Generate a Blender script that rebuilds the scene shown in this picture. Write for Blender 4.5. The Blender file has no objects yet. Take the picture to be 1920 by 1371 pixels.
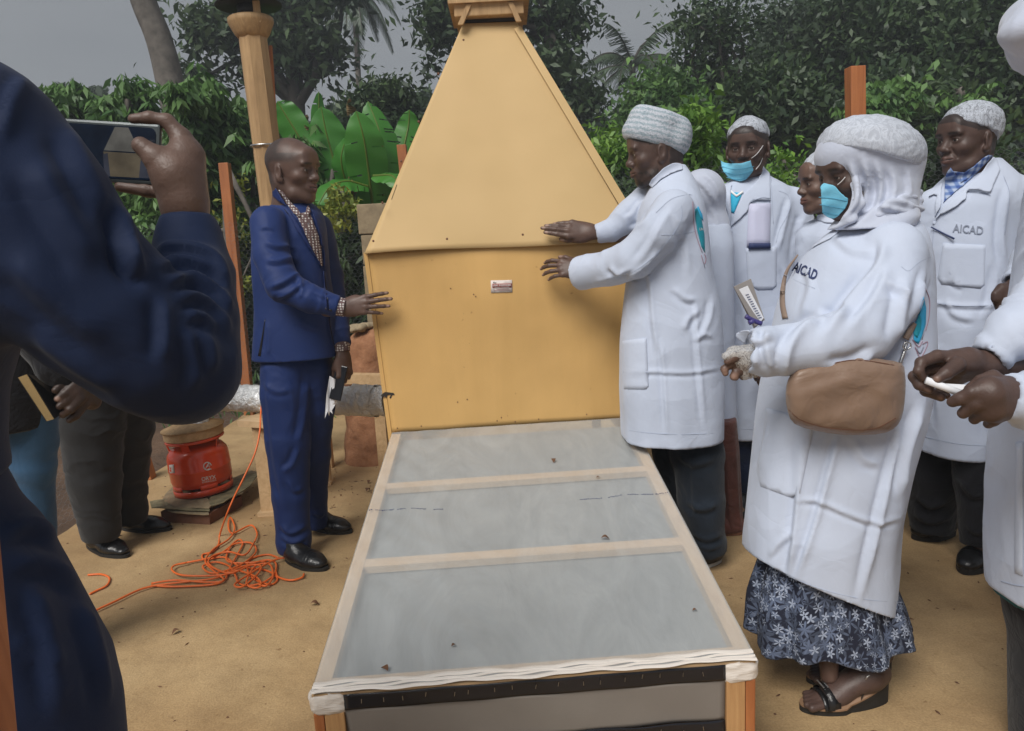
import bpy, bmesh, math, random
import numpy as np
from mathutils import Vector, Matrix
from mathutils.bvhtree import BVHTree
from mathutils.geometry import delaunay_2d_cdt
rng = np.random.default_rng(7); random.seed(7)
SC = bpy.context.scene; COL = SC.collection
# ------------------------------------------------------------ camera
FPX = 1400.0; PITCH = math.radians(10.0); ROLL = math.radians(2.95); CAMH = 1.33
CF = np.array([0, math.cos(PITCH), -math.sin(PITCH)]); _U = np.array([0, math.sin(PITCH), math.cos(PITCH)]); _R = np.array([1., 0, 0])
CR = _R*math.cos(ROLL)-_U*math.sin(ROLL); CU = _R*math.sin(ROLL)+_U*math.cos(ROLL); CAM = np.array([0, 0, CAMH])
cd = bpy.data.cameras.new('camera'); cam = bpy.data.objects.new('camera', cd); COL.objects.link(cam); SC.camera = cam
cam.matrix_world = Matrix(((CR[0], CU[0], -CF[0], 0), (CR[1], CU[1], -CF[1], 0), (CR[2], CU[2], -CF[2], CAMH), (0, 0, 0, 1)))
cd.sensor_width = 36; cd.lens = FPX/1920*36; cd.clip_end = 500; cd.clip_start = 0.02
# ------------------------------------------------------------ light
SUN_EL = math.radians(50); SUN_AZ = math.radians(-150)     # azimuth measured from +Y towards +X: behind and left of the camera
w = bpy.data.worlds.new('World'); SC.world = w; w.use_nodes = True
nt = w.node_tree; nt.nodes.clear()
out = nt.nodes.new('ShaderNodeOutputWorld'); bg = nt.nodes.new('ShaderNodeBackground'); bg.inputs[1].default_value = 0.1
sky = nt.nodes.new('ShaderNodeTexSky'); sky.sky_type = 'NISHITA'; sky.sun_disc = False
sky.sun_elevation = SUN_EL; sky.sun_rotation = SUN_AZ
tc = nt.nodes.new('ShaderNodeTexCoord'); mp = nt.nodes.new('ShaderNodeMapping'); mp.inputs['Scale'].default_value = (1, 1, 2.6)
nz = nt.nodes.new('ShaderNodeTexNoise'); nz.inputs['Scale'].default_value = 2.6; nz.inputs['Detail'].default_value = 7; nz.inputs['Roughness'].default_value = .55
cr = nt.nodes.new('ShaderNodeValToRGB'); cr.color_ramp.elements[0].position = .3; cr.color_ramp.elements[0].color = (1.62, 1.67, 1.74, 1)
cr.color_ramp.elements[1].position = .72; cr.color_ramp.elements[1].color = (2.35, 2.37, 2.40, 1)
mx = nt.nodes.new('ShaderNodeMix'); mx.data_type = 'RGBA'; mx.inputs[0].default_value = .93
nt.links.new(tc.outputs['Generated'], mp.inputs[0]); nt.links.new(mp.outputs[0], nz.inputs['Vector']); nt.links.new(nz.outputs[0], cr.inputs[0])
sz = nt.nodes.new('ShaderNodeSeparateXYZ'); nt.links.new(tc.outputs['Generated'], sz.inputs[0])
hr = nt.nodes.new('ShaderNodeValToRGB'); hr.color_ramp.elements[0].position = .02; hr.color_ramp.elements[0].color = (1.0, 1.0, .99, 1); hr.color_ramp.elements[1].position = .5; hr.color_ramp.elements[1].color = (.78, .80, .82, 1); nt.links.new(sz.outputs[2], hr.inputs[0])
hm = nt.nodes.new('ShaderNodeMix'); hm.data_type = 'RGBA'; hm.blend_type = 'MULTIPLY'; hm.inputs[0].default_value = 1; nt.links.new(cr.outputs[0], hm.inputs[6]); nt.links.new(hr.outputs[0], hm.inputs[7])
nt.links.new(sky.outputs[0], mx.inputs[6]); nt.links.new(hm.outputs[2], mx.inputs[7]); nt.links.new(mx.outputs[2], bg.inputs[0]); nt.links.new(bg.outputs[0], out.inputs[0])
sl = bpy.data.lights.new('sun', 'SUN'); sl.energy = 2.7; sl.angle = math.radians(32); sl.color = (1, .97, .92)
so = bpy.data.objects.new('sun', sl); COL.objects.link(so)
sd = Vector((math.sin(SUN_AZ)*math.cos(SUN_EL), math.cos(SUN_AZ)*math.cos(SUN_EL), math.sin(SUN_EL)))
so.rotation_euler = sd.to_track_quat('Z', 'Y').to_euler()
SC.view_settings.view_transform = 'Standard'; SC.view_settings.look = 'None'; SC.view_settings.exposure = 0.50; SC.view_settings.gamma = 1
SC.view_settings.use_curve_mapping = False
SC.render.engine = 'CYCLES'; SC.cycles.max_bounces = 6; SC.cycles.diffuse_bounces = 3; SC.cycles.transparent_max_bounces = 16; SC.cycles.use_denoising = True
# ------------------------------------------------------------ pixel helpers (pixel of the 1920x1371 photo + real distance -> point in the place)
A = np.array
def ray(x, y): return CF+CR*((x-960)/FPX)-CU*((y-685.5)/FPX)
def P(x, y, Y): d = ray(x, y); return CAM+d*(Y/d[1])
def G(x, y, z=0.0): d = ray(x, y); return CAM+d*((z-CAMH)/d[2])
def onpl(x, y, p0, n): d = ray(x, y); n = A(n, float); return CAM+d*(np.dot(A(p0)-CAM, n)/np.dot(d, n))
def mpp(x, y, Y): d = ray(x, y); return (Y/d[1])/FPX      # metres per photo pixel there
def unit(v): v = A(v, float); return v/(np.linalg.norm(v)+1e-12)
# ------------------------------------------------------------ materials
MAT = {}
def newmat(name):
    m = bpy.data.materials.new(name); m.use_nodes = True; nt = m.node_tree; b = nt.nodes['Principled BSDF']; MAT[name] = m
    return m, nt, b
def link(nt, a, b): nt.links.new(a, b)
def noise(nt, scale, detail=4, rough=.55, dist=0, sc3=None, coord='Object'):
    t = nt.nodes.new('ShaderNodeTexCoord'); n = nt.nodes.new('ShaderNodeTexNoise')
    n.inputs['Scale'].default_value = scale; n.inputs['Detail'].default_value = detail; n.inputs['Roughness'].default_value = rough; n.inputs['Distortion'].default_value = dist
    if sc3:
        mp = nt.nodes.new('ShaderNodeMapping'); mp.inputs['Scale'].default_value = sc3; link(nt, t.outputs[coord], mp.inputs[0]); link(nt, mp.outputs[0], n.inputs['Vector'])
    else: link(nt, t.outputs[coord], n.inputs['Vector'])
    return n
def ramp(nt, src, stops):
    r = nt.nodes.new('ShaderNodeValToRGB'); e = r.color_ramp.elements
    while len(e) < len(stops): e.new(.5)
    for i, (p, c) in enumerate(stops):
        e[i].position = p; e[i].color = (*c, 1) if len(c) == 3 else c
    link(nt, src, r.inputs[0]); return r
def bump(nt, b, src, strength, dist=.01, prev=None):
    n = nt.nodes.new('ShaderNodeBump'); n.inputs['Strength'].default_value = strength; n.inputs['Distance'].default_value = dist
    link(nt, src, n.inputs['Height'])
    if prev: link(nt, prev.outputs[0], n.inputs['Normal'])
    link(nt, n.outputs[0], b.inputs['Normal']); return n
def mulc(nt, a, b_, fac=1.0):
    m = nt.nodes.new('ShaderNodeMix'); m.data_type = 'RGBA'; m.blend_type = 'MULTIPLY'; m.inputs[0].default_value = fac
    if hasattr(a, 'node'): link(nt, a, m.inputs[6])
    else: m.inputs[6].default_value = (*a, 1)
    if hasattr(b_, 'node'): link(nt, b_, m.inputs[7])
    else: m.inputs[7].default_value = (*b_, 1)
    return m.outputs[2]
def simple(name, col, rough=.6, var=.15, vs=6, bs=0, bscale=60, metal=0, spec=.5, sc3=None, tint=False, sheen=0):
    m, nt, b = newmat(name); b.inputs['Roughness'].default_value = rough; b.inputs['Metallic'].default_value = metal
    b.inputs['Specular IOR Level'].default_value = spec
    if sheen: b.inputs['Sheen Weight'].default_value = sheen
    n = noise(nt, vs, 5, sc3=sc3)
    r = ramp(nt, n.outputs[0], [(.3, tuple(c*(1-var) for c in col)), (.7, tuple(min(1, c*(1+var)) for c in col))])
    c = r.outputs[0]
    if tint:
        at = nt.nodes.new('ShaderNodeAttribute'); at.attribute_name = 'tint'; c = mulc(nt, c, at.outputs['Color'])
    link(nt, c, b.inputs['Base Color'])
    if bs: bump(nt, b, noise(nt, bscale, 4, sc3=sc3).outputs[0], bs)
    return m
def cloth(name, col, rough=.85, wr=.35, crumple=0,  wscale=9, weave=.12, var=.06, sheen=.15, wdist=.02, tint=False):
    m, nt, b = newmat(name); b.inputs['Roughness'].default_value = rough; b.inputs['Specular IOR Level'].default_value = .25; b.inputs['Sheen Weight'].default_value = sheen
    n = noise(nt, 3.5, 6, .6)
    r = ramp(nt, n.outputs[0], [(.3, tuple(c*(1-var) for c in col)), (.7, tuple(min(1, c*(1+var)) for c in col))]); c = r.outputs[0]
    if tint:
        at = nt.nodes.new('ShaderNodeAttribute'); at.attribute_name = 'tint'; c = mulc(nt, c, at.outputs['Color'])
    link(nt, c, b.inputs['Base Color'])
    w1 = noise(nt, wscale, 3, .5, 1.6); rr = nt.nodes.new('ShaderNodeMath'); rr.operation = 'SUBTRACT'; rr.inputs[1].default_value = .5; link(nt, w1.outputs[0], rr.inputs[0])
    ab = nt.nodes.new('ShaderNodeMath'); ab.operation = 'ABSOLUTE'; link(nt, rr.outputs[0], ab.inputs[0])
    sq = nt.nodes.new('ShaderNodeMath'); sq.operation = 'POWER'; sq.inputs[1].default_value = .6; link(nt, ab.outputs[0], sq.inputs[0])
    p = bump(nt, b, sq.outputs[0], wr, wdist)
    if crumple:      # crisp press creases: thin lines where flat facets of cloth meet
        t = nt.nodes.new('ShaderNodeTexCoord'); nd = nt.nodes.new('ShaderNodeTexNoise'); nd.inputs['Scale'].default_value = 3; nd.inputs['Detail'].default_value = 2; link(nt, t.outputs['Object'], nd.inputs['Vector'])
        mm = nt.nodes.new('ShaderNodeMix'); mm.data_type = 'RGBA'; mm.blend_type = 'LINEAR_LIGHT'; mm.inputs[0].default_value = .10; link(nt, t.outputs['Object'], mm.inputs[6]); link(nt, nd.outputs['Color'], mm.inputs[7])
        v = nt.nodes.new('ShaderNodeTexVoronoi'); v.feature = 'F1'; v.inputs['Scale'].default_value = 5.5; link(nt, mm.outputs[2], v.inputs['Vector']); p = bump(nt, b, v.outputs['Distance'], crumple, .035, p)
    bump(nt, b, noise(nt, 500, 2).outputs[0], weave, .002, p)
    return m
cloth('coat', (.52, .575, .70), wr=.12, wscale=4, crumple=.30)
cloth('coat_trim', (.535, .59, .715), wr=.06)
cloth('seam', (.37, .42, .53), wr=0)
cloth('suit', (.013, .031, .125), rough=.62, wr=.10, wscale=5, sheen=.05, weave=.08)
cloth('suit_trim', (.011, .024, .105), rough=.6, wr=.1, sheen=.05, weave=.08)
cloth('navy', (.0065, .016, .052), rough=.75, wr=.08, sheen=.05, wscale=6)
cloth('grey_wool', (.021, .0205, .021), rough=.9, wr=.12, weave=.3)
cloth('jeans', (.032, .080, .15), rough=.9, wr=.15, weave=.4, var=.4)
cloth('dark_jeans', (.012, .018, .028), rough=.9, wr=.15, weave=.4, var=.45)
cloth('dark_navy', (.008, .014, .04), rough=.9, wr=.2)
cloth('black_cloth', (.010, .010, .013), rough=.9, wr=.3)
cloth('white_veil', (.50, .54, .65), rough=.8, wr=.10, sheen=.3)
cloth('maroon', (.13, .05, .04), rough=.7, wr=.4, var=.5)
cloth('mask', (.19, .55, .74), rough=.7, wr=.22, wscale=24, wdist=.006)
simple('strap_white', (.8, .8, .8), .6)
simple('leather_black', (.011, .011, .012), .28, bs=.3, bscale=45, spec=.55)
simple('sole_black', (.015, .014, .013), .7)
simple('sole_tan', (.24, .14, .08), .6)
simple('sole_white', (.5, .5, .48), .6)
simple('metal', (.6, .6, .6), .3, metal=1)
simple('gold', (.30, .20, .075), .55, bs=.2, bscale=300)
simple('turquoise', (.02, .40, .62), .7)
simple('print_navy', (.03, .045, .13), .7)
simple('print_grey', (.25, .28, .36), .7)
simple('emblem_teal', (.01, .27, .36), .7)
simple('emblem_blue', (.03, .36, .62), .7)
simple('emblem_line', (.38, .16, .22), .7)
simple('paper', (.75, .76, .80), .7, var=.04)
simple('phone_black', (.012, .012, .016), .18)
simple('thread', (.35, .33, .30), .8)
# skin: the tint attribute carries lips, brows, eyes, palms, nails
m, nt, b = newmat('skin'); b.inputs['Roughness'].default_value = .46; b.inputs['Specular IOR Level'].default_value = .42
at = nt.nodes.new('ShaderNodeAttribute'); at.attribute_name = 'tint'
n = noise(nt, 30, 5); r = ramp(nt, n.outputs[0], [(.3, (.84, .84, .84)), (.7, (1.12, 1.1, 1.08))]); link(nt, mulc(nt, at.outputs['Color'], r.outputs[0]), b.inputs['Base Color'])
p = bump(nt, b, noise(nt, 260, 4).outputs[0], .22, .003); bump(nt, b, noise(nt, 55, 3, dist=1).outputs[0], .15, .004, p)
# suit trousers share 'suit'
# wood
def wood(name, c1, c2, rough=.6, axis=(1, 1, .08), sc=30):
    m, nt, b = newmat(name); b.inputs['Roughness'].default_value = rough
    n = noise(nt, sc, 6, .6, 1.2, axis); r = ramp(nt, n.outputs[0], [(.3, c1), (.68, c2)])
    n2 = noise(nt, 3, 3); r2 = ramp(nt, n2.outputs[0], [(.3, (.82, .8, .78)), (.7, (1.08, 1.06, 1.04))])
    link(nt, mulc(nt, r.outputs[0], r2.outputs[0]), b.inputs['Base Color']); bump(nt, b, n.outputs[0], .35, .004); return m
wood('wood_orange', (.32, .10, .03), (.50, .19, .065), axis=(1, 1, .06))
wood('wood_pale', (.50, .33, .17), (.66, .47, .27), axis=(1, .1, 1))
wood('wood_pale_h', (.52, .36, .20), (.66, .47, .28), axis=(.08, 1, 1))
wood('wood_tan', (.36, .22, .10), (.55, .36, .18), axis=(1, 1, .08))
wood('wood_front', (.42, .22, .09), (.60, .36, .16), axis=(1, 1, .1), sc=40)
# varnished yellow plywood
m, nt, b = newmat('plywood'); b.inputs['Roughness'].default_value = .55
n = noise(nt, 22, 6, .6, .3, (.5, 1, .06)); r = ramp(nt, n.outputs[0], [(.3, (.625, .385, .140)), (.7, (.675, .42, .158))])
n2 = noise(nt, 2.2, 4); r2 = ramp(nt, n2.outputs[0], [(.3, (.90, .88, .84)), (.7, (1.06, 1.05, 1.02))])
c = mulc(nt, r.outputs[0], r2.outputs[0])
n3 = noise(nt, 55, 2); r3 = ramp(nt, n3.outputs[0], [(.22, (.6, .5, .38)), (.27, (1, 1, 1))]); c = mulc(nt, c, r3.outputs[0], .7)
link(nt, c, b.inputs['Base Color']); p = bump(nt, b, n.outputs[0], .12, .003); bump(nt, b, noise(nt, 2.0, 2).outputs[0], .35, .06, p)
m, nt, b = newmat('hood_sheet'); b.inputs['Roughness'].default_value = .62; b.inputs['Specular IOR Level'].default_value = .3
n2 = noise(nt, 2.0, 4); r2 = ramp(nt, n2.outputs[0], [(.3, (.54, .375, .175)), (.7, (.60, .415, .20))])
n3 = noise(nt, 70, 2); r3 = ramp(nt, n3.outputs[0], [(.2, (.7, .6, .5)), (.25, (1, 1, 1))])
link(nt, mulc(nt, r2.outputs[0], r3.outputs[0], .6), b.inputs['Base Color']); p = bump(nt, b, noise(nt, 30, 5).outputs[0], .06, .003); bump(nt, b, noise(nt, 1.6, 2).outputs[0], .5, .08, p)
# ground concrete, dusty ochre
m, nt, b = newmat('ground'); b.inputs['Roughness'].default_value = .93
n1 = noise(nt, 1.1, 7, .6); r1 = ramp(nt, n1.outputs[0], [(.28, (.34, .22, .11)), (.5, (.43, .30, .155)), (.72, (.52, .375, .205))])
n2 = noise(nt, 5, 6, .7); r2 = ramp(nt, n2.outputs[0], [(.28, (.76, .73, .70)), (.6, (1.04, 1.03, 1.02))])
n3 = noise(nt, 160, 3, .7); r3 = ramp(nt, n3.outputs[0], [(.3, (.80, .78, .74)), (.62, (1.08, 1.08, 1.08))])
n4 = noise(nt, 38, 3, .5); r4 = ramp(nt, n4.outputs[0], [(.24, (.5, .42, .34)), (.31, (1, 1, 1))])
n5 = noise(nt, .55, 3, .5, .8); r5 = ramp(nt, n5.outputs[0], [(.36, (.80, .72, .64)), (.52, (1, 1, 1))]); n6 = noise(nt, 13, 7, .75, .6, (1, .55, 1)); r6 = ramp(nt, n6.outputs[0], [(.30, (.66, .60, .53)), (.42, (1, 1, 1))])
link(nt, mulc(nt, mulc(nt, mulc(nt, mulc(nt, mulc(nt, r1.outputs[0], r2.outputs[0]), r3.outputs[0]), r4.outputs[0], .7), r5.outputs[0], .8), r6.outputs[0], .6), b.inputs['Base Color'])
p = bump(nt, b, n3.outputs[0], .4, .004); bump(nt, b, noise(nt, 9, 5, .6).outputs[0], .35, .02, p)
m, nt, b = newmat('earth'); b.inputs['Roughness'].default_value = 1
n1 = noise(nt, 2, 7, .65); r1 = ramp(nt, n1.outputs[0], [(.3, (.075, .045, .028)), (.7, (.17, .10, .06))]); link(nt, r1.outputs[0], b.inputs['Base Color'])
bump(nt, b, noise(nt, 20, 6, .7).outputs[0], .8, .04)
m, nt, b = newmat('clay'); b.inputs['Roughness'].default_value = .95
n1 = noise(nt, 14, 7, .65); r1 = ramp(nt, n1.outputs[0], [(.3, (.24, .105, .05)), (.7, (.40, .20, .105))]); link(nt, r1.outputs[0], b.inputs['Base Color']); bump(nt, b, n1.outputs[0], .7, .02)
m, nt, b = newmat('block'); b.inputs['Roughness'].default_value = .95
n1 = noise(nt, 12, 7, .65); r1 = ramp(nt, n1.outputs[0], [(.3, (.22, .17, .11)), (.7, (.38, .30, .19))]); link(nt, r1.outputs[0], b.inputs['Base Color']); bump(nt, b, n1.outputs[0], .6, .01)
# foil
m, nt, b = newmat('foil'); b.inputs['Roughness'].default_value = .34; b.inputs['Metallic'].default_value = .4; b.inputs['Base Color'].default_value = (.88, .89, .90, 1)
t = nt.nodes.new('ShaderNodeTexCoord'); v = nt.nodes.new('ShaderNodeTexVoronoi'); v.inputs['Scale'].default_value = 38; v.feature = 'DISTANCE_TO_EDGE'; link(nt, t.outputs['Object'], v.inputs['Vector'])
p = bump(nt, b, noise(nt, 35, 5, .6, 2).outputs[0], .8, .02); bump(nt, b, v.outputs['Distance'], .4, .01, p)
# red enamel
m, nt, b = newmat('enamel_red'); b.inputs['Roughness'].default_value = .25; b.inputs['Coat Weight'].default_value = .4
n1 = noise(nt, 9, 5, .6); r1 = ramp(nt, n1.outputs[0], [(.3, (.66, .055, .014)), (.65, (.76, .085, .022))])
n2 = noise(nt, 60, 4, .7); r2 = ramp(nt, n2.outputs[0], [(.25, (.45, .3, .2)), (.33, (1, 1, 1))]); link(nt, mulc(nt, r1.outputs[0], r2.outputs[0], .6), b.inputs['Base Color'])
simple('print_white', (.75, .72, .70), .5)
simple('cord_orange', (.80, .16, .03), .45, var=.08)
simple('cardboard', (.26, .20, .12), .9, var=.3, vs=18, bs=.4)
simple('cardboard_green', (.20, .175, .10), .8, var=.4, vs=22)
simple('rust', (.16, .07, .04), .8, var=.3)
simple('dark_metal', (.02, .02, .022), .5)
simple('wire', (.22, .24, .27), .6)
simple('soot', (.03, .025, .02), .9)
simple('sticker', (.70, .62, .58), .6, var=.05)
simple('sticker_red', (.30, .06, .05), .6)
simple('sticker_print', (.42, .24, .24), .7)
simple('dead_leaf', (.12, .055, .025), .8, var=.4)
# film (thin polythene over the collector): partly clear, milky
m, nt, b = newmat('film'); b.inputs['Roughness'].default_value = .30; b.inputs['Base Color'].default_value = (.68, .70, .70, 1); b.inputs['Specular IOR Level'].default_value = .6
n1 = noise(nt, 6, 6, .6, 1.5, (1, .35, 1)); r1 = ramp(nt, n1.outputs[0], [(.3, (.34, .34, .34)), (.75, (.47, .47, .47))])
tr = nt.nodes.new('ShaderNodeBsdfTransparent'); ms = nt.nodes.new('ShaderNodeMixShader'); link(nt, r1.outputs[0], ms.inputs[0])
link(nt, tr.outputs[0], ms.inputs[1]); link(nt, b.outputs[0], ms.inputs[2]); link(nt, ms.outputs[0], nt.nodes['Material Output'].inputs[0])
p = bump(nt, b, noise(nt, 7, 5, .6, 2.5, (1, .4, 1)).outputs[0], .25, .02); bump(nt, b, noise(nt, 40, 4, .6, 2).outputs[0], .1, .004, p)
m, nt, b = newmat('film_fold'); b.inputs['Roughness'].default_value = .45; b.inputs['Base Color'].default_value = (.72, .66, .60, 1)
bump(nt, b, noise(nt, 30, 5, .6, 2, (.15, 1, 1)).outputs[0], .5, .01)
simple('absorber', (.17, .185, .19), .8, var=.10)
# insect mesh
m, nt, b = newmat('screen_mesh'); b.inputs['Roughness'].default_value = .7
n1 = noise(nt, 3, 4); r1 = ramp(nt, n1.outputs[0], [(.3, (.21, .185, .165)), (.7, (.27, .245, .22))])
t = nt.nodes.new('ShaderNodeTexCoord'); ck = nt.nodes.new('ShaderNodeTexChecker'); ck.inputs['Scale'].default_value = 700; link(nt, t.outputs['Object'], ck.inputs['Vector'])
ck.inputs['Color1'].default_value = (.75, .75, .75, 1); ck.inputs['Color2'].default_value = (1.1, 1.1, 1.1, 1)
link(nt, mulc(nt, r1.outputs[0], ck.outputs[0]), b.inputs['Base Color'])
# see-through hair nets
def netmat(name, lo, hi, scale, col=(.58, .62, .70)):
    m, nt, b = newmat(name); b.inputs['Roughness'].default_value = .85; b.inputs['Base Color'].default_value = (*col, 1)
    n = noise(nt, scale, 6, .65, 2.2, (1, 1, .55)); sb = nt.nodes.new('ShaderNodeMath'); sb.operation = 'SUBTRACT'; sb.inputs[1].default_value = .5; link(nt, n.outputs[0], sb.inputs[0])
    ab = nt.nodes.new('ShaderNodeMath'); ab.operation = 'ABSOLUTE'; link(nt, sb.outputs[0], ab.inputs[0]); r = ramp(nt, ab.outputs[0], [(.0, (hi,)*3), (.09, (lo,)*3)])
    tr = nt.nodes.new('ShaderNodeBsdfTransparent'); ms = nt.nodes.new('ShaderNodeMixShader'); link(nt, r.outputs[0], ms.inputs[0])
    link(nt, tr.outputs[0], ms.inputs[1]); link(nt, b.outputs[0], ms.inputs[2]); link(nt, ms.outputs[0], nt.nodes['Material Output'].inputs[0])
    bump(nt, b, n.outputs[0], .5, .006)
netmat('hair_net', .42, .88, 40); netmat('hair_net_dense', .66, .92, 30)
netmat('glove', .30, .75, 70, (.66, .64, .62))
# patterned shirt
def shirtmat(name, c1, c2, scale):
    m, nt, b = newmat(name); b.inputs['Roughness'].default_value = .85
    t = nt.nodes.new('ShaderNodeTexCoord'); v = nt.nodes.new('ShaderNodeTexVoronoi'); v.inputs['Scale'].default_value = scale; v.inputs['Randomness'].default_value = .25; link(nt, t.outputs['Object'], v.inputs['Vector'])
    r = ramp(nt, v.outputs['Distance'], [(.3, c1), (.42, c2)]); link(nt, r.outputs[0], b.inputs['Base Color'])
shirtmat('shirt_dots', (.60, .58, .56), (.13, .08, .08), 95)
m, nt, b = newmat('plaid'); b.inputs['Roughness'].default_value = .85
t = nt.nodes.new('ShaderNodeTexCoord'); cs = []
for d, rot in (('X', .3), ('Z', .3)):
    wv = nt.nodes.new('ShaderNodeTexWave'); wv.bands_direction = d; wv.inputs['Scale'].default_value = 14; wv.inputs['Distortion'].default_value = .6; link(nt, t.outputs['Object'], wv.inputs['Vector'])
    cs.append(ramp(nt, wv.outputs[0], [(.2, (.35, .46, .70)), (.75, (1, 1, 1))]).outputs[0])
link(nt, mulc(nt, mulc(nt, cs[0], cs[1]), (.42, .50, .66)), b.inputs['Base Color'])
# floral skirt: five-petalled blossoms on navy
def floral(name, ground, c_big, c_small):
    m, nt, b = newmat(name); b.inputs['Roughness'].default_value = .85
    cur = None
    def layer(scale, petals, r0, col, off, last):
        t = nt.nodes.new('ShaderNodeAttribute'); t.attribute_name = 'suv'; mp = nt.nodes.new('ShaderNodeMapping'); mp.inputs['Location'].default_value = off
        link(nt, t.outputs['Vector'], mp.inputs[0]); v = nt.nodes.new('ShaderNodeTexVoronoi'); v.inputs['Scale'].default_value = scale; v.inputs['Randomness'].default_value = .85; link(nt, mp.outputs[0], v.inputs['Vector'])
        sb = nt.nodes.new('ShaderNodeVectorMath'); sb.operation = 'SUBTRACT'; 
        sc_ = nt.nodes.new('ShaderNodeVectorMath'); sc_.operation = 'SCALE'; sc_.inputs['Scale'].default_value = 1; link(nt, mp.outputs[0], sc_.inputs[0])
        link(nt, sc_.outputs[0], sb.inputs[0]); link(nt, v.outputs['Position'], sb.inputs[1])
        sx = nt.nodes.new('ShaderNodeSeparateXYZ'); link(nt, sb.outputs[0], sx.inputs[0])
        an = nt.nodes.new('ShaderNodeMath'); an.operation = 'ARCTAN2'; link(nt, sx.outputs[0], an.inputs[0]); link(nt, sx.outputs[2], an.inputs[1])
        # add a per-flower turn
        cs_ = nt.nodes.new('ShaderNodeSeparateColor'); link(nt, v.outputs['Color'], cs_.inputs[0])
        ad = nt.nodes.new('ShaderNodeMath'); ad.operation = 'MULTIPLY_ADD'; ad.inputs[1].default_value = 6.28; link(nt, cs_.outputs[0], ad.inputs[0]); link(nt, an.outputs[0], ad.inputs[2])
        mu = nt.nodes.new('ShaderNodeMath'); mu.operation = 'MULTIPLY'; mu.inputs[1].default_value = petals; link(nt, ad.outputs[0], mu.inputs[0])
        si = nt.nodes.new('ShaderNodeMath'); si.operation = 'SINE'; link(nt, mu.outputs[0], si.inputs[0])
        ra = nt.nodes.new('ShaderNodeMath'); ra.operation = 'MULTIPLY_ADD'; ra.inputs[1].default_value = r0*.38; ra.inputs[2].default_value = r0*.68; link(nt, si.outputs[0], ra.inputs[0])
        df = nt.nodes.new('ShaderNodeMath'); df.operation = 'SUBTRACT'; link(nt, ra.outputs[0], df.inputs[0]); link(nt, v.outputs['Distance'], df.inputs[1])
        gt = nt.nodes.new('ShaderNodeMath'); gt.operation = 'MULTIPLY'; gt.use_clamp = True; gt.inputs[1].default_value = 14; link(nt, df.outputs[0], gt.inputs[0])
        hole = nt.nodes.new('ShaderNodeMath'); hole.operation = 'GREATER_THAN'; hole.inputs[1].default_value = r0*.16; link(nt, v.outputs['Distance'], hole.inputs[0])
        fm = nt.nodes.new('ShaderNodeMath'); fm.operation = 'MULTIPLY'; link(nt, gt.outputs[0], fm.inputs[0]); link(nt, hole.outputs[0], fm.inputs[1])
        mix = nt.nodes.new('ShaderNodeMix'); mix.data_type = 'RGBA'; link(nt, fm.outputs[0], mix.inputs[0])
        if last is None: mix.inputs[6].default_value = (*ground, 1)
        else: link(nt, last, mix.inputs[6])
        mix.inputs[7].default_value = (*col, 1); return mix.outputs[2]
    cur = layer(17, 6, .66, c_big, (0, 0, 0), None); cur = layer(23, 5, .60, tuple(c*.62 for c in c_big), (3, 0, 2), cur); cur = layer(21, 7, .5, tuple(c*1.35 for c in c_big), (1.3, 0, .7), cur); cur = layer(37, 5, .50, c_small, (.5, 0, .1), cur)
    link(nt, cur, b.inputs['Base Color']); bump(nt, b, noise(nt, 12, 3).outputs[0], .2, .01)
floral('floral_navy', (.010, .013, .030), (.09, .115, .18), (.34, .39, .50))
floral('floral_pink', (.55, .50, .52), (.35, .16, .2), (.5, .4, .42))
# bag leather
m, nt, b = newmat('bag_leather'); b.inputs['Roughness'].default_value = .42; b.inputs['Base Color'].default_value = (.235, .155, .110, 1); b.inputs['Sheen Weight'].default_value = .1
p = bump(nt, b, noise(nt, 9, 3, .5, 1.5).outputs[0], .4, .02); bump(nt, b, noise(nt, 350, 3).outputs[0], .15, .002, p)
# leaves
def leafmat(name, c1, c2, rough=.5, trans=.25):
    m, nt, b = newmat(name); b.inputs['Roughness'].default_value = rough
    at = nt.nodes.new('ShaderNodeAttribute'); at.attribute_name = 'tint'
    mx = nt.nodes.new('ShaderNodeMix'); mx.data_type = 'RGBA'; sep = nt.nodes.new('ShaderNodeSeparateColor'); link(nt, at.outputs['Color'], sep.inputs[0]); link(nt, sep.outputs[0], mx.inputs[0])
    mx.inputs[6].default_value = (*c1, 1); mx.inputs[7].default_value = (*c2, 1); link(nt, mx.outputs[2], b.inputs['Base Color'])
    tl = nt.nodes.new('ShaderNodeBsdfTranslucent'); link(nt, mx.outputs[2], tl.inputs[0]); ms = nt.nodes.new('ShaderNodeMixShader'); ms.inputs[0].default_value = trans
    link(nt, b.outputs[0], ms.inputs[1]); link(nt, tl.outputs[0], ms.inputs[2]); link(nt, ms.outputs[0], nt.nodes['Material Output'].inputs[0])
leafmat('leaf_dark', (.026, .052, .026), (.085, .14, .05))
leafmat('leaf_mid', (.050, .12, .035), (.16, .30, .075))
leafmat('leaf_bright', (.06, .16, .02), (.20, .36, .05))
leafmat('leaf_yellow', (.12, .18, .02), (.36, .36, .06))
leafmat('leaf_far', (.045, .072, .050), (.10, .145, .08))
leafmat('leaf_banana', (.045, .19, .025), (.09, .31, .045), .42, .3)
leafmat('leaf_palm', (.05, .08, .05), (.10, .15, .08))
simple('bark', (.13, .115, .10), .95, var=.35, vs=8, bs=.8, bscale=25)
simple('bark_dark', (.05, .045, .038), .95, var=.3, vs=8)
simple('dry_leaf', (.25, .17, .08), .9, var=.3)
m, nt, b = newmat('hill'); b.inputs['Roughness'].default_value = 1
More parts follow.
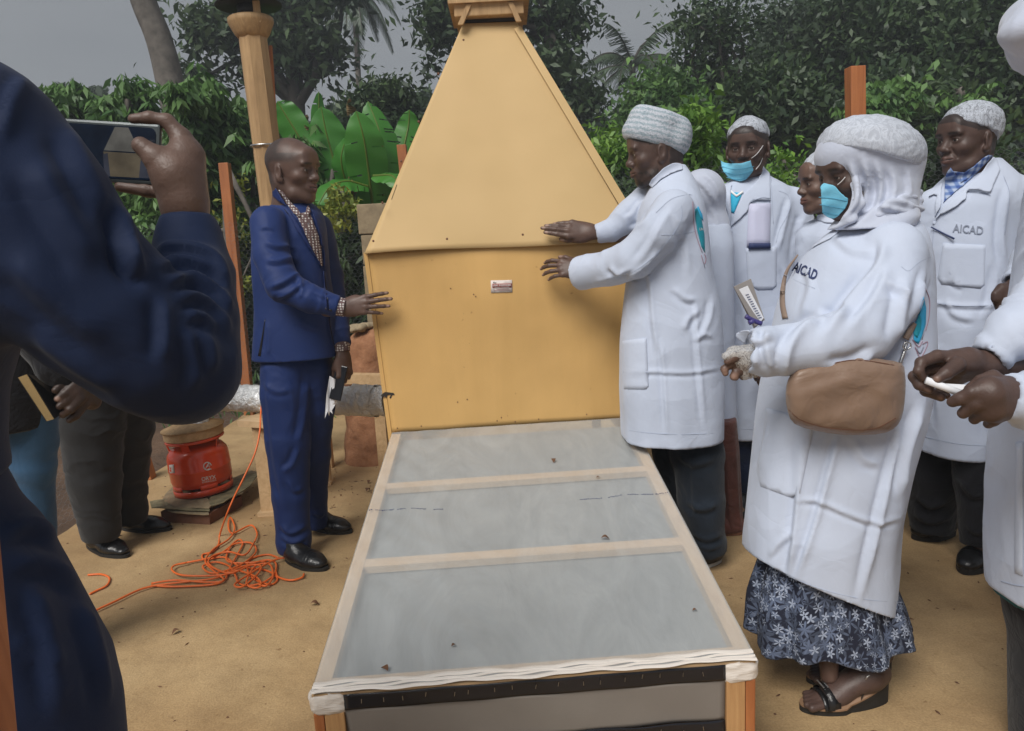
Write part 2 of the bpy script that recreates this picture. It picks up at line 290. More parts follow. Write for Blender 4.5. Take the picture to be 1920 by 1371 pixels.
n1 = noise(nt, 1.5, 8, .75); r1 = ramp(nt, n1.outputs[0], [(.35, (.010, .02, .009)), (.7, (.04, .065, .025))]); link(nt, r1.outputs[0], b.inputs['Base Color']); bump(nt, b, n1.outputs[0], 1, .5)
# ------------------------------------------------------------ object helpers
def mesh(name, V, F, mat, parent=None, smooth=True, tint=None, root=None, mats=None, fm=None):
    """V world coordinates. Child meshes keep world coordinates whatever their parent's place is."""
    me = bpy.data.meshes.new(name)
    V = np.asarray(V, np.float32).reshape(-1, 3)
    if isinstance(F, np.ndarray):
        n, k = F.shape; me.vertices.add(len(V)); me.vertices.foreach_set('co', V.ravel()); me.loops.add(n*k); me.loops.foreach_set('vertex_index', F.astype(np.int32).ravel())
        me.polygons.add(n); me.polygons.foreach_set('loop_start', np.arange(0, n*k, k, dtype=np.int32)); me.update(calc_edges=True)
    else: me.from_pydata(V.tolist(), [], F); me.update()
    if smooth: me.polygons.foreach_set('use_smooth', [True]*len(me.polygons))
    if mats:
        for mm in mats: me.materials.append(MAT[mm])
        me.polygons.foreach_set('material_index', fm)
    else: me.materials.append(MAT[mat])
    if tint is not None:
        a = me.color_attributes.new('tint', 'FLOAT_COLOR', 'POINT'); c = np.ones((len(V), 4), np.float32); c[:, :3] = tint; a.data.foreach_set('color', c.ravel())
    o = bpy.data.objects.new(name, me); COL.objects.link(o)
    if parent is not None: setparent(o, parent)
    return o
def setparent(o, parent):
    o.parent = parent; L = Vector((0, 0, 0)); q = parent
    while q is not None: L += q.location; q = q.parent
    o.matrix_parent_inverse = Matrix.Translation(-L) if parent.parent is None else Matrix.Identity(4)
def thing(name, label, cat, loc, group=None):
    o = bpy.data.objects.new(name, None); COL.objects.link(o); o.location = Vector([float(c) for c in list(loc)[:3]]); o.empty_display_size = .1
    o['label'] = label; o['category'] = cat
    if group: o['group'] = group
    return o
def tag(o, label, cat, group=None):
    o['label'] = label; o['category'] = cat
    if group: o['group'] = group
    return o
def kind(o, k): o['kind'] = k; return o
class MB:
    def __init__(s): s.v = []; s.f = []
    def add(s, V, F): n = len(s.v); s.v += [tuple(map(float, p)) for p in V]; s.f += [tuple(int(i)+n for i in f) for f in F]; return s
    def hexa(s, c8): return s.add(c8, [(0, 3, 2, 1), (4, 5, 6, 7), (0, 1, 5, 4), (1, 2, 6, 5), (2, 3, 7, 6), (3, 0, 4, 7)])   # bottom ring 0-3, top ring 4-7
    def box(s, x0, x1, y0, y1, z0, z1): return s.hexa([(x0, y0, z0), (x1, y0, z0), (x1, y1, z0), (x0, y1, z0), (x0, y0, z1), (x1, y0, z1), (x1, y1, z1), (x0, y1, z1)])
    def slab(s, q, t):       # quad q (4 pts) extruded by vector t
        q = [A(p, float) for p in q]; return s.hexa([*q, *[p+t for p in q]])
    def tube(s, pts, rs, n=8, close=True):
        pts = [A(p, float) for p in pts]; rs = rs if hasattr(rs, '__len__') else [rs]*len(pts); V = []; up = None
        for i, p in enumerate(pts):
            t = unit(pts[min(i+1, len(pts)-1)]-pts[max(i-1, 0)])
            if up is None: up = unit(np.cross(t, (0, 0, 1) if abs(t[2]) < .9 else (1, 0, 0)))
            up = unit(up-t*np.dot(up, t)); bb = np.cross(t, up)
            for k in range(n): a = 2*math.pi*k/n; V.append(p+(up*math.cos(a)+bb*math.sin(a))*rs[i])
        F = [(i*n+k, i*n+(k+1) % n, (i+1)*n+(k+1) % n, (i+1)*n+k) for i in range(len(pts)-1) for k in range(n)]
        if close: F += [tuple(range(n))[::-1], tuple((len(pts)-1)*n+k for k in range(n))]
        return s.add(V, F)
    def lathe(s, c, prof, n=40, axis=(0, 0, 1)):   # prof: list of (r, h)
        c = A(c, float); ax = unit(axis); u = unit(np.cross(ax, (0, 1, 0) if abs(ax[1]) < .9 else (1, 0, 0))); v = np.cross(ax, u)
        V = [c+ax*h+(u*math.cos(2*math.pi*k/n)+v*math.sin(2*math.pi*k/n))*r for r, h in prof for k in range(n)]
        F = [(i*n+k, i*n+(k+1) % n, (i+1)*n+(k+1) % n, (i+1)*n+k) for i in range(len(prof)-1) for k in range(n)]
        F += [tuple(range(n))[::-1], tuple((len(prof)-1)*n+k for k in range(n))]
        return s.add(V, F)
    def build(s, name, mat, parent=None, smooth=False, bevel=0, **k):
        o = mesh(name, s.v, s.f, mat, parent, smooth, **k)
        if bevel:
            bm = bmesh.new(); bm.from_mesh(o.data); bmesh.ops.recalc_face_normals(bm, faces=bm.faces); bmesh.ops.bevel(bm, geom=bm.edges[:], offset=bevel, segments=2, affect='EDGES', profile=.6, clamp_overlap=True)
            bm.to_mesh(o.data); bm.free(); o.data.polygons.foreach_set('use_smooth', [False]*len(o.data.polygons))
        return o
def bez(pts, n=8):           # Catmull-Rom through points
    pts = [A(p, float) for p in pts]; q = [2*pts[0]-pts[1]]+pts+[2*pts[-1]-pts[-2]]; o = []
    for i in range(1, len(q)-2):
        for k in range(n):
            t = k/n; a, b_, c, d = q[i-1:i+3]; o.append(.5*((2*b_)+(c-a)*t+(2*a-5*b_+4*c-d)*t*t+(3*b_-a-3*c+d)*t**3))
    o.append(pts[-1]); return o
# ------------------------------------------------------------ sculpting: implicit shapes -> one smooth mesh
def _perm(): return np.random.default_rng(11).random((32, 32, 32)).astype(np.float32)
_L = _perm()
def vnoise(Q):
    Q = np.asarray(Q, np.float32); i = np.floor(Q).astype(np.int32); f = Q-i; f = f*f*(3-2*f); i &= 31; j = (i+1) & 31
    x, y, z = f[..., 0], f[..., 1], f[..., 2]
    c = lambda a, b_, c_: _L[a, b_, c_]
    x0 = c(i[..., 0], i[..., 1], i[..., 2])*(1-x)+c(j[..., 0], i[..., 1], i[..., 2])*x; x1 = c(i[..., 0], j[..., 1], i[..., 2])*(1-x)+c(j[..., 0], j[..., 1], i[..., 2])*x
    x2 = c(i[..., 0], i[..., 1], j[..., 2])*(1-x)+c(j[..., 0], i[..., 1], j[..., 2])*x; x3 = c(i[..., 0], j[..., 1], j[..., 2])*(1-x)+c(j[..., 0], j[..., 1], j[..., 2])*x
    return (x0*(1-y)+x1*y)*(1-z)+(x2*(1-y)+x3*y)*z
def fbm(Q, o=3): return sum(vnoise(np.asarray(Q)*2**k+k*7.3)*.5**k for k in range(o))/sum(.5**k for k in range(o))
def ridge(Q): return 1-np.abs(2*fbm(Q, 2)-1)
_C = np.array([[i, j, k] for i in (0, 1) for j in (0, 1) for k in (0, 1)])
_E = [(a, b_) for a in range(8) for b_ in range(a+1, 8) if np.abs(_C[a]-_C[b_]).sum() == 1]
def surfnets(D, org, h):
    ins = D < 0; c = np.zeros(tuple(s-1 for s in D.shape), np.uint8)
    for i, j, k in _C: c += ins[i:i+c.shape[0], j:j+c.shape[1], k:k+c.shape[2]]
    idx = np.argwhere((c > 0) & (c < 8)); vid = -np.ones(c.shape, np.int32); vid[tuple(idx.T)] = np.arange(len(idx))
    vals = [D[tuple((idx+o).T)] for o in _C]; acc = np.zeros((len(idx), 3), np.float32); cnt = np.zeros(len(idx), np.float32)
    for a, b_ in _E:
        va, vb = vals[a], vals[b_]; m = (va < 0) != (vb < 0); t = np.where(m, va/np.where(m, va-vb, 1), 0)[:, None]
        acc += m[:, None]*(_C[a]+(_C[b_]-_C[a])*t); cnt += m
    V = (idx+acc/np.maximum(cnt, 1)[:, None])*h+org
    Q = []
    for ax in range(3):
        sl0 = [slice(1, -1)]*3; sl1 = [slice(1, -1)]*3; sl0[ax] = slice(0, -1); sl1[ax] = slice(1, None)
        a = ins[tuple(sl0)]; b_ = ins[tuple(sl1)]; e = np.argwhere(a != b_); off = np.ones(3, int); off[ax] = 0; e0 = e+off
        sg = a[tuple(e.T)]; u = np.zeros(3, int); v = np.zeros(3, int); u[(ax+1) % 3] = 1; v[(ax+2) % 3] = 1
        q = np.stack([vid[tuple((e0-u-v).T)], vid[tuple((e0-v).T)], vid[tuple(e0.T)], vid[tuple((e0-u).T)]], 1)
        q[~sg] = q[~sg][:, ::-1]; Q.append(q)
    return V, np.concatenate(Q)
def vnormals(V, Q):
    n = np.cross(V[Q[:, 2]]-V[Q[:, 0]], V[Q[:, 3]]-V[Q[:, 1]]); N = np.zeros_like(V)
    for k in range(4): np.add.at(N, Q[:, k], n)
    return N/(np.linalg.norm(N, axis=1, keepdims=True)+1e-12)
def smooth(V, Q, it=2, lam=.5):
    E = np.concatenate([Q[:, [0, 1]], Q[:, [1, 2]], Q[:, [2, 3]], Q[:, [3, 0]]]); deg = np.bincount(E.ravel(), minlength=len(V)).astype(np.float32)[:, None]
    for _ in range(it):
        S = np.zeros_like(V)
        for k in range(3): S[:, k] = np.bincount(E[:, 0], V[E[:, 1], k], len(V))+np.bincount(E[:, 1], V[E[:, 0], k], len(V))
        V = V+(S/np.maximum(deg, 1)-V)*lam
    return V
def frame(n, up=(0, 0, 1)):
    n = unit(n); s = unit(np.cross(n, up)); return s, n, np.cross(s, n)      # side(right of facing), forward, up
class Sculpt:
    def __init__(s): s.ops = []; s.bb = []
    def _b(s, pts, r):
        pts = np.atleast_2d(pts); s.bb.append((pts.min(0)-r, pts.max(0)+r))
    def cone(s, a, b_, ra, rb, k=.01, sub=False, flat=None, cap=None):   # flat: (dir, factor) squashes along dir
        a = A(a, float); b_ = A(b_, float); r = max(ra, rb)
        if not sub: s._b([a, b_], r)
        lo, hi = np.minimum(a, b_)-r, np.maximum(a, b_)+r
        def f(X, Y, Z):
            px, py, pz = X-a[0], Y-a[1], Z-a[2]; d = b_-a
            if flat is not None:
                n = unit(flat[0]); q = (px*n[0]+py*n[1]+pz*n[2])*(1/flat[1]-1); px, py, pz = px+n[0]*q, py+n[1]*q, pz+n[2]*q; d = d+n*np.dot(d, n)*(1/flat[1]-1)
            t = np.clip((px*d[0]+py*d[1]+pz*d[2])/(np.dot(d, d)+1e-12), 0, 1)
            dd = np.sqrt((px-d[0]*t)**2+(py-d[1]*t)**2+(pz-d[2]*t)**2)-(ra+(rb-ra)*t)
            dd = dd*(flat[1] if flat is not None else 1)
            if cap is not None: dd = np.maximum(dd, (X-b_[0])*cap[0]+(Y-b_[1])*cap[1]+(Z-b_[2])*cap[2])
            return dd
        s.ops.append((f, lo, hi, k, sub)); return s
    def chain(s, pts, rs, k=.01, flat=None):
        for i in range(len(pts)-1): s.cone(pts[i], pts[i+1], rs[i], rs[i+1], k if i == 0 else max(k*.5, .004), flat=flat)
        return s
    def px(s, rows, k=.02, cuff=False, flat=None):      # rows (px, py, Y, radius px)
        pts = [P(x, y, Y) for x, y, Y, r in rows]; rs = [r*mpp(x, y, Y) for x, y, Y, r in rows]; n = len(pts)
        for i in range(n-1):
            last = cuff and i == n-2; s.cone(pts[i], pts[i+1], rs[i], rs[i+1], k if i == 0 else k*.6, flat=flat, cap=unit(pts[-1]-pts[-2]) if last else None)
        if cuff:
            d = unit(pts[-1]-pts[-2]); s.later = getattr(s, 'later', [])+[(pts[-1]-d*.022, pts[-1]+d*.02, max(rs[-1]-.010, rs[-1]*.62), max(rs[-1]-.009, rs[-1]*.65))]
        return list(zip(pts, rs))
    def ell(s, c, r, Rm=None, k=.01, sub=False):   # Rm rows: local axes
        c = A(c, float); r = A(r, float); Rm = np.eye(3) if Rm is None else A(Rm, float); m = r.max()
        if not sub: s._b([c], m)
        def f(X, Y, Z):
            px, py, pz = X-c[0], Y-c[1], Z-c[2]; q = [(px*Rm[i][0]+py*Rm[i][1]+pz*Rm[i][2])/r[i] for i in range(3)]
            k0 = np.sqrt(q[0]**2+q[1]**2+q[2]**2); k1 = np.sqrt((q[0]/r[0])**2+(q[1]/r[1])**2+(q[2]/r[2])**2)+1e-9
            return k0*(k0-1)/k1
        s.ops.append((f, c-m, c+m, k, sub)); return s
    def loft(s, st, k=.02, fold=None, n=2.4, yaw=0, sub=False, sm=3):
        """st rows: z, cx, cy, rx, ry"""
        st = A(sorted([tuple(map(float, q)) for q in st])); z0, z1 = st[0, 0], st[-1, 0]; M = st[:, 3:5].max()
        zz = np.linspace(z0, z1, 160); tb = np.stack([np.interp(zz, st[:, 0], st[:, i]) for i in range(1, 5)], 1)
        for _ in range(sm*6): tb[1:-1] = tb[1:-1]*.5+(tb[:-2]+tb[2:])*.25
        lo = A([(st[:, 1]-M).min(), (st[:, 2]-M).min(), z0]); hi = A([(st[:, 1]+M).max(), (st[:, 2]+M).max(), z1])
        if not sub: s.bb.append((lo, hi))
        cy_, sy_ = math.cos(yaw), math.sin(yaw)
        def f(X, Y, Z):
            z = Z.ravel(); cx, cy, rx, ry = [np.interp(z, zz, tb[:, i])[None, None, :].astype(np.float32) for i in range(4)]
            x = X-cx; y = Y-cy; x, y = x*cy_+y*sy_, -x*sy_+y*cy_
            rr = (np.abs(x/rx)**n+np.abs(y/ry)**n)**(1/n)
            if fold is not None: rr = rr/(1+fold(np.arctan2(y/ry, x/rx), Z))
            d = (rr-1)*np.minimum(rx, ry); return np.maximum(d, np.maximum(Z-z1, z0-Z))
        s.ops.append((f, lo-.02, hi+.02, k, sub)); return s
    def cut(s, p, n): # remove the side n points to
        p = A(p, float); n = unit(n); s.ops.append(((lambda X, Y, Z: (X-p[0])*n[0]+(Y-p[1])*n[1]+(Z-p[2])*n[2]), None, None, 0, 'cut')); return s
    def hollow(s, t): s.ops.append((t, None, None, 0, 'hollow')); return s
    def run(s, h, it=1, clipx=None):
        for a, b_, ra, rb in getattr(s, 'later', []): s.cone(a, b_, ra, rb, .002, True, cap=unit(b_-a))
        lo = np.min([b_[0] for b_ in s.bb], 0)-3*h; hi = np.max([b_[1] for b_ in s.bb], 0)+3*h
        if clipx is not None: lo, hi = np.maximum(lo, clipx[0]), np.minimum(hi, clipx[1])
        n = np.ceil((hi-lo)/h).astype(int)+1; ax = [(lo[i]+np.arange(n[i])*h).astype(np.float32) for i in range(3)]
        D = np.full(tuple(n), 1.0, np.float32)
        for f, l, u, k, sub in s.ops:
            if sub == 'cut':
                D = np.maximum(D, f(ax[0][:, None, None], ax[1][None, :, None], ax[2][None, None, :])); continue
            if sub == 'hollow': D = np.abs(D)-f; continue
            pad = k+3*h; a = np.maximum(np.floor((l-pad-lo)/h).astype(int), 0); b_ = np.minimum(np.ceil((u+pad-lo)/h).astype(int)+1, n)
            if (b_ <= a).any(): continue
            sl = tuple(slice(a[i], b_[i]) for i in range(3)); d = f(ax[0][sl[0], None, None], ax[1][None, sl[1], None], ax[2][None, None, sl[2]]).astype(np.float32); c = D[sl]
            if sub: d = -d; kk = max(k, 1e-6); hh = np.clip(.5-.5*(c-d)/kk, 0, 1); D[sl] = c+(d-c)*hh+kk*hh*(1-hh)
            else: kk = max(k, 1e-6); hh = np.clip(.5+.5*(c-d)/kk, 0, 1); D[sl] = c+(d-c)*hh-kk*hh*(1-hh)
        V, Q = surfnets(D, lo.astype(np.float32), h)
        V = V.astype(np.float64)
        return (smooth(V, Q, it) if it else V), Q
def join(*ms):
    V = []; Q = []; T = []; n = 0
    for m in ms:
        V.append(m[0]); Q.append(m[1]+n); n += len(m[0]); T.append(m[2] if len(m) > 2 else np.ones((len(m[0]), 3)))
    return np.concatenate(V), np.concatenate(Q), np.concatenate(T)
def bvh(V, Q): return BVHTree.FromPolygons([Vector(v) for v in V.tolist()], Q.tolist())
def bvh_obj(*objs):
    V = []; F = []
    for o in objs:
        n = len(V); a = np.empty(len(o.data.vertices)*3, np.float32); o.data.vertices.foreach_get('co', a); V += a.reshape(-1, 3).tolist(); F += [[i+n for i in p.vertices] for p in o.data.polygons]
    return BVHTree.FromPolygons([Vector(v) for v in V], F)
# ---- patch: a piece of real thickness laid on a surface; its outline is given as photo pixels
def insidepoly(pts, poly):
    x, y = pts[:, 0], pts[:, 1]; ins = np.zeros(len(pts), bool); n = len(poly)
    for i in range(n):
        x1, y1 = poly[i]; x2, y2 = poly[(i+1) % n]; c = ((y1 > y) != (y2 > y)) & (x < (x2-x1)*(y-y1)/((y2-y1) or 1e-9)+x1); ins ^= c
    return ins
def edgedist(pts, poly):
    d = np.full(len(pts), 1e9); n = len(poly)
    for i in range(n):
        a = A(poly[i], float); b_ = A(poly[(i+1) % n], float); ab = b_-a; t = np.clip(((pts-a)@ab)/(ab@ab+1e-9), 0, 1); d = np.minimum(d, np.linalg.norm(pts-(a+t[:, None]*ab), axis=1))
    return d
def densify(poly, s):
    o = []
    for i in range(len(poly)):
        a = A(poly[i], float); b_ = A(poly[(i+1) % len(poly)], float); n = max(1, int(np.linalg.norm(b_-a)/s))
        for k in range(n): o.append(a+(b_-a)*k/n)
    return np.array(o)
def smoothpoly(poly, n=4):
    p = [A(q, float) for q in poly]; m = len(p); o = []
    for i in range(m):
        a, b_, c, d = p[i-1], p[i], p[(i+1) % m], p[(i+2) % m]
        for k in range(n): t = k/n; o.append(.5*((2*b_)+(c-a)*t+(2*a-5*b_+4*c-d)*t*t+(3*b_-a-3*c+d)*t**3))
    return o
def tri2d(poly, s):
    bd = densify(poly, s); lo, hi = bd.min(0), bd.max(0); gx, gy = np.meshgrid(np.arange(lo[0]+s/2, hi[0], s), np.arange(lo[1]+s/2, hi[1], s)); g = np.stack([gx.ravel(), gy.ravel()], 1)
    if len(g): g = g[insidepoly(g, bd)]; g = g[edgedist(g, bd) > s*.45] if len(g) else g
    pts = [Vector(p) for p in bd.tolist()]+[Vector(p) for p in g.tolist()]; n = len(bd)
    v, e, f, *_ = delaunay_2d_cdt(pts, [], [list(range(n))], 1, 1e-4)
    return np.array([[p.x, p.y] for p in v]), [list(q) for q in f]
def shell(px, F, top, thick_dir):
    """top: Nx3 outer points; thick_dir Nx3 inward offset -> closed shell"""
    n = len(top); V = np.concatenate([top, top+thick_dir]); cnt = {}
    for f in F:
        for i in range(len(f)): a, b_ = f[i], f[(i+1) % len(f)]; cnt[(a, b_)] = 1
    FF = [tuple(f) for f in F]+[tuple(i+n for i in f[::-1]) for f in F]+[(b_, a, a+n, b_+n) for (a, b_) in cnt if (b_, a) not in cnt]
    return V, FF
def onsurf(tree, px, Yd, lift):
    out = []; nn = []
    for x, y in px:
        d = ray(x, y); h = tree.ray_cast(Vector(CAM), Vector(unit(d))) if tree is not None else (None,)
        if h[0] is None: out.append(None); nn.append(None)
        else: out.append(A(h[0])); nn.append(A(h[1]))
    good = [p for p in out if p is not None]; ym = np.median([p[1] for p in good]) if good else Yd
    pg = A([q for q, p in zip(px, out) if p is not None]) if good else None; yg = A([p[1] for p in good]) if good else None
    for i, p in enumerate(out):
        if p is None:
            y = yg[np.argmin(((pg-A(px[i]))**2).sum(1))] if good else Yd
            out[i] = P(px[i][0], px[i][1], y)
    out = A(out)
    return A([p-unit(ray(*q))*lift for p, q in zip(out, px)])
def patch(name, tree, poly, mat, parent, lift=.006, thick=.006, s=6, Yd=3, puff=0, smo=True, round_=False, relax=0):
    if round_: poly = smoothpoly(poly)
    px, F = tri2d(poly, s); top = onsurf(tree, px, Yd, lift)
    if relax:
        nb = [set() for _ in px]
        for f in F:
            for i in range(len(f)): nb[f[i]].update(f)
        for _ in range(relax): top = A([top[list(q)].mean(0) if q else t for q, t in zip(nb, top)])
    dirs = A([unit(ray(*q)) for q in px])
    if puff: e = np.clip(edgedist(px, poly)/puff[0], 0, 1); top = top-dirs*(puff[1]*np.sqrt(1-(1-e)**2))[:, None]
    V, FF = shell(px, F, top, dirs*thick); o = mesh(name, V, FF, mat, parent, smo)
    if smo and not puff: o.data.polygons.foreach_set('use_smooth', [i < len(F) for i in range(len(FF))])
    return o
def strip(name, tree, line, wpx, mat, parent, lift=.004, thick=.004, Yd=3, s=5, curve=True):
    """a thin ribbon along a pixel polyline laid on a surface (seams, straps)"""
    pts = A([p[:2] for p in (bez([(*q, 0) for q in line], 5) if curve and len(line) > 2 else [A(q) for q in line])]); o = []
    ws = wpx if hasattr(wpx, '__len__') else [wpx]*len(pts); ws = np.interp(np.linspace(0, 1, len(pts)), np.linspace(0, 1, len(ws)), ws)
    L = []; Rr = []
    for i, p in enumerate(pts):
        t = unit(pts[min(i+1, len(pts)-1)]-pts[max(i-1, 0)]); n = A([-t[1], t[0]]); L.append(p+n*ws[i]/2); Rr.append(p-n*ws[i]/2)
    px = A(L+Rr); n = len(pts); F = [(i, i+1, n+i+1, n+i) for i in range(n-1)]; top = onsurf(tree, px, Yd, lift); dirs = A([unit(ray(*q)) for q in px])
    V, FF = shell(px, F, top, dirs*thick); return mesh(name, V, FF, mat, parent, True)
def text_px(name, body, tree, x0, y0, x1, y1, hpx, mat, parent, lift=.004, Yd=3, bold=0, shear=0, thick=.0015, sub=True):
    """lettering laid on a surface along the pixel line (x0,y0)-(x1,y1) (baseline), cap height hpx"""
    cu = bpy.data.curves.new('t', 'FONT'); cu.body = body; cu.size = 1; cu.offset = bold; cu.resolution_u = 3; ob = bpy.data.objects.new('t', cu); COL.objects.link(ob)
    bpy.context.view_layer.update(); me = bpy.data.meshes.new_from_object(ob.evaluated_get(bpy.context.evaluated_depsgraph_get())); COL.objects.unlink(ob)
    bm = bmesh.new(); bm.from_mesh(me); bmesh.ops.triangulate(bm, faces=bm.faces)
    V = A([v.co[:] for v in bm.verts]); F = [[v.index for v in f.verts] for f in bm.faces]; bm.free()
    w = V[:, 0].max()-V[:, 0].min(); V[:, 0] -= V[:, 0].min(); ch = .70
    d = A([x1-x0, y1-y0], float); u = d/w; nrm = unit(A([d[1], -d[0]]))*hpx/ch
    if nrm[1] > 0 and x1 > x0: nrm = -nrm
    px = A([x0, y0])+V[:, :1]*u+V[:, 1:2]*(nrm+unit(d)*shear*hpx); top = onsurf(tree, px, Yd, lift); dirs = A([unit(ray(*q)) for q in px])
    VV, FF = shell(px, F, top, dirs*thick); bpy.data.meshes.remove(me); bpy.data.curves.remove(cu)
    return mesh(name, VV, FF, mat, parent, False)
# ---- cloth wrinkles pushed into the mesh itself
def wrinkle(V, Q, amp, sc=(7, 7, 4), segs=(), samp=0, fmax=1.0):
    N = vnormals(V, Q); wv = (fbm(V*3.1, 2)-.5)*.35; d = (ridge((V+wv[:, None])*A(sc))**3-.3)*amp
    d = d*.55+(fbm(V*A([5, 5, 3])+3, 2)-.5)*amp*1.5
    for a, b_, r, fr in segs:       # creases running round a sleeve or leg
        a = A(a, float); b_ = A(b_, float); ax = b_-a; L = np.linalg.norm(ax); t = ((V-a)@ax)/L**2; tc_ = np.clip(t, 0, 1); rad = V-(a+tc_[:, None]*ax); dist = np.linalg.norm(rad, axis=1)
        wgt = np.clip(1.6-dist/r*.8, 0, 1)*np.clip((1.02-t)*L/.03, 0, 1)*np.clip((t+.25)*4, 0, 1); wgt = np.clip(wgt, 0, 1)
        d += wgt*samp*(ridge(np.stack([t*L*fr+(fbm(V*9, 2))*2.2, V[:, 0]*3.0, V[:, 2]*3.0+V[:, 1]*2], 1))**2.5-.35)
    return V+N*np.clip(d, -.03, .03)[:, None]
def project(V):
    q = np.asarray(V)-CAM; z = q@CF; return np.stack([960+FPX*(q@CR)/z, 685.5-FPX*(q@CU)/z], 1), z
def creases(V, Q, lines):
    """soft cloth folds along traced lines: (points px, height m, width px); a ridge with a shallow valley on its lower side"""
    N = vnormals(V, Q); px, z = project(V); vw = (V-CAM)/np.linalg.norm(V-CAM, axis=1, keepdims=True); fac = np.clip(-(N*vw).sum(1)*2.5+.1, 0, 1); D = np.zeros(len(V))
    for pts, hgt, w in lines:
        c = A([p[:2] for p in (bez([(*q, 0) for q in pts], 6) if len(pts) > 2 else [A(q, float) for q in pts])]); lo, hi = c.min(0)-3*w, c.max(0)+3*w; m = np.where((px > lo).all(1) & (px < hi).all(1) & (fac > 0))[0]
        if not len(m): continue
        p = px[m]; best = np.full(len(m), 1e9); sg = np.zeros(len(m)); tt = np.zeros(len(m)); n = len(c)-1
        for i in range(n):
            a, b_ = c[i], c[i+1]; ab = b_-a; t = np.clip(((p-a)@ab)/(ab@ab+1e-9), 0, 1); q = p-(a+t[:, None]*ab); d = np.linalg.norm(q, axis=1); s = np.sign(ab[0]*q[:, 1]-ab[1]*q[:, 0]); k = d < best; best[k] = d[k]; sg[k] = s[k]; tt[k] = ((i+t)/n)[k]
        u = best*sg/w; tap = np.clip(np.minimum(tt, 1-tt)*5+.12, 0, 1); D[m] += hgt*tap*(np.exp(-np.abs(u)**1.3*1.5)-.75*np.exp(-np.abs(u-1.3)**1.5*1.8))
    D = D*fac; E = np.concatenate([Q[:, [0, 1]], Q[:, [1, 2]], Q[:, [2, 3]], Q[:, [3, 0]]]); deg = np.maximum(np.bincount(E.ravel(), minlength=len(V)), 1)
    for _ in range(2): D = D*.4+.6*(np.bincount(E[:, 0], D[E[:, 1]], len(V))+np.bincount(E[:, 1], D[E[:, 0]], len(V)))/deg
    return V+N*(D*1.5)[:, None]
def setsuv(o, c, R):
    me = o.data; n = len(me.vertices); co = np.empty(n*3, np.float32); me.vertices.foreach_get('co', co); co = co.reshape(-1, 3); th = np.arctan2(co[:, 0]-c[0], -(co[:, 1]-c[1])); a = me.attributes.new('suv', 'FLOAT_VECTOR', 'POINT'); a.data.foreach_set('vector', np.stack([th*R, co[:, 2]*0, co[:, 2]], 1).astype(np.float32).ravel())
def vfold(n, amp, z0, z1, seed=0, pw=1.0):
    """vertical folds growing from z1 (none) down to z0 (full)"""
    ph = np.random.default_rng(seed).random(6)*6.28
    def f(th, Z):
        g = np.clip((z1-Z)/(z1-z0), 0, 1)**pw
        return amp*g*(.55*np.sin(n*th+ph[0]+.6*np.sin(2*th+ph[1])+Z*1.5)+.3*np.sin((n*1.7//1)*th+ph[2]+Z*2.2)+.25*np.sin((n//2+1)*th+ph[3]))
    return f
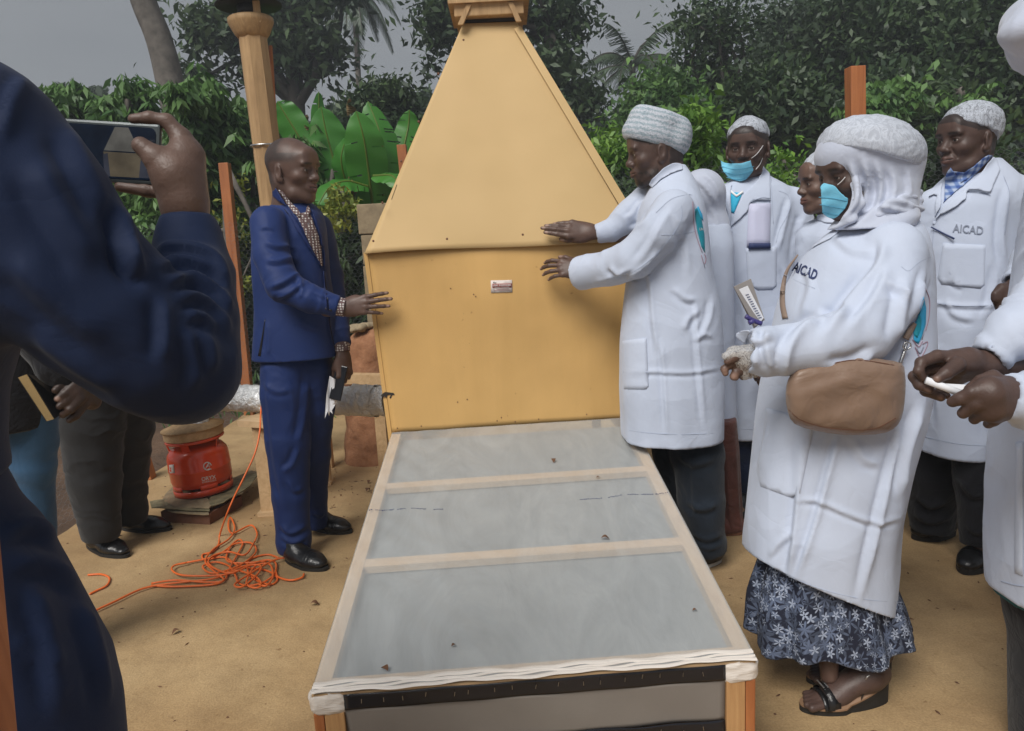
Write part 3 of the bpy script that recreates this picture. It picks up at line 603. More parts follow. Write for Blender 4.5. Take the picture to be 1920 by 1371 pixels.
# ------------------------------------------------------------ anatomy
SKIN = (.108, .064, .050); SKIN2 = (.084, .051, .042); SKIN3 = (.13, .078, .060)
def head(c, f, up=(0, 0, 1), s=1.0, skin=SKIN, hair=True, lookdown=0, beard=0, female=False, wide=1.0, smile=0, h=.0024, neck=(0, -.03, -.2), older=False):
    """c: point between the ears at eye level; f: facing; returns V, Q, tint"""
    sd, f, u = frame(f, up); Rm = A([sd, f, u]); c = A(c, float)
    W = lambda p: c+(A(p, float)*s)@Rm
    S = Sculpt(); e = lambda p, r, k=.012, sub=False, M=None: S.ell(W(p), A(r)*s, Rm if M is None else M@Rm, k*s, sub)
    cn = lambda a, b_, ra, rb, k=.01, sub=False, flat=None: S.cone(W(a), W(b_), ra*s, rb*s, k*s, sub, flat)
    e((0, -.018, .038), (.0745*wide, .094, .083), .0); e((0, .022, .02), (.066*wide, .068, .075), .03); e((0, .024, -.028), (.059*wide, .066, .072), .03)
    e((0, .045, -.082), (.038*wide, .038, .034), .03); e((0, .071, -.099), (.018, .014, .014), .022)
    for q in (-1, 1):
        cn((q*.052*wide, -.012, -.045), (q*.040*wide, .03, -.088), .020, .018, .02); cn((q*.040*wide, .03, -.088), (q*.012, .064, -.102), .018, .015, .02)
        e((q*.042*wide, .060, -.026), (.021, .020, .017), .022); e((q*.030, .084, .021), (.024, .010, .009), .016)
        e((q*.0315, .100, -.001), (.020, .017, .0135), .014, True)
    e((0, .079, .052), (.045, .018, .028), .03)
    cn((0, .083, .012), (0, .101, -.024), .0085, .0105, .014); e((0, .1035, -.030), (.0125, .0125, .0105), .010)
    for q in (-1, 1): e((q*.0135, .0945, -.034), (.0098, .011, .0085), .007); e((q*.0075, .101, -.0425), (.0042, .005, .0035), .003, True)
    e((0, .080, -.064), (.029, .019, .020), .015)                     # muzzle
    for q in (-1, 1):
        cn((0, .0975, -.0595), (q*.022, .083, -.0625+smile*.003), .0062, .0035, .006); cn((0, .0965, -.0715), (q*.020, .083, -.0665+smile*.003), .0078, .0038, .006)
        cn((0, .1065, -.0652), (q*.025, .088, -.0645+smile*.004), .0016, .0012, .003, True)
        # eyelids with a slit, then the ear
        e((q*.0315, .0755, -.001), (.0165, .0145, .0142), .006)
        e((q*.0315, .093, -.0015-.001*lookdown), (.0140, .012, .0040 if lookdown < .5 else .0022), .003, True)
        M = A([[.94, -.34*q, 0], [.34*q, .94, 0], [0, 0, 1]]); e((q*.077*wide, -.008, -.012), (.0085, .019, .031), .008, M=M); e((q*.086*wide, -.004, -.010), (.006, .010, .018), .005, True, M)
        e((q*.076*wide, .002, -.038), (.007, .010, .010), .008)
    if older:
        for q in (-1, 1): cn((q*.020, .092, -.030), (q*.034, .078, -.060), .0028, .0028, .008, True)
    nr = .050 if female else .058
    cn((0, -.022, -.06), neck, nr, nr*1.12, .03)
    e((0, -.045, -.03), (.05, .045, .05), .03)
    S.ell(c+A(neck)@Rm*s+A([0, 0, -.05])*s, A([.085, .06, .05])*s, Rm, .05*s)
    V, Q = S.run(h*s, 1)
    L = ((V-c)@Rm.T)/s; x, y, z = np.abs(L[:, 0]), L[:, 1], L[:, 2]; T = np.tile(A(skin), (len(V), 1)).astype(float)
    T *= (1+.10*(fbm(V*35, 3)-.5)*2)[:, None]
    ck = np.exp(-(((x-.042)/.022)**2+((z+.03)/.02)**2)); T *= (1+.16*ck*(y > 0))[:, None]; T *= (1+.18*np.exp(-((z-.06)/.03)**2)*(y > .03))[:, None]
    lip = np.clip(1.3-np.sqrt((x/.024)**2+((z+.0655)/.0125)**2), 0, 1)*(y > .07); lip = np.clip(lip*3, 0, 1)[:, None]; lc = A((.125, .060, .050)) if not female else A((.14, .055, .050)); T = T*(1-lip*.6)+lc*lip*.6
    cr_ = (np.abs(z+.0652-.0006) < .0016)*(x < .024)*(y > .075); T[cr_ > 0] = (.018, .01, .009)
    br = np.exp(-(((x-.031)/.018)**4+((z-.0225+.10*(x-.028)**2*40*.1)/.0042)**2))*(y > .05); br = np.clip(br*1.4, 0, 1)[:, None]; T = T*(1-br*.88)+A((.012, .010, .010))*br*.88
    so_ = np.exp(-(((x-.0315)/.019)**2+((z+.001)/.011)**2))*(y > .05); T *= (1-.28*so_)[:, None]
    if hair == 'shaved':
        hl = .060-.034*np.clip((x-.030)/.035, 0, 1)-.050*np.clip((x-.050)/.02, 0, 1)*(y < .035); m1 = 1/(1+np.exp(-(z-hl)*220))*1/(1+np.exp(-(y+.03-.09*(z < .06))*-60)); m2 = 1/(1+np.exp((y+.018)*160))/(1+np.exp(-(z+.052)*150)); m3 = 1/(1+np.exp(-(np.hypot((x-.077)/.016, (z+.012)/.038)-1.1)*14)); k = (np.clip(m1+m2, 0, 1)*m3*(.62+.2*fbm(V*60, 2)))[:, None]; T = T*(1-k)+A((.026, .021, .020))*k
    elif hair:
        hl = .058-.030*np.clip((x-.035)/.035, 0, 1)-.065*np.clip((x-.052)/.02, 0, 1)*(y < .035); hz = (z > hl)*(y > -.02)+(y <= -.02)*(z > -.055-.3*(y+.02)*0)*(x < .09)
        hz = hz*((z > hl)+(y < -.03) > 0)*(np.hypot((x-.077)/.014, (z+.012)/.036) > 1); k = np.clip((fbm(V*60, 2)*.5+.75)*hz, 0, 1)[:, None]*.78; T = T*(1-k)+A((.020, .018, .019))*k
    if beard:
        bz = np.clip((-.045-z)*40, 0, 1)*(y > .012)*(np.hypot(x/.022, (z+.066)/.009) > 1)*(z > -.125); k = (bz*beard*np.clip(fbm(V*70, 2)*1.6-.1, 0, 1))[:, None]; T = T*(1-k)+A((.012, .011, .011))*k
    # eyeballs
    parts = [(V, Q, T)]
    for q in (-1, 1):
        nu, nv = 20, 14; cc = W((q*.0315, .0758, -.0015)); r = .0128*s; VV = [];
        for i in range(nv+1):
            ph = math.pi*i/nv
            for j in range(nu): th = 2*math.pi*j/nu; VV.append(cc+(sd*math.sin(ph)*math.cos(th)+u*math.sin(ph)*math.sin(th)+f*math.cos(ph))*r)
        VV = A(VV); FF = A([[i*nu+j, i*nu+(j+1) % nu, (i+1)*nu+(j+1) % nu, (i+1)*nu+j] for i in range(nv) for j in range(nu)])
        an = np.arccos(np.clip(((VV-cc)@f)/r, -1, 1)); TT = np.tile(A((.38, .34, .31)), (len(VV), 1)); TT[an < .62] = (.015, .009, .007); parts.append((VV, FF, TT))
    return join(*parts)
def hand(wr, fwd, back, thumb, s=1.0, curl=(20, 25, 15), spread=6, thumbp=(35, 10, 10), skin=SKIN, fore=.10, foredir=None, h=.0022, curls=None, lens=1.0, spreads=None, thcurl=15):
    """wr wrist; fwd towards the fingers; back: out of the back of the hand; thumb: +1/-1 side of cross(fwd, back)"""
    fwd = unit(fwd); back = unit(A(back)-fwd*np.dot(back, fwd)); lat = np.cross(fwd, back)*thumb; wr = A(wr, float)
    W = lambda a, b_, c: wr+(fwd*a+lat*b_+back*c)*s
    S = Sculpt(); kn = [(.092, .030, .004), (.096, .010, .007), (.091, -.010, .005), (.083, -.028, .001)]
    bs = [(.012, .014, 0), (.012, .006, 0), (.012, -.004, 0), (.012, -.014, 0)]
    for a, b_ in zip(bs, kn): S.cone(W(*a), W(*b_), .0145*s, .0112*s, .012*s, flat=(back, .92))
    S.ell(W(.05, .002, -.006), A((.045, .036, .013))*s, A([fwd, lat, back]), .012*s)
    S.ell(W(.038, .026, -.010), A((.032, .016, .015))*s, A([unit(fwd+lat*.5), unit(lat-fwd*.5), back]), .012*s)     # thenar
    S.ell(W(.035, -.026, -.010), A((.034, .012, .013))*s, A([fwd, lat, back]), .012*s)
    fd = unit(foredir) if foredir is not None else -fwd
    S.cone(W(.012, 0, 0), wr+fd*fore*s, .0255*s, .033*s, .018*s, flat=(back, .78))
    ph = [(.043, .026, .021), (.047, .030, .022), (.043, .028, .021), (.034, .020, .018)]; rr = [.0088, .0090, .0085, .0075]; nails = []
    sp = spreads or [spread, spread*.3, -spread*.4, -spread*1.2]
    for i in range(4):
        a = math.radians(sp[i]); d = fwd*math.cos(a)+lat*math.sin(a); n = back; p = W(*kn[i]); cu_ = curls[i] if curls else curl
        for j in range(3):
            t = math.radians(cu_[j]); d, n = d*math.cos(t)-n*math.sin(t), n*math.cos(t)+d*math.sin(t)
            q = p+d*ph[i][j]*s*lens; r0 = rr[i]*(1.05, .97, .88)[j]*s; r1 = rr[i]*(.97, .88, .74)[j]*s
            S.cone(p, q, r0, r1, .0035*s if j else .006*s)
            if j == 2: nails.append((p+d*ph[i][j]*.72*s*lens+n*r1*.9, r1*1.0))
            p = q
    a = math.radians(thumbp[0]); d = unit(fwd*math.cos(a)+lat*math.sin(a)-back*math.sin(math.radians(thumbp[1]))); p = W(.028, .026, -.008); n = unit(np.cross(d, np.cross(lat, d))*1+back*.3); n = unit(back-d*np.dot(back, d)+lat*.6)
    inn = unit(-lat*.8+fwd*.1-back*.2)
    for j, (L_, r0, r1) in enumerate([(.036, .0125, .0108), (.030, .0104, .0098), (.026, .0098, .0076)]):
        if j: d = unit(d+inn*math.tan(math.radians(thcurl if j == 2 else thumbp[2])))
        q = p+d*L_*s; S.cone(p, q, r0*s, r1*s, .010*s if j == 0 else .004*s); p = q
    nails.append((p-d*.006*s+unit(n-d*np.dot(n, d))*.0075*s, .009*s))
    V, Q = S.run(h*s, 1)
    T = np.tile(A(skin), (len(V), 1)).astype(float); N = vnormals(V, Q); pal = np.clip(-(N@back)*1.4-.35, 0, 1)[:, None]*.55; T = T*(1-pal)+A((.22, .12, .085))*pal
    for p, r in nails:
        k = np.clip(1.5-np.linalg.norm(V-p, axis=1)/r, 0, 1)[:, None]; T = T*(1-k)+A((.34, .22, .17))*k
    return V, Q, T
def finger_hand(palm, chains, nails=(), skin=SKIN, k=.010, h=.0024, ells=(), palmdir=None):
    """hand given joint by joint; palm: list of (a,b,ra,rb), chains: list of (points, radii)"""
    S = Sculpt()
    for a, b_, ra, rb in palm: S.cone(a, b_, ra, rb, .016)
    for c, r, M in ells: S.ell(c, r, M, .014)
    for pts, rs in chains:
        for i in range(len(pts)-1): S.cone(pts[i], pts[i+1], rs[i], rs[i+1], k if i == 0 else .004)
    V, Q = S.run(h, 1); T = np.tile(A(skin), (len(V), 1)).astype(float); T *= (1+.12*(fbm(V*40, 3)-.5)*2)[:, None]
    if palmdir is not None:
        N = vnormals(V, Q); pal = np.clip((N@unit(palmdir))*1.3-.3, 0, 1)[:, None]*.5; T = T*(1-pal)+A((.22, .12, .085))*pal
    for p, r in nails:
        kk = np.clip(1.6-np.linalg.norm(V-A(p), axis=1)/r, 0, 1)[:, None]; T = T*(1-kk)+A((.30, .19, .15))*kk
    return V, Q, T
def innerbody(pts, k=.05, h=.013, skin=SKIN):
    """the hidden trunk and limbs under the clothes: list of (a, b, ra, rb)"""
    S = Sculpt()
    for a, b_, ra, rb in pts: S.cone(a, b_, ra, rb, k)
    V, Q = S.run(h, 1); return V, Q, np.tile(A(skin), (len(V), 1))
def st_px(rows):
    """rows (py, xl, xr, Y, ry) -> loft stations"""
    o = []
    for py, xl, xr, Y, ry in rows:
        c = P((xl+xr)/2, py, Y); o.append((c[2], c[0], Y, (xr-xl)/2*mpp((xl+xr)/2, py, Y), ry))
    return o
def shoe(heel, toe, wd=.095, ht=.085, mat='leather_black', sole='sole_black', parent=None, rise=.035, name='shoe', label=None, blunt=0.75, sthick=.012, lacing=False):
    heel = A(heel, float); toe = A(toe, float); f = unit(toe-heel); L = np.linalg.norm(toe-heel); s = np.cross(f, (0, 0, 1)); z = A([0, 0, 1.]); b_ = A([heel[0], heel[1], sthick])
    W = lambda a, c, d: b_+f*a*L+s*c*wd+z*d
    S = Sculpt(); Rm = A([f, s, z])
    S.cone(W(.14, 0, .030), W(.30, 0, .032), .036, .040, .02, flat=(s, .92)); S.cone(W(.22, 0, .045), W(.22, 0, ht), .038, .037, .02)
    S.cone(W(.32, 0, .030), W(.68, 0, .020), .042, .040, .03, flat=(z, .80)); S.cone(W(.62, 0, .018), W(1-.036/L, 0, .014), .042, .038*blunt, .03, flat=(z, .62))
    S.cut(b_, (0, 0, -1)); V, Q = S.run(.004, 1)
    t_ = ((V-b_)@f)/L; N = vnormals(V, Q); V = V-N*(np.exp(-((t_-.70)/.012)**2)*.0016+np.exp(-((t_-.64)/.012)**2)*.0013)[:, None]*(V[:, 2] > .03)[:, None]
    o = mesh(name, V, Q, mat, parent)
    if label: o['label'] = label
    w_ = []; n = 40
    for i in range(n):
        a = 2*math.pi*i/n; x = math.cos(a); y = math.sin(a); lx = .5+.505*x; wy = wd*.5*(y)*(1.02-.16*abs(lx-.62)*2)*(1 if lx > .5 else .88+.1*lx)
        w_.append((b_+f*lx*L+s*wy))
    B = MB(); V2 = [q*A([1, 1, 0])+A([0, 0, .0015]) for q in w_]+[q*A([1, 1, 0])+A([0, 0, sthick+.003]) for q in w_]
    B.add(V2, [tuple(range(n))[::-1], tuple(range(n, 2*n))]+[(i, (i+1) % n, n+(i+1) % n, n+i) for i in range(n)]); so_ = B.build('sole', sole, o)
    return o
# ============================================================ SETTING
def sheet(name, poly, z, mat, k='structure', n=None):
    o = mesh(name, [(x, y, z) for x, y in poly], [tuple(range(len(poly)))], mat, None, False); return kind(o, k)
# earth: one big sheet, gently uneven, out to the horizon
xs = np.concatenate([np.linspace(-120, -12, 12), np.linspace(-11, 11, 60), np.linspace(12, 120, 12)]); ys = np.concatenate([np.linspace(-8, 14, 60), np.linspace(16, 160, 16)])
gx, gy = np.meshgrid(xs, ys, indexing='ij'); gz = -.05+(fbm(np.stack([gx*.8, gy*.8, gx*0], -1), 3)-.5)*.05*np.clip((gy-5)/3, 0, 1)
Vg = np.stack([gx, gy, gz], -1).reshape(-1, 3); ni, nj = gx.shape
Fg = A([[i*nj+j, (i+1)*nj+j, (i+1)*nj+j+1, i*nj+j+1] for i in range(ni-1) for j in range(nj-1)])
kind(mesh('ground', Vg, Fg, 'earth'), 'structure')
e1 = G(467, 772); e2 = G(300, 880)
dv = unit(e2-e1); pl = [e1, e1-dv*0+A([9, .6, 0]), A([9, -4, 0]), A([-7, -4, 0]), e2+dv*4+A([0, -1.5, 0]), e2]
sl = MB(); n_ = len(pl); pe = [A([p[0], p[1], 0]) for p in pl]
dense = densify([(p[0], p[1]) for p in pe], .12); rj = np.random.default_rng(3); dense = dense+(rj.random(dense.shape)-.5)*.02
V = [(x, y, 0) for x, y in dense]+[(x, y, -.07) for x, y in dense]; n_ = len(dense)
slab = mesh('concrete_slab', V, [tuple(range(n_))]+[(i, (i+1) % n_, n_+(i+1) % n_, n_+i) for i in range(n_)], 'ground', None, False)
bm = bmesh.new(); bm.from_mesh(slab.data); bmesh.ops.recalc_face_normals(bm, faces=bm.faces); bmesh.ops.triangulate(bm, faces=[f for f in bm.faces if len(f.verts) > 4]); bm.to_mesh(slab.data); bm.free(); kind(slab, 'structure')
# wooded hill that closes the view
hx = np.linspace(-70, 80, 90); hy = np.linspace(16, 60, 30); gx, gy = np.meshgrid(hx, hy, indexing='ij')
top = 1.2+3.6*np.clip((gx+4)/26, 0, 1)+.0*gx; gz = np.clip((gy-17)/15, 0, 1)**.8*(top+1.2)-.1+(fbm(np.stack([gx*.35, gy*.35, gx*0+3], -1), 4)-.5)*1.6*np.clip((gy-17)/6, 0, 1)
V = np.stack([gx, gy, gz], -1).reshape(-1, 3); ni, nj = gx.shape
kind(mesh('hill', V, A([[i*nj+j, (i+1)*nj+j, (i+1)*nj+j+1, i*nj+j+1] for i in range(ni-1) for j in range(nj-1)]), 'hill'), 'structure')

# ============================================================ SOLAR DRYER: yellow cabinet with a tapering hood
FY, FS = 3.02, .047            # the front face lies on Y = FY + FS*X
FN = unit([-FS, 1, 0]); FP0 = A([0, FY, 0]); FT = unit([1, FS, 0])
fp = lambda x, y, off=0.: onpl(x, y, FP0+FN*off, FN)
dry = thing('solar_dryer', 'tall yellow plywood drying cabinet with a tapering hood, touched by men on both sides', 'dryer', (0, 3.1, 0))
tl, tr, br, bl = fp(690, 474), fp(1210, 446), fp(1192, 784), fp(735, 811)
zt, zb = (tl[2]+tr[2])/2, (bl[2]+br[2])/2; DEP = .92
tl[2] = tr[2] = zt; bl[2] = br[2] = zb
# front panel as a fine grid, with a slight bow, 12 mm thick
nu, nv = 40, 30; Vp = []
for i in range(nu+1):
    for j in range(nv+1):
        u, v = i/nu, j/nv; p = (bl*(1-u)+br*u)*(1-v)+(tl*(1-u)+tr*u)*v; p = p-FN*(.004*math.sin(u*3.1)*math.sin(v*3.0)+.003*math.sin(u*9+v*4)); Vp.append(p)
F = [(i*(nv+1)+j, (i+1)*(nv+1)+j, (i+1)*(nv+1)+j+1, i*(nv+1)+j+1) for i in range(nu) for j in range(nv)]
V, FF = shell(None, F, A(Vp), np.tile(FN*.012, (len(Vp), 1))); front = mesh('front_panel', V, FF, 'plywood', dry)
# side panels project 14 mm past the front panel's edges and run lower
def sidep(sgn, ptop, pbot, zlow):
    o = FT*sgn; a = ptop+o*.002; k = (pbot-ptop)/(pbot[2]-ptop[2]); b_ = ptop+k*(zlow-ptop[2])+o*.002
    m = MB(); q = [b_, a, a+FN*DEP, b_+FN*DEP]; m.slab(q, o*.016); return m.build('side_panel', 'plywood', dry)
sidep(-1, tl+FN*.002, bl+FN*.002, .40); sidep(1, tr+FN*.002, br+FN*.002, .40)
m = MB(); m.slab([bl+FN*(DEP+.003), br+FN*(DEP+.003), tr+FN*(DEP+.003), tl+FN*(DEP+.003)], FN*.012); m.build('back_panel', 'plywood', dry)
m = MB(); m.slab([bl+FN*.02+A([0, 0, .02]), br+FN*.02+A([0, 0, .02]), br+FN*(DEP-.02)+A([0, 0, .02]), bl+FN*(DEP-.02)+A([0, 0, .02])], A([0, 0, .015])); m.build('floor_panel', 'plywood', dry)
for c in (bl+FT*.03+FN*.06, br-FT*.03+FN*.06, bl+FT*.03+FN*(DEP-.06), br-FT*.03+FN*(DEP-.06)):
    m = MB(); m.box(c[0]-.022, c[0]+.022, c[1]-.022, c[1]+.022, 0, zb+.05); m.build('leg', 'wood_tan', dry)
# hood: four sloped sheets, apex neck behind
HO = .03; hb = zt-.004
h0 = fp(683, 470, -.022); h1 = fp(1219, 443, -.022); h0[2] = h1[2] = hb; h2 = h1+FN*(DEP+.05); h3 = h0+FN*(DEP+.05)
cen = (h0+h1+h2+h3)/4; t0 = P(868, 46, cen[1]-.14); t1 = P(968, 39, cen[1]-.13); zt2 = (t0[2]+t1[2])/2; t0[2] = t1[2] = zt2; t2 = t1+FN*.26; t3 = t0+FN*.26
def hoodsheet(a, b_, c, d, name, wav=0.0, th=.006):
    nn = unit(np.cross(b_-a, d-a)); V = []; nu, nv = 40, 44
    for i in range(nu+1):
        for j in range(nv+1):
            u, v = i/nu, j/nv; p = (a*(1-u)+b_*u)*(1-v)+(d*(1-u)+c*u)*v
            bow = math.sin(math.pi*u)*math.sin(math.pi*v); p = p+nn*(wav*(1.0*bow*(.6+.5*math.sin(5*u+3*v))+.55*max(0, 1-v/.05)*math.sin(u*9+1)*.8)); p = p+A([0, 0, 1])*wav*.5*max(0, 1-v/.06)*math.sin(u*7)
            V.append(p)
    F = [(i*(nv+1)+j, (i+1)*(nv+1)+j, (i+1)*(nv+1)+j+1, i*(nv+1)+j+1) for i in range(nu) for j in range(nv)]
    V, FF = shell(None, F, A(V), np.tile(-nn*th, (len(V), 1))); return mesh(name, V, FF, 'hood_sheet', hood)
hood = mesh('hood', [t0, t1, t2, t3], [(0, 1, 2, 3)], 'hood_sheet', dry, False)
hf = hoodsheet(h0, h1, t1, t0, 'front_sheet', .010); hoodsheet(h1, h2, t2, t1, 'side_sheet', .003); hoodsheet(h3, h0, t0, t3, 'side_sheet', .003); hoodsheet(h2, h3, t3, t2, 'back_sheet', .003)
hn = unit(np.cross(h1-h0, t0-h0)); hood_pt = h0
# folded flange strips and the dark gaps beside them, then the screws
flr = mesh('seam_flange', *shell(None, [(0, 1, 2, 3)], A([onpl(x, y, h0+hn*.0135, hn) for x, y in ((1166, 392), (1181, 386), (976, 48), (964, 54))]), np.tile(-hn*.003, (4, 1))), 'hood_sheet', dry, False)
gp = [(968, 58), (990, 96), (1012, 128), (1040, 172), (1068, 226), (1100, 280), (1134, 338), (1164, 390)]
thf = bvh_obj(hf)
strip('seam_gap', thf, gp, [1.2, 3.2, 2.2, 3.4, 2.0, 2.6, 1.5], 'soot', dry, lift=.0022, thick=.002)
strip('seam_gap', thf, [(734, 374), (744, 346)], [.6, 2.4, .6], 'soot', dry, lift=.0022, thick=.002)
for x, y in [(717, 380+0), (752, 302), (785, 228), (822, 138), (1013, 120), (1048, 178), (1085, 237), (1142, 333), (700, 452), (838, 448), (980, 440), (869, 75), (1100, 436)]:
    q = onsurf(thf, A([[x, y]], float), 3, .0)[0]; m = MB(); m.lathe(q+hn*.0, [(.0045, -.004), (.0045, .001), (.003, .0022), (.001, .0025)], 10, hn); m.build('screw', 'rust', dry, True)
# vent: posts and a little lidded box over the neck
vx0, vx1 = t0[0]-.02, t1[0]+.02; vy0, vy1 = t0[1]-.03, t3[1]+.03
vent = MB(); zc = P(914, 30, vy0)[2]; vent.box(vx0-.012, vx1+.012, vy0-.012, vy1+.012, zc, zc+.16); vent = vent.build('vent_cap', 'wood_tan', dry, bevel=.004)
m = MB(); m.box(vx0-.035, vx1+.035, vy0-.03, vy1+.03, P(914, 7, vy0)[2], P(914, 7, vy0)[2]+.02); m.build('cap_lid', 'wood_tan', vent)
for a, b_ in (((863, 46), (879, 8)), ((973, 40), (957, 4))):
    pa, pb = P(*a, vy0-.02), P(*b_, vy0-.02); m = MB(); m.slab([pa-A([.011, 0, 0]), pa+A([.011, 0, 0]), pb+A([.011, 0, 0]), pb-A([.011, 0, 0])], A([0, .02, 0])); m.build('bracket', 'wood_tan', dry)
for a in (vx0+.01, vx1-.01):
    m = MB(); m.box(a-.01, a+.01, vy1-.03, vy1-.01, zt2-.02, zc); m.build('bracket', 'wood_tan', dry)
m = MB(); m.box(vx0+.02, vx1-.02, vy0+.04, vy1-.04, zt2+.004, zt2+.04); m.build('dark_neck', 'dark_metal', dry)
# maker's sticker
tf = bvh_obj(front)
st = patch('sticker', tf, [(920, 526), (960, 525), (960.5, 548), (920.5, 549)], 'sticker', dry, lift=.003, thick=.002, s=8)
patch('print_band', tf, [(923.2, 532.3), (959.6, 531.5), (959.6, 539.3), (923.4, 540)], 'sticker_red', st, lift=.0045, thick=.001, s=8)
text_px('lettering', 'By:', tf, 925, 531.2, 931, 531, 2.8, 'soot', st, .0045, thick=.0005)
text_px('lettering', 'LEGAT WOODWORKS', tf, 924.6, 536.8, 958, 536.1, 3.2, 'print_white', st, .006, bold=.02, thick=.0005)
text_px('lettering', 'MOSHI - TANZANIA', tf, 928, 539.6, 955, 539.0, 1.6, 'print_white', st, .006, thick=.0005)
strip('print_line', tf, [(931, 542.3), (954, 541.7)], .9, 'sticker_print', st, .0045, .0005); strip('print_line', tf, [(926, 544.7), (957, 544.2)], .8, 'sticker_print', st, .0045, .0005)
# scorched spot near the duct
for pl_ in ([(714, 741), (722, 735), (738, 737), (740, 741), (728, 741), (716, 746)], [(733, 741), (736, 740), (732, 748), (730, 745)], [(716, 742), (725, 741), (718, 749), (715, 753)], [(721, 742), (727, 741), (724, 747)]):
    patch('scorch_mark', tf, pl_, 'soot', dry, lift=.0018, thick=.0016, s=4, smo=False)
for x, y in [(845, 541), (888, 552), (892, 556), (932, 789), (966, 791), (858, 754), (876, 749), (940, 783), (790, 799), (745, 803), (1010, 786), (1100, 777)]:
    patch('nail_mark', tf, [(x-1, y-1.2), (x+1.1, y-.8), (x+.8, y+1.4), (x-1, y+1)], 'rust', dry, lift=.0016, thick=.0014, s=4, smo=False)

# ============================================================ COLLECTOR: long sloping film-covered frame
col = thing('solar_collector', 'long low frame covered with cloudy plastic film sloping down in front of the yellow cabinet', 'solar collector', (0, 2.2, 0))
cfl, cfr = fp(735, 812, -.008), fp(1181, 785, -.008); zf = (cfl[2]+cfr[2])/2
YN = 1.52; cnl, cnr = P(583, 1297, YN), P(1417, 1240, YN+.047*1.0); zn = (cnl[2]+cnr[2])/2
cfl[2] = cfr[2] = zf; cnl[2] = cnr[2] = zn
CN = unit(np.cross(cnr-cnl, cfl-cnl)); CN = CN if CN[2] > 0 else -CN
cp = lambda x, y, off=0.: onpl(x, y, cnl+CN*off, CN)
def plank3(a, b_, wdir, w_, t, name, mat, parent, top=0.0):
    m = MB(); a = a+CN*top; b_ = b_+CN*top; m.slab([a, b_, b_+wdir*w_, a+wdir*w_], -CN*t); return m.build(name, mat, parent)
SX = unit(cnr-cnl)
plank3(cnl, cfl, SX, .036, .11, 'side_rail', 'wood_pale', col, -.004); plank3(cnr, cfr, -SX, .036, .11, 'side_rail', 'wood_pale', col, -.004)
AL = unit((cfl+cfr)/2-(cnl+cnr)/2)
for (a, b_) in (((718, 914), (1219, 880)), ((671, 1061), (1283, 1018))):
    pa, pb = cp(*a), cp(*b_); pa = pa-SX*.002; pb = pb+SX*.004; plank3(pa, pb, AL, .042, .022, 'cross_bar', 'wood_pale_h', col, -.006)
pa, pb = cnl+SX*.036+AL*.002, cnr-SX*.036+AL*.002; plank3(pa, pb, AL, .05, .06, 'cross_bar', 'wood_pale_h', col, -.005)
m = MB(); q = [cnl+SX*.03-CN*.035, cnr-SX*.03-CN*.035, cfr-SX*.03-CN*.035, cfl+SX*.03-CN*.035]; m.slab(q, -CN*.01); m.build('absorber_sheet', 'absorber', col)
# the film itself, wrinkled, wrapped over the rails
nu, nv = 90, 120; V = []
for i in range(nu+1):
    for j in range(nv+1):
        u, v = i/nu, j/nv; p = (cnl*(1-u)+cnr*u)*(1-v)+(cfl*(1-u)+cfr*u)*v; V.append(p)
V = A(V); uu = np.repeat(np.linspace(0, 1, nu+1), nv+1); vv = np.tile(np.linspace(0, 1, nv+1), nu+1)
diag = (V[:, 0]*1.0+V[:, 1]*.9); wri = .0011*np.sin(diag*52+fbm(V*4, 2)*9)*np.exp(-(uu/.35)**2)+.0016*(ridge(np.stack([V[:, 0]*9+V[:, 1]*4, V[:, 1]*3-V[:, 0]*3, V[:, 2]*0], 1))**4)
sag = -.0035*np.sin(np.pi*uu)**.5; V = V+CN*(wri+.003)[:, None]; edge = (uu < .001)|(uu > .999)
F = [(i*(nv+1)+j, (i+1)*(nv+1)+j, (i+1)*(nv+1)+j+1, i*(nv+1)+j+1) for i in range(nu) for j in range(nv)]
film = mesh('plastic_film', V, F, 'film', col)
# skirts of film at the sides
for a, b_, o in ((cnl, cfl, -SX), (cnr, cfr, SX)):
    q = [a+o*.0025+CN*.002, b_+o*.0025+CN*.002, b_+o*.0025-CN*.10, a+o*.0025-CN*.10]; mesh('film_skirt', q, [(0, 1, 2, 3)], 'film', col, False)
# folded hem of film along the front edge: a few rolled pleats
for k, (y0, y1, hgt) in enumerate(((0, .012, .0025), (.011, .019, .003), (.018, .025, .004), (.024, .038, .002))):
    m = []; n = 70
    for i in range(n+1):
        u = i/n; b0 = cnl*(1-u)+cnr*u; wv = .0035*math.sin(u*23+k*2)+.002*math.sin(u*61+k)
        for t in range(5):
            s_ = t/4; m.append(b0+AL*(y0+(y1-y0)*s_+wv-.006)+CN*(.004+hgt*math.sin(math.pi*s_)))
    F = [(i*5+t, (i+1)*5+t, (i+1)*5+t+1, i*5+t+1) for i in range(n) for t in range(4)]; mesh('film_hem', m, F, 'film_fold', col)
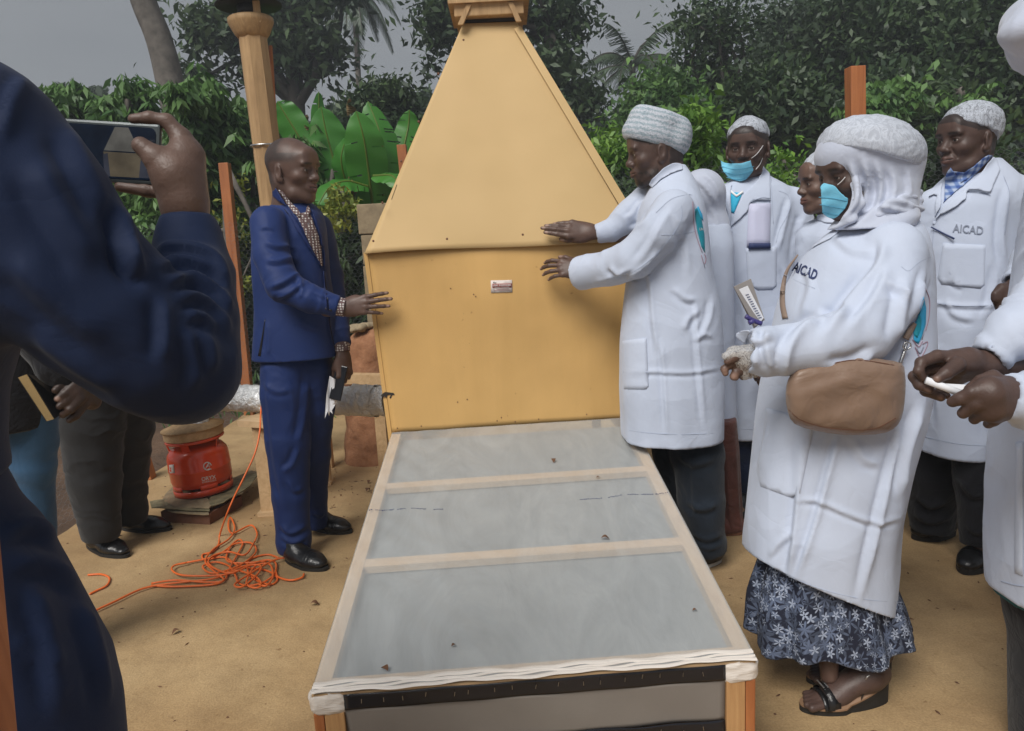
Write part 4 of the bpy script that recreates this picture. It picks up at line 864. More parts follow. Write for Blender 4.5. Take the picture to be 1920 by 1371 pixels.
# front end: corner posts, black stapled strips, insect mesh, lower rail
def up(p, dz): return p+A([0, 0, dz])
fy = unit([-.047, 1, 0])
for c, sg in ((cnl, 1), (cnr, -1)):
    b0 = A([c[0], c[1], 0]); m = MB(); w_ = SX*A([1, 1, 0])*sg
    m.slab([b0-fy*.0+w_*.024, b0+w_*.068, b0+w_*.068+fy*.045, b0+w_*.024+fy*.045], A([0, 0, zn-.052])); m.build('corner_post', 'wood_front', col, bevel=.002)
    m = MB(); m.slab([b0+w_*.0, b0+w_*.0225, b0+w_*.0225+fy*.04, b0+fy*.04], A([0, 0, zn-.052])); m.build('corner_batten', 'wood_orange', col, bevel=.002)
    # film wrapped over the corner
    S = Sculpt(); cc = up(c, -.020)+w_*.034+fy*.022; S.cone(cc-w_*.022, cc+w_*.024, .023, .022, .01); S.cone(up(cc, -.02)-w_*.02, up(cc, -.022)+w_*.02, .024, .024, .01); V, Q = S.run(.004, 1)
    V = V+vnormals(V, Q)*((ridge(V*A([30, 30, 60]))**3)*.003)[:, None]; mesh('film_wrap', V, Q, 'film_fold', col)
ln, rn = cnl+SX*.070, cnr-SX*.070
def frontgrid(name, z0f, z1f, y0, y1, mat, wav=.0, nu=60, nv=6):
    V = []
    for i in range(nu+1):
        for j in range(nv+1):
            u, v = i/nu, j/nv; p = ln*(1-u)+rn*u; z = z0f+(z1f-z0f)*v; V.append(A([p[0], p[1], 0])+fy*(y0+(y1-y0)*v+.003*math.sin(u*17+v*3)*wav)+A([0, 0, z+wav*.003*math.sin(u*31)]))
    F = [(i*(nv+1)+j, (i+1)*(nv+1)+j, (i+1)*(nv+1)+j+1, i*(nv+1)+j+1) for i in range(nu) for j in range(nv)]
    V, FF = shell(None, F, A(V), np.tile(fy*.002, (len(V), 1))); return mesh(name, V, FF, mat, col)
bs_ = frontgrid('black_strip', zn-.048, zn-.010, .001, .001, 'phone_black', .25)
frontgrid('insect_screen', zn-.155, zn-.046, .010, .004, 'screen_mesh', .35, nv=10)
bs2 = frontgrid('black_strip', zn-.185, zn-.152, .004, .004, 'phone_black', .7)
frontgrid('insect_screen', .035, zn-.183, .010, .010, 'screen_mesh', .6)
for k in range(17):
    u = .05+k*.056+random.uniform(-.012, .012)
    for zz, nm in ((zn-.022, bs_), (zn-.166, bs2)):
        p = ln*(1-u)+rn*u; p = A([p[0], p[1], zz+random.uniform(-.004, .004)])-fy*.004; t = A([random.uniform(-.002, .002), 0, .0085]); MB().tube([p-t*.6, p+t*.6], .0006, 4).build('staple', 'metal', nm)
m = MB(); a = A([ln[0], ln[1], .0]); b_ = A([rn[0], rn[1], .0]); m.slab([a+fy*.012, b_+fy*.012, b_+fy*.05, a+fy*.05], A([0, 0, .033])); m.build('bottom_rail', 'wood_front', col)
# side boards below the film, and rear legs
for a, b_, o in ((cnl, cfl, SX), (cnr, cfr, -SX)):
    m = MB(); m.slab([a+o*.004-CN*.116+fy*.05, b_+o*.004-CN*.116, b_+o*.022-CN*.116, a+o*.022-CN*.116+fy*.05], -CN*.06); m.build('side_board', 'wood_tan', col)
    p = b_+o*.02-AL*.06; m = MB(); m.box(p[0]-.018, p[0]+.018, p[1]-.018, p[1]+.018, 0, p[2]-.18); m.build('leg', 'wood_tan', col)
tcol = bvh_obj(film)
# printed maker's line on the film (faint, mirrored small marks as in the photograph)
random.seed(5)
for (xa, ya, xb, yb, segs) in ((692, 956, 836, 953, ((0, .03), (.08, .22), (.24, .32), (.37, .47), (.55, .74), (.84, .97))), (1088, 936, 1252, 923, ((.0, .25), (.32, .48), (.54, .67), (.70, .83), (.86, .95), (.97, 1.0)))):
    for s0, s1 in segs:
        s = s0
        while s < s1:
            l = random.uniform(.008, .018); x0 = xa+(xb-xa)*s; y0 = ya+(yb-ya)*s+random.uniform(-.6, .6)+1.5*math.sin(s*9); x1 = xa+(xb-xa)*(s+l); y1 = y0+random.uniform(-.4, .4)
            strip('print_mark', tcol, [(x0, y0), (x1, y1)], random.uniform(1.0, 1.9), 'print_navy', film, lift=.0012, thick=.0008); s += l+random.uniform(.004, .010)
# leaf bits lying on the film
def leafbit(x, y, s_, nm, lab, tree=None, zz=0, mat='dead_leaf'):
    q = onsurf(tree, A([[x, y]], float), 3, .003)[0] if tree else G(x, y, .003+zz); m = MB(); V = []; n = 8; a0 = random.uniform(0, 6)
    for i in range(n+1):
        t = i/n; w_ = .32*math.sin(math.pi*t)**.8; cx = (t-.5); cz = .25*math.sin(t*math.pi)+.15*t
        for sd_ in (-1, 1): V.append((cx, sd_*w_, cz+abs(w_)*.5))
    R_ = Matrix.Rotation(a0, 3, 'Z'); V = [A(R_ @ Vector(v))*s_+q for v in V]; m.add(V, [(2*i, 2*i+1, 2*i+3, 2*i+2) for i in range(n)]); o = m.build(nm, mat, None, True); tag(o, lab, 'leaf'); return o
leafbit(1135, 1012, .026, 'dry_leaf', 'curled brown leaf on the film just above the lower cross bar', tcol)
leafbit(722, 1257, .024, 'dry_leaf', 'reddish curled dry leaf near the front left edge of the plastic film', tcol)
leafbit(1303, 1146, .014, 'dry_leaf', 'tiny dark leaf scrap on the film near the right rail', tcol)
leafbit(851, 1212, .014, 'dry_leaf', 'small dark leaf scrap on the film left of centre, above the front hem', tcol)
leafbit(1038, 866, .026, 'dry_leaf', 'dark thin leaf scrap on the film closest to the yellow cabinet', tcol)
leafbit(1122, 897, .016, 'dry_leaf', 'small dark scrap on the film just below the upper cross bar', tcol)
def groundleaf(x, y, s_, lab): return leafbit(x, y, s_, 'dry_leaf', lab)
groundleaf(592, 975, .03, 'dark dry leaf on the ground between the men and the film frame')
groundleaf(690, 921, .04, 'brown leaf on the ground touching the left rail of the film frame')
groundleaf(590, 1135, .035, 'dry brown leaf on the ground below the suited man, near the film frame')
groundleaf(330, 1187, .03, 'small leaf scrap on bare ground below the orange cord')
groundleaf(692, 905, .03, 'thin dry leaf on the ground by the cabinet foot')
# small crumbs of soil and leaf litter all over the slab: nobody could count them
m = MB(); r_ = np.random.default_rng(9)
for k in range(900):
    if k < 650: p = A([r_.uniform(-2.2, 2.4), r_.uniform(1.3, 4.8), .001])
    else: a_ = r_.random(); p = G(560+r_.normal(0, 60), 930+r_.normal(0, 35), .001)
    s_ = r_.uniform(.0012, .0045); a_ = r_.random()*6.28; u_ = A([math.cos(a_), math.sin(a_), 0])*s_*r_.uniform(1, 3.5); v_ = A([-math.sin(a_), math.cos(a_), 0])*s_; m.add([p-u_, p+v_, p+u_, p-v_, p+A([0, 0, s_*.9])], [(0, 1, 4), (1, 2, 4), (2, 3, 4), (3, 0, 4)])
kind(m.build('ground_litter', 'dead_leaf'), 'stuff')

# ============================================================ FOIL DUCT
def foiltube(name, pts, r, parent, mat='foil', n=56, seed=0, L=150):
    c = bez(pts, max(4, L//(len(pts)-1))); V = []; up_ = None; s = 0; r_ = np.random.default_rng(seed)
    for i, p in enumerate(c):
        t = unit(c[min(i+1, len(c)-1)]-c[max(i-1, 0)]); s += np.linalg.norm(p-c[i-1]) if i else 0
        if up_ is None: up_ = unit(np.cross(t, (0, 0, 1) if abs(t[2]) < .9 else (1, 0, 0)))
        up_ = unit(up_-t*np.dot(up_, t)); bb = np.cross(t, up_)
        for k in range(n):
            a = 2*math.pi*k/n; V.append(p+(up_*math.cos(a)+bb*math.sin(a))*r)
    V = A(V); C_ = np.repeat(A(c), n, 0); N = (V-C_)/r; ss = np.repeat(np.cumsum([0]+[np.linalg.norm(c[i]-c[i-1]) for i in range(1, len(c))]), n); th = np.tile(np.arange(n)*2*math.pi/n, len(c))
    d = .0045*(np.abs(np.sin(ss*62+th*.5+fbm(V*8, 2)*4))-.5)+.007*(ridge(np.stack([ss*26, np.cos(th)*2.2, np.sin(th)*2.2], 1))**2-.3)+.006*(fbm(np.stack([ss*60, np.cos(th)*5, np.sin(th)*5], 1), 2)-.5)
    V = V+N*d[:, None]; F = A([[i*n+k, i*n+(k+1) % n, (i+1)*n+(k+1) % n, (i+1)*n+k] for i in range(len(c)-1) for k in range(n)]); return mesh(name, V, F, mat, parent)
duct = thing('air_duct', 'crinkled silver foil duct running from the gas burner into the yellow cabinet', 'duct', P(560, 750, 3.6))
dl = [P(258, 737, 4.05), P(330, 742, 3.98), P(400, 745, 3.9), P(470, 747, 3.8), P(560, 749, 3.62), P(640, 751, 3.5), P(700, 752, 3.42), P(728, 752, 3.4)]
foiltube('duct_pipe', dl, .066, duct, L=280)
GB = G(383, 917, .085)       # base centre of the gas cylinder
foiltube('duct_elbow', [P(373, 802, GB[1]), P(372, 788, GB[1]), P(368, 765, 3.9), P(362, 748, 3.95)], .047, duct, seed=4, L=60)
foiltube('duct_collar', [P(664, 750, 3.46), P(706, 752, 3.41)], .071, duct, seed=6, L=60)
# ============================================================ GAS CYLINDER
gas = thing('gas_cylinder', 'squat red gas cylinder with a white stag head mark standing on flattened cardboard', 'gas cylinder', GB)
ax = unit([-.055, 0, 1]); m = MB()
Rg = .152
body = m.lathe(GB, [(.12, .035), (.145, .048), (Rg, .075), (Rg+.001, .128), (Rg+.003, .131), (Rg+.001, .134), (Rg, .19), (.146, .215), (.128, .238), (.095, .252), (.04, .256)], 64, ax).build('body', 'enamel_red', gas, True)
m = MB(); n = 64; cs_ = []        # foot ring with slots: built from arcs
def ring_arc(m, r, t, z0, z1, a0, a1, k=10):
    u_ = unit(np.cross(ax, (0, 1, 0))); v_ = np.cross(ax, u_); V = []
    for i in range(k+1):
        a = a0+(a1-a0)*i/k; d_ = u_*math.cos(a)+v_*math.sin(a)
        for rr, zz in ((r, z0), (r, z1), (r-t, z1), (r-t, z0)): V.append(GB+d_*rr+ax*zz)
    F = [(i*4+j, i*4+(j+1) % 4, (i+1)*4+(j+1) % 4, (i+1)*4+j) for i in range(k) for j in range(4)]+[(3, 2, 1, 0), (k*4, k*4+1, k*4+2, k*4+3)]; m.add(V, F)
ring_arc(m, Rg-.004, .004, .0, .032, 0, 2*math.pi, 60)
for q in range(5): ring_arc(m, Rg-.004, .004, .0315, .058, q*2*math.pi/5+.62, q*2*math.pi/5+1.22, 8)
m.build('foot_ring', 'enamel_red', gas, True)
m = MB(); pts = [GB+ax*.282+(unit(np.cross(ax, (0, 1, 0)))*math.cos(a)+np.cross(ax, unit(np.cross(ax, (0, 1, 0))))*math.sin(a))*.138 for a in np.linspace(0, 2*math.pi, 49)]; m.tube(pts, .0085, 8, False); ring = m.build('guard_ring', 'enamel_red', gas, True)
for a in (.35, 1.57, 2.8, 4.1, 5.3):
    u_ = unit(np.cross(ax, (0, 1, 0))); v_ = np.cross(ax, u_); d_ = u_*math.cos(a)+v_*math.sin(a)
    if a == 1.57:
        tn = np.cross(ax, d_); m = MB(); m.slab([GB+ax*.235+d_*.125-tn*.02, GB+ax*.235+d_*.125+tn*.02, GB+ax*.28+d_*.136+tn*.02, GB+ax*.28+d_*.136-tn*.02], -d_*.004); m.build('stay', 'enamel_red', ring)
    else: MB().tube([GB+ax*.228+d_*.128, GB+ax*.28+d_*.14], .004, 6).build('stay', 'enamel_red', ring)
tg = bvh_obj(body)
patch('rating_label', tg, [(317, 872), (326, 871), (327.5, 887), (318, 888)], 'sticker', gas, lift=.002, thick=.0015, s=4)
# round stag badge: ring broken at the lower right, an inner slash
emb = strip('stag_badge', tg, [(389+7.2*math.cos(a), 874.3+7.2*math.sin(a)) for a in np.linspace(.75, 6.1, 26)], 1.9, 'print_white', gas, lift=.003, thick=.0015)
for l_, w_ in (([(384.5, 881.3), (388, 874), (391.5, 868.3)], 1.4), ([(389.4, 880.5), (393, 879), (396.6, 880)], 1.5), ([(387.5, 876.2), (391, 873.5), (393.8, 876.5)], 1.2), ([(391.5, 868.3), (392.3, 873)], 1.0)): strip('badge_line', tg, l_, w_, 'print_white', emb, lift=.003, thick=.0015)
text_px('lettering', 'ORYX', tg, 378.5, 902.3, 405.5, 897.3, 7.0, 'print_white', gas, .0022, bold=.012)
text_px('lettering', 'ENERGIES', tg, 379.5, 906.3, 405.8, 901.6, 3.0, 'print_white', gas, .0022)
# round wooden burner cover
bc = GB+ax*.292; cov = thing('burner_cover', 'round wooden cover with a conical lid resting on top of the red gas cylinder', 'burner cover', bc)
MB().lathe(bc, [(.142, 0), (.146, .004), (.148, .042), (.146, .046)], 56, ax).build('rim_band', 'wood_pale', cov, False)
MB().lathe(bc+ax*.0455, [(.155, 0), (.155, .006), (.10, .024), (.052, .034), (.048, .035)], 56, ax).build('lid', 'wood_tan', cov, True)
# cardboard and board under it
bd_c = G(352, 975); m = MB(); m.hexa([*(G(*q) for q in ((304, 978), (394, 983), (452, 926), (372, 918))), *(P(x, y, 0) for x, y in ())] if 0 else [G(304, 979), G(394, 984), G(455, 948), G(372, 940), G(304, 979)+A([0, 0, .055]), G(394, 984)+A([0, 0, .055]), G(455, 948)+A([0, 0, .055]), G(372, 940)+A([0, 0, .055])])
o = m.build('wooden_block', 'rust'); tag(o, 'reddish brown wooden block flat on the ground under the cardboard', 'block')
cb = thing('cardboard_stack', 'flattened muddy cardboard sheets sticking out beneath the red gas cylinder', 'cardboard', G(380, 940))
def card(pts, z, mat, seed, t=.004):
    r_ = np.random.default_rng(seed); px, F = tri2d([(x, y) for x, y in pts], 9); top = A([G(x, y, z) for x, y in px]); top[:, 2] += (fbm(top*9+seed, 2)-.5)*.022+.012*np.clip((top[:, 0]-GB[0]-.13)/.2, 0, 1)*2.5
    top[:, 2] = np.where(np.hypot(top[:, 0]-GB[0], top[:, 1]-GB[1]) < .17, np.minimum(top[:, 2], z+.003), top[:, 2]); V, FF = shell(px, F, top, np.tile(A([0, 0, -t]), (len(top), 1))); mesh('cardboard_sheet', V, FF, mat, cb, False)
card([(281, 942), (300, 937), (392, 941), (393, 958), (360, 957), (284, 953)], .072, 'cardboard_green', 1)
card([(300, 948), (392, 952), (455, 930), (489, 890), (470, 884), (440, 895), (330, 905), (310, 925)], .068, 'cardboard', 2)
card([(340, 928), (386, 930), (398, 946), (392, 953), (330, 950), (306, 938)], .080, 'cardboard', 3)
card([(392, 950), (420, 945), (470, 915), (488, 888), (452, 893), (425, 905), (395, 915)], .078, 'cardboard_green', 5)
card([(312, 955), (390, 958), (392, 964), (330, 962)], .064, 'cardboard', 4)
# ============================================================ TRESTLE under the duct
tz = P(490, 747, 3.75)[2]-.075
tre = thing('duct_stand', 'low pale timber trestle holding up the foil duct behind the suited man', 'trestle', G(505, 965))
f0 = G(504, 962); f1 = G(613, 906); m = MB(); 
for p_, hw in ((f0, .030), (f1, .026)):
    m = MB(); m.box(p_[0]-hw, p_[0]+hw, p_[1]-hw*.7, p_[1]+hw*.7, .0205, tz-.031); m.build('post', 'wood_pale', tre); m = MB(); m.box(p_[0]-hw*1.35, p_[0]+hw*1.35, p_[1]-.05, p_[1]+.05, 0, .02); m.build('foot_pad', 'wood_pale_h', tre)
d_ = unit((f1-f0)*A([1, 1, 0])); s_ = np.cross(d_, (0, 0, 1)); a = A([f0[0], f0[1], tz-.03])-d_*.05; b_ = A([f1[0], f1[1], tz-.03])+d_*.05
m = MB(); m.slab([a-s_*.09, b_-s_*.09, b_+s_*.09, a+s_*.09], A([0, 0, .03])); m.build('top_board', 'wood_pale_h', tre)
# ============================================================ orange extension cord
cordpts = []
def gp_(l, z=.006): return [G(x, y, z) for x, y in l]
cord = thing('extension_cord', 'tangled bright orange extension cord lying on the ground before the gas cylinder', 'cord', G(440, 1060))
runs = [
 [P(494, 742, 3.64), P(492, 748, 3.58), P(489, 775, 3.5), P(487, 810, 3.42), P(478, 850, 3.36), P(455, 900, 3.3), P(440, 930, 3.28), P(425, 965, 3.26)]+gp_([(412, 1003), (410, 1020), (398, 1035), (380, 1040), (385, 1050), (420, 1045), (450, 1062), (500, 1070), (520, 1085), (508, 1096), (480, 1088), (465, 1072), (468, 1050), (500, 1040), (523, 1046)]),
 gp_([(165, 1078), (190, 1077), (205, 1084), (200, 1098), (180, 1108), (168, 1114)]),
 gp_([(172, 1148), (215, 1128), (270, 1103), (330, 1093), (400, 1085), (440, 1068), (470, 1058), (500, 1050), (517, 1056), (515, 1075), (498, 1090), (470, 1098), (448, 1094), (442, 1080), (430, 1062), (405, 1054), (380, 1062), (400, 1075), (450, 1060), (480, 1035), (470, 1018), (440, 1020), (420, 1034), (395, 1046), (350, 1055)], .011),
 gp_([(350, 1055), (328, 1060), (322, 1068), (335, 1077), (365, 1080), (420, 1078), (445, 1070), (480, 1082), (490, 1098), (475, 1102), (462, 1092), (478, 1062), (505, 1058), (512, 1080), (500, 1098), (485, 1096)], .016),
 gp_([(284, 1094), (330, 1088), (390, 1092), (420, 1088), (400, 1070), (385, 1052), (400, 1030), (430, 1010), (440, 990), (432, 970), (428, 985), (436, 1000), (470, 985), (482, 1000), (478, 1015)], .013),
 gp_([(478, 1015), (460, 1040), (430, 1035), (400, 1042), (392, 1058), (430, 1075), (470, 1060), (490, 1062), (480, 1080), (455, 1100), (440, 1096), (470, 1075), (515, 1050), (545, 1045)], .020),
 gp_([(284, 1098), (330, 1100), (400, 1096), (422, 1086), (428, 1070), (445, 1040), (455, 1020), (448, 1012), (432, 1025), (425, 1050), (450, 1056), (500, 1052)], .009),
 gp_([(517, 1070), (522, 1082), (545, 1088), (566, 1083), (570, 1076)], .009)]
for r_ in runs: MB().tube(bez(r_, 6), .0042, 6).build('cord_loop', 'cord_orange', cord, True)
# ============================================================ octagonal chimney of the older dryer
chy = 4.6; base = P(512, 372, chy); topc = P(474, 72, chy); chm = thing('wooden_chimney', 'tall tan wooden flue with a flared collar and black rain cap behind the suited man', 'chimney', (base[0]+.15, chy, 0))
a0 = A([base[0]+(base[0]-topc[0])*base[2]/(topc[2]-base[2])*.55, chy, 0]); m = MB(); m.tube([a0, base, topc], [.088, .083, .082], 8).build('shaft', 'wood_tan', chm)
upv = unit(topc-base)
m = MB(); m.lathe(topc, [(.080, -.002), (.098, .02), (.125, .075), (.128, .085), (.128, .105), (.118, .112)], 24, upv).build('flared_collar', 'wood_tan', chm, True)
m = MB(); m.lathe(topc+upv*.113, [(.068, 0), (.068, .075)], 24, upv).build('inner_pipe', 'dark_metal', chm, True)
m = MB(); m.lathe(topc+upv*.175, [(.185, 0), (.187, .006), (.10, .07), (.02, .11)], 28, upv).build('rain_cap', 'dark_metal', chm, True)
a = P(483, 42, chy-.09); b_ = P(479, 0, chy-.09); MB().slab([a-A([.018, 0, 0]), a+A([.018, 0, 0]), b_+A([.018, 0, .1]), b_+A([-.018, 0, .1])], A([0, .02, 0])).build('strut', 'wood_tan', chm)
for k in range(11):
    p = P(437+k*4, 33+random.uniform(-1, 1), chy-.10); MB().tube([p, p+A([0, 0, .022])], .0016, 4).build('nail', 'metal', chm)
cb_ = P(499, 274, chy); cl_ = [cb_+A([math.cos(t)*.088, math.sin(t)*.088, -.04*math.cos(t)*.0]) for t in np.linspace(0, 6.28, 25)]; MB().tube(cl_, .006, 6, False).build('wire_clamp', 'metal', chm, True); MB().slab([P(507, 268, chy-.1), P(518, 268, chy-.1), P(518, 274, chy-.1), P(507, 274, chy-.1)], A([0, .012, 0])).build('clamp_screw', 'metal', chm)
o = MB().tube([P(507, 86, 4.85), P(513, 180, 4.85), P(517, 250, 4.85), A([P(530, 450, 4.85)[0], 4.85, 0])], [.012, .012, .013, .014], 6).build('timber_rod', 'wood_orange'); tag(o, 'thin reddish wooden pole standing close behind the tan chimney', 'pole')
# ============================================================ posts and wire
def post(px_top, px_bot, Y, wpx, lab, mat='wood_orange', ground_px=None, foot=None):
    t_ = P(*px_top, Y); b_ = P(*px_bot, Y); d_ = (b_-t_); k = t_[2]/(t_[2]-b_[2]+1e-9); f_ = t_+d_*k; f_[2] = 0 if foot is None else foot; hw = wpx*mpp(*px_top, Y)/2; m = MB()
    m.hexa([f_+A([-hw, -hw, 0]), f_+A([hw, -hw, 0]), f_+A([hw, hw, 0]), f_+A([-hw, hw, 0]), t_+A([-hw, -hw, 0]), t_+A([hw, -hw, 0]), t_+A([hw, hw, 0]), t_+A([-hw, hw, 0])]); o = m.build('fence_post', mat, bevel=.004); tag(o, lab, 'post', 'orange timber posts of the wire fence'); return o
post((421, 306), (463, 720), 5.9, 18, 'orange square timber post leaning behind the foil duct, left of the suited man', foot=-.05)
post((1603, 126), (1604, 222), 4.7, 28, 'orange square timber post rising above the veiled woman', foot=0)
post((753, 272), (756, 300), 6.2, 17, 'short red-brown post end showing between banana leaf and yellow hood', foot=-.05)
post((262, 845), (276, 890), 4.3, 22, 'stump of orange post partly hidden behind the grey trousers', foot=0)
o = MB(); t_ = P(-8, 900, .66); b_ = P(34, 1362, .60); d_ = unit(b_-t_); b2 = t_+d_*(t_[2]/-d_[2]); wv = A([.05, 0, 0]); t2 = t_; o.slab([b2-wv, b2, t2, t2-wv], A([0, -.05, 0])); o = o.build('fence_post', 'wood_orange', bevel=.003); tag(o, 'blurred orange timber post at the very left edge of the picture, closest to the camera', 'post', 'orange timber posts of the wire fence')
# side shoots on the right post
def wirefence(name, lab, a, b_, z0, z1, cell=.042, r=.0005, parent=None, sagf=.02):
    a = A(a, float); b_ = A(b_, float); L = np.linalg.norm(b_-a); d_ = (b_-a)/L; nrm = unit(np.cross(d_, (0, 0, 1))); segs = []; hw = cell*.5; hh = cell*.55; row = 0; z = z0; nx = int(L/cell)
    def pt(s, z): w_ = sagf*math.sin(s*2.1+z*3)+sagf*.6*math.sin(s*5.3-z*4); return a+d_*s+nrm*w_+A([0, 0, z+.02*math.sin(s*1.7)])
    P_ = []
    while z < z1:
        off = (row % 2)*hw
        for i in range(nx):
            s = i*cell+off; P_.append((pt(s, z), pt(s+hw, z+hh*.5))); P_.append((pt(s+hw, z+hh*.5), pt(s+cell, z))); P_.append((pt(s+hw, z+hh*.5), pt(s+hw, z+hh*1.1)))
        z += hh*1.1; row += 1
    S0 = A([p[0] for p in P_]); S1 = A([p[1] for p in P_]); t = S1-S0; t /= np.linalg.norm(t, axis=1, keepdims=True); u_ = np.cross(t, nrm); V = []
    for k in range(3):
        an = 2*math.pi*k/3; o_ = (nrm*math.cos(an)+u_*math.sin(an))*r; V += [S0+o_, S1+o_]
    n = len(P_); V = np.stack(V, 1).reshape(-1, 3); b0 = np.arange(n)[:, None]*6; F = np.concatenate([b0+A([[0, 1, 3, 2]]), b0+A([[2, 3, 5, 4]]), b0+A([[4, 5, 1, 0]])]); o = mesh(name, V, F, 'wire', parent, False); return o
o = wirefence('wire_fence', '', (-4.6, 5.3, 0), (-.2, 5.95, 0), 0, 1.55); tag(o, 'chicken wire fence stretched before the green shrubs behind the suited man', 'wire fence')
o = wirefence('wire_fence', '', (.3, 5.9, 0), (4.6, 4.2, 0), 0, 1.72); tag(o, 'chicken wire fence behind the people in white coats', 'wire fence')
o = wirefence('wire_roll', '', G(60, 1010), G(150, 965)+A([.05, .2, 0]), 0, .62, cell=.035, sagf=.03); tag(o, 'slack piece of chicken wire standing behind the grey trousers at the left', 'wire mesh')
# ============================================================ block pillar, clay mound, beam
pil = thing('block_pillar', 'pale mud-block pillar half hidden behind the left edge of the yellow hood', 'pillar', P(700, 600, 4.9)*A([1, 1, 0]))
x0, x1 = P(668, 400, 4.9)[0], P(668, 400, 4.9)[0]+.36; ztp = P(690, 380, 4.9)[2]; nb = 8; hb_ = ztp/nb
for k in range(nb):
    j = [random.uniform(-.006, .006) for _ in range(4)]; m = MB(); m.box(x0+j[0]+(.012 if k < nb-1 else 0), x1+j[1], 4.9+j[2], 5.2+j[3], k*hb_-.05*(k == 0), (k+1)*hb_-.008); m.build('block', 'block', pil, bevel=.006)
m = MB(); m.box(x0+.025, x1-.01, 4.92, 5.18, 0, ztp-.02); m.build('mortar', 'block', pil)
S = Sculpt(); mc = P(690, 690, 4.5); S.cone((mc[0], 4.5, -.02), (mc[0]+.02, 4.5, P(690, 620, 4.5)[2]-.12), .19, .14, .05); S.cone((mc[0]+.08, 4.6, 0), (mc[0]+.1, 4.6, P(690, 640, 4.5)[2]-.12), .22, .15, .05); V, Q = S.run(.012, 1); V = V+vnormals(V, Q)*((fbm(V*9, 3)-.5)*.04)[:, None]
o = mesh('clay_mound', V, Q, 'clay'); tag(o, 'reddish clay mound against the pillar beside the yellow cabinet', 'mound')
S = Sculpt(); q = P(688, 613, 4.45)
for k in range(7): S.ell(q+A([random.uniform(-.09, .12), random.uniform(-.05, .05), random.uniform(-.012, .01)]), (random.uniform(.03, .05), .04, random.uniform(.015, .028)), None, .006)
V, Q = S.run(.006, 0); V = V+vnormals(V, Q)*((fbm(V*22, 2)-.5)*.02)[:, None]; o = mesh('rubble', V, Q, 'block', None, False); tag(o, 'pale crumbling lumps of mortar on top of the clay mound', 'rubble')
a = P(645, 703, 4.25); b_ = P(730, 700, 4.15); bm_ = thing('timber_beam', 'pale squared timber lying behind the foil duct, left of the cabinet', 'timber', a*A([1, 1, 0]))
m = MB(); dd = unit((b_-a)*A([1, 1, 0])); ss_ = np.cross(dd, (0, 0, 1)); a = a-dd*.25; b_[2] = a[2]; m.slab([a, b_, b_-ss_*.07, a-ss_*.07], A([0, 0, -.055])); m.build('beam', 'wood_pale', bm_)
for q in (a+dd*.06-ss_*.035, b_-dd*.1-ss_*.035): MB().box(q[0]-.03, q[0]+.03, q[1]-.03, q[1]+.03, -.05, a[2]-.055).build('support', 'wood_pale', bm_)

# ============================================================ the damp air between here and the trees
hz = bpy.data.materials.new('haze'); hz.use_nodes = True; hn_t = hz.node_tree; hn_t.nodes.clear(); ho = hn_t.nodes.new('ShaderNodeOutputMaterial'); hp_ = hn_t.nodes.new('ShaderNodeVolumePrincipled')
hp_.inputs['Color'].default_value = (.86, .92, 1, 1); hp_.inputs['Density'].default_value = .0065; hp_.inputs['Anisotropy'].default_value = .2; hn_t.links.new(hp_.outputs[0], ho.inputs['Volume']); MAT['haze'] = hz
o = MB().box(-130, 130, -14, 170, -1.2, 22).build('haze', 'haze'); kind(o, 'stuff')
# ============================================================ VEGETATION
def leafquads(C, size, dirs=None, droop=0.0, r=None, asp=.42, seed=0, upb=.4):
    r = np.random.default_rng(seed); n = len(C); d = r.normal(size=(n, 3)); 
    if dirs is not None: d = d*.45+dirs
    d[:, 2] -= droop; d /= np.linalg.norm(d, axis=1, keepdims=True); nn = r.normal(size=(n, 3)); nn[:, 2] += upb; s = np.cross(d, nn); s /= np.linalg.norm(s, axis=1, keepdims=True)+1e-9; nrm = np.cross(s, d)
    L = (size*(.6+.8*r.random(n)))[:, None]; W_ = L*asp*.5; b_ = C-d*L*.5; m = C-d*L*.05; t = C+d*L*.5-nrm*L*.12; V = np.stack([b_, m+s*W_+nrm*L*.05, t, m-s*W_+nrm*L*.05], 1).reshape(-1, 3)
    return V, np.arange(n*4).reshape(-1, 4)
def crownpts(blobs, n, clump=.25, seed=0, shellp=.5):
    r = np.random.default_rng(seed); vol = A([b_[3]*b_[4]*b_[5] for b_ in blobs]); k = r.choice(len(blobs), size=max(8, n//70), p=vol/vol.sum()); B = A(blobs)[k]; d = r.normal(size=(len(k), 3)); d /= np.linalg.norm(d, axis=1, keepdims=True); rad = r.random(len(k))**shellp
    cc = B[:, :3]+d*rad[:, None]*B[:, 3:6]; w_ = r.integers(0, len(cc), n); sz = r.uniform(.6, 1.5, len(cc)); pt = cc[w_]+r.normal(size=(n, 3))*clump*sz[w_][:, None]*A([1, 1, .75]); tone = np.clip(r.normal(.42, .22, len(cc))[w_]+r.normal(0, .16, n), 0, 1); return pt, tone, cc
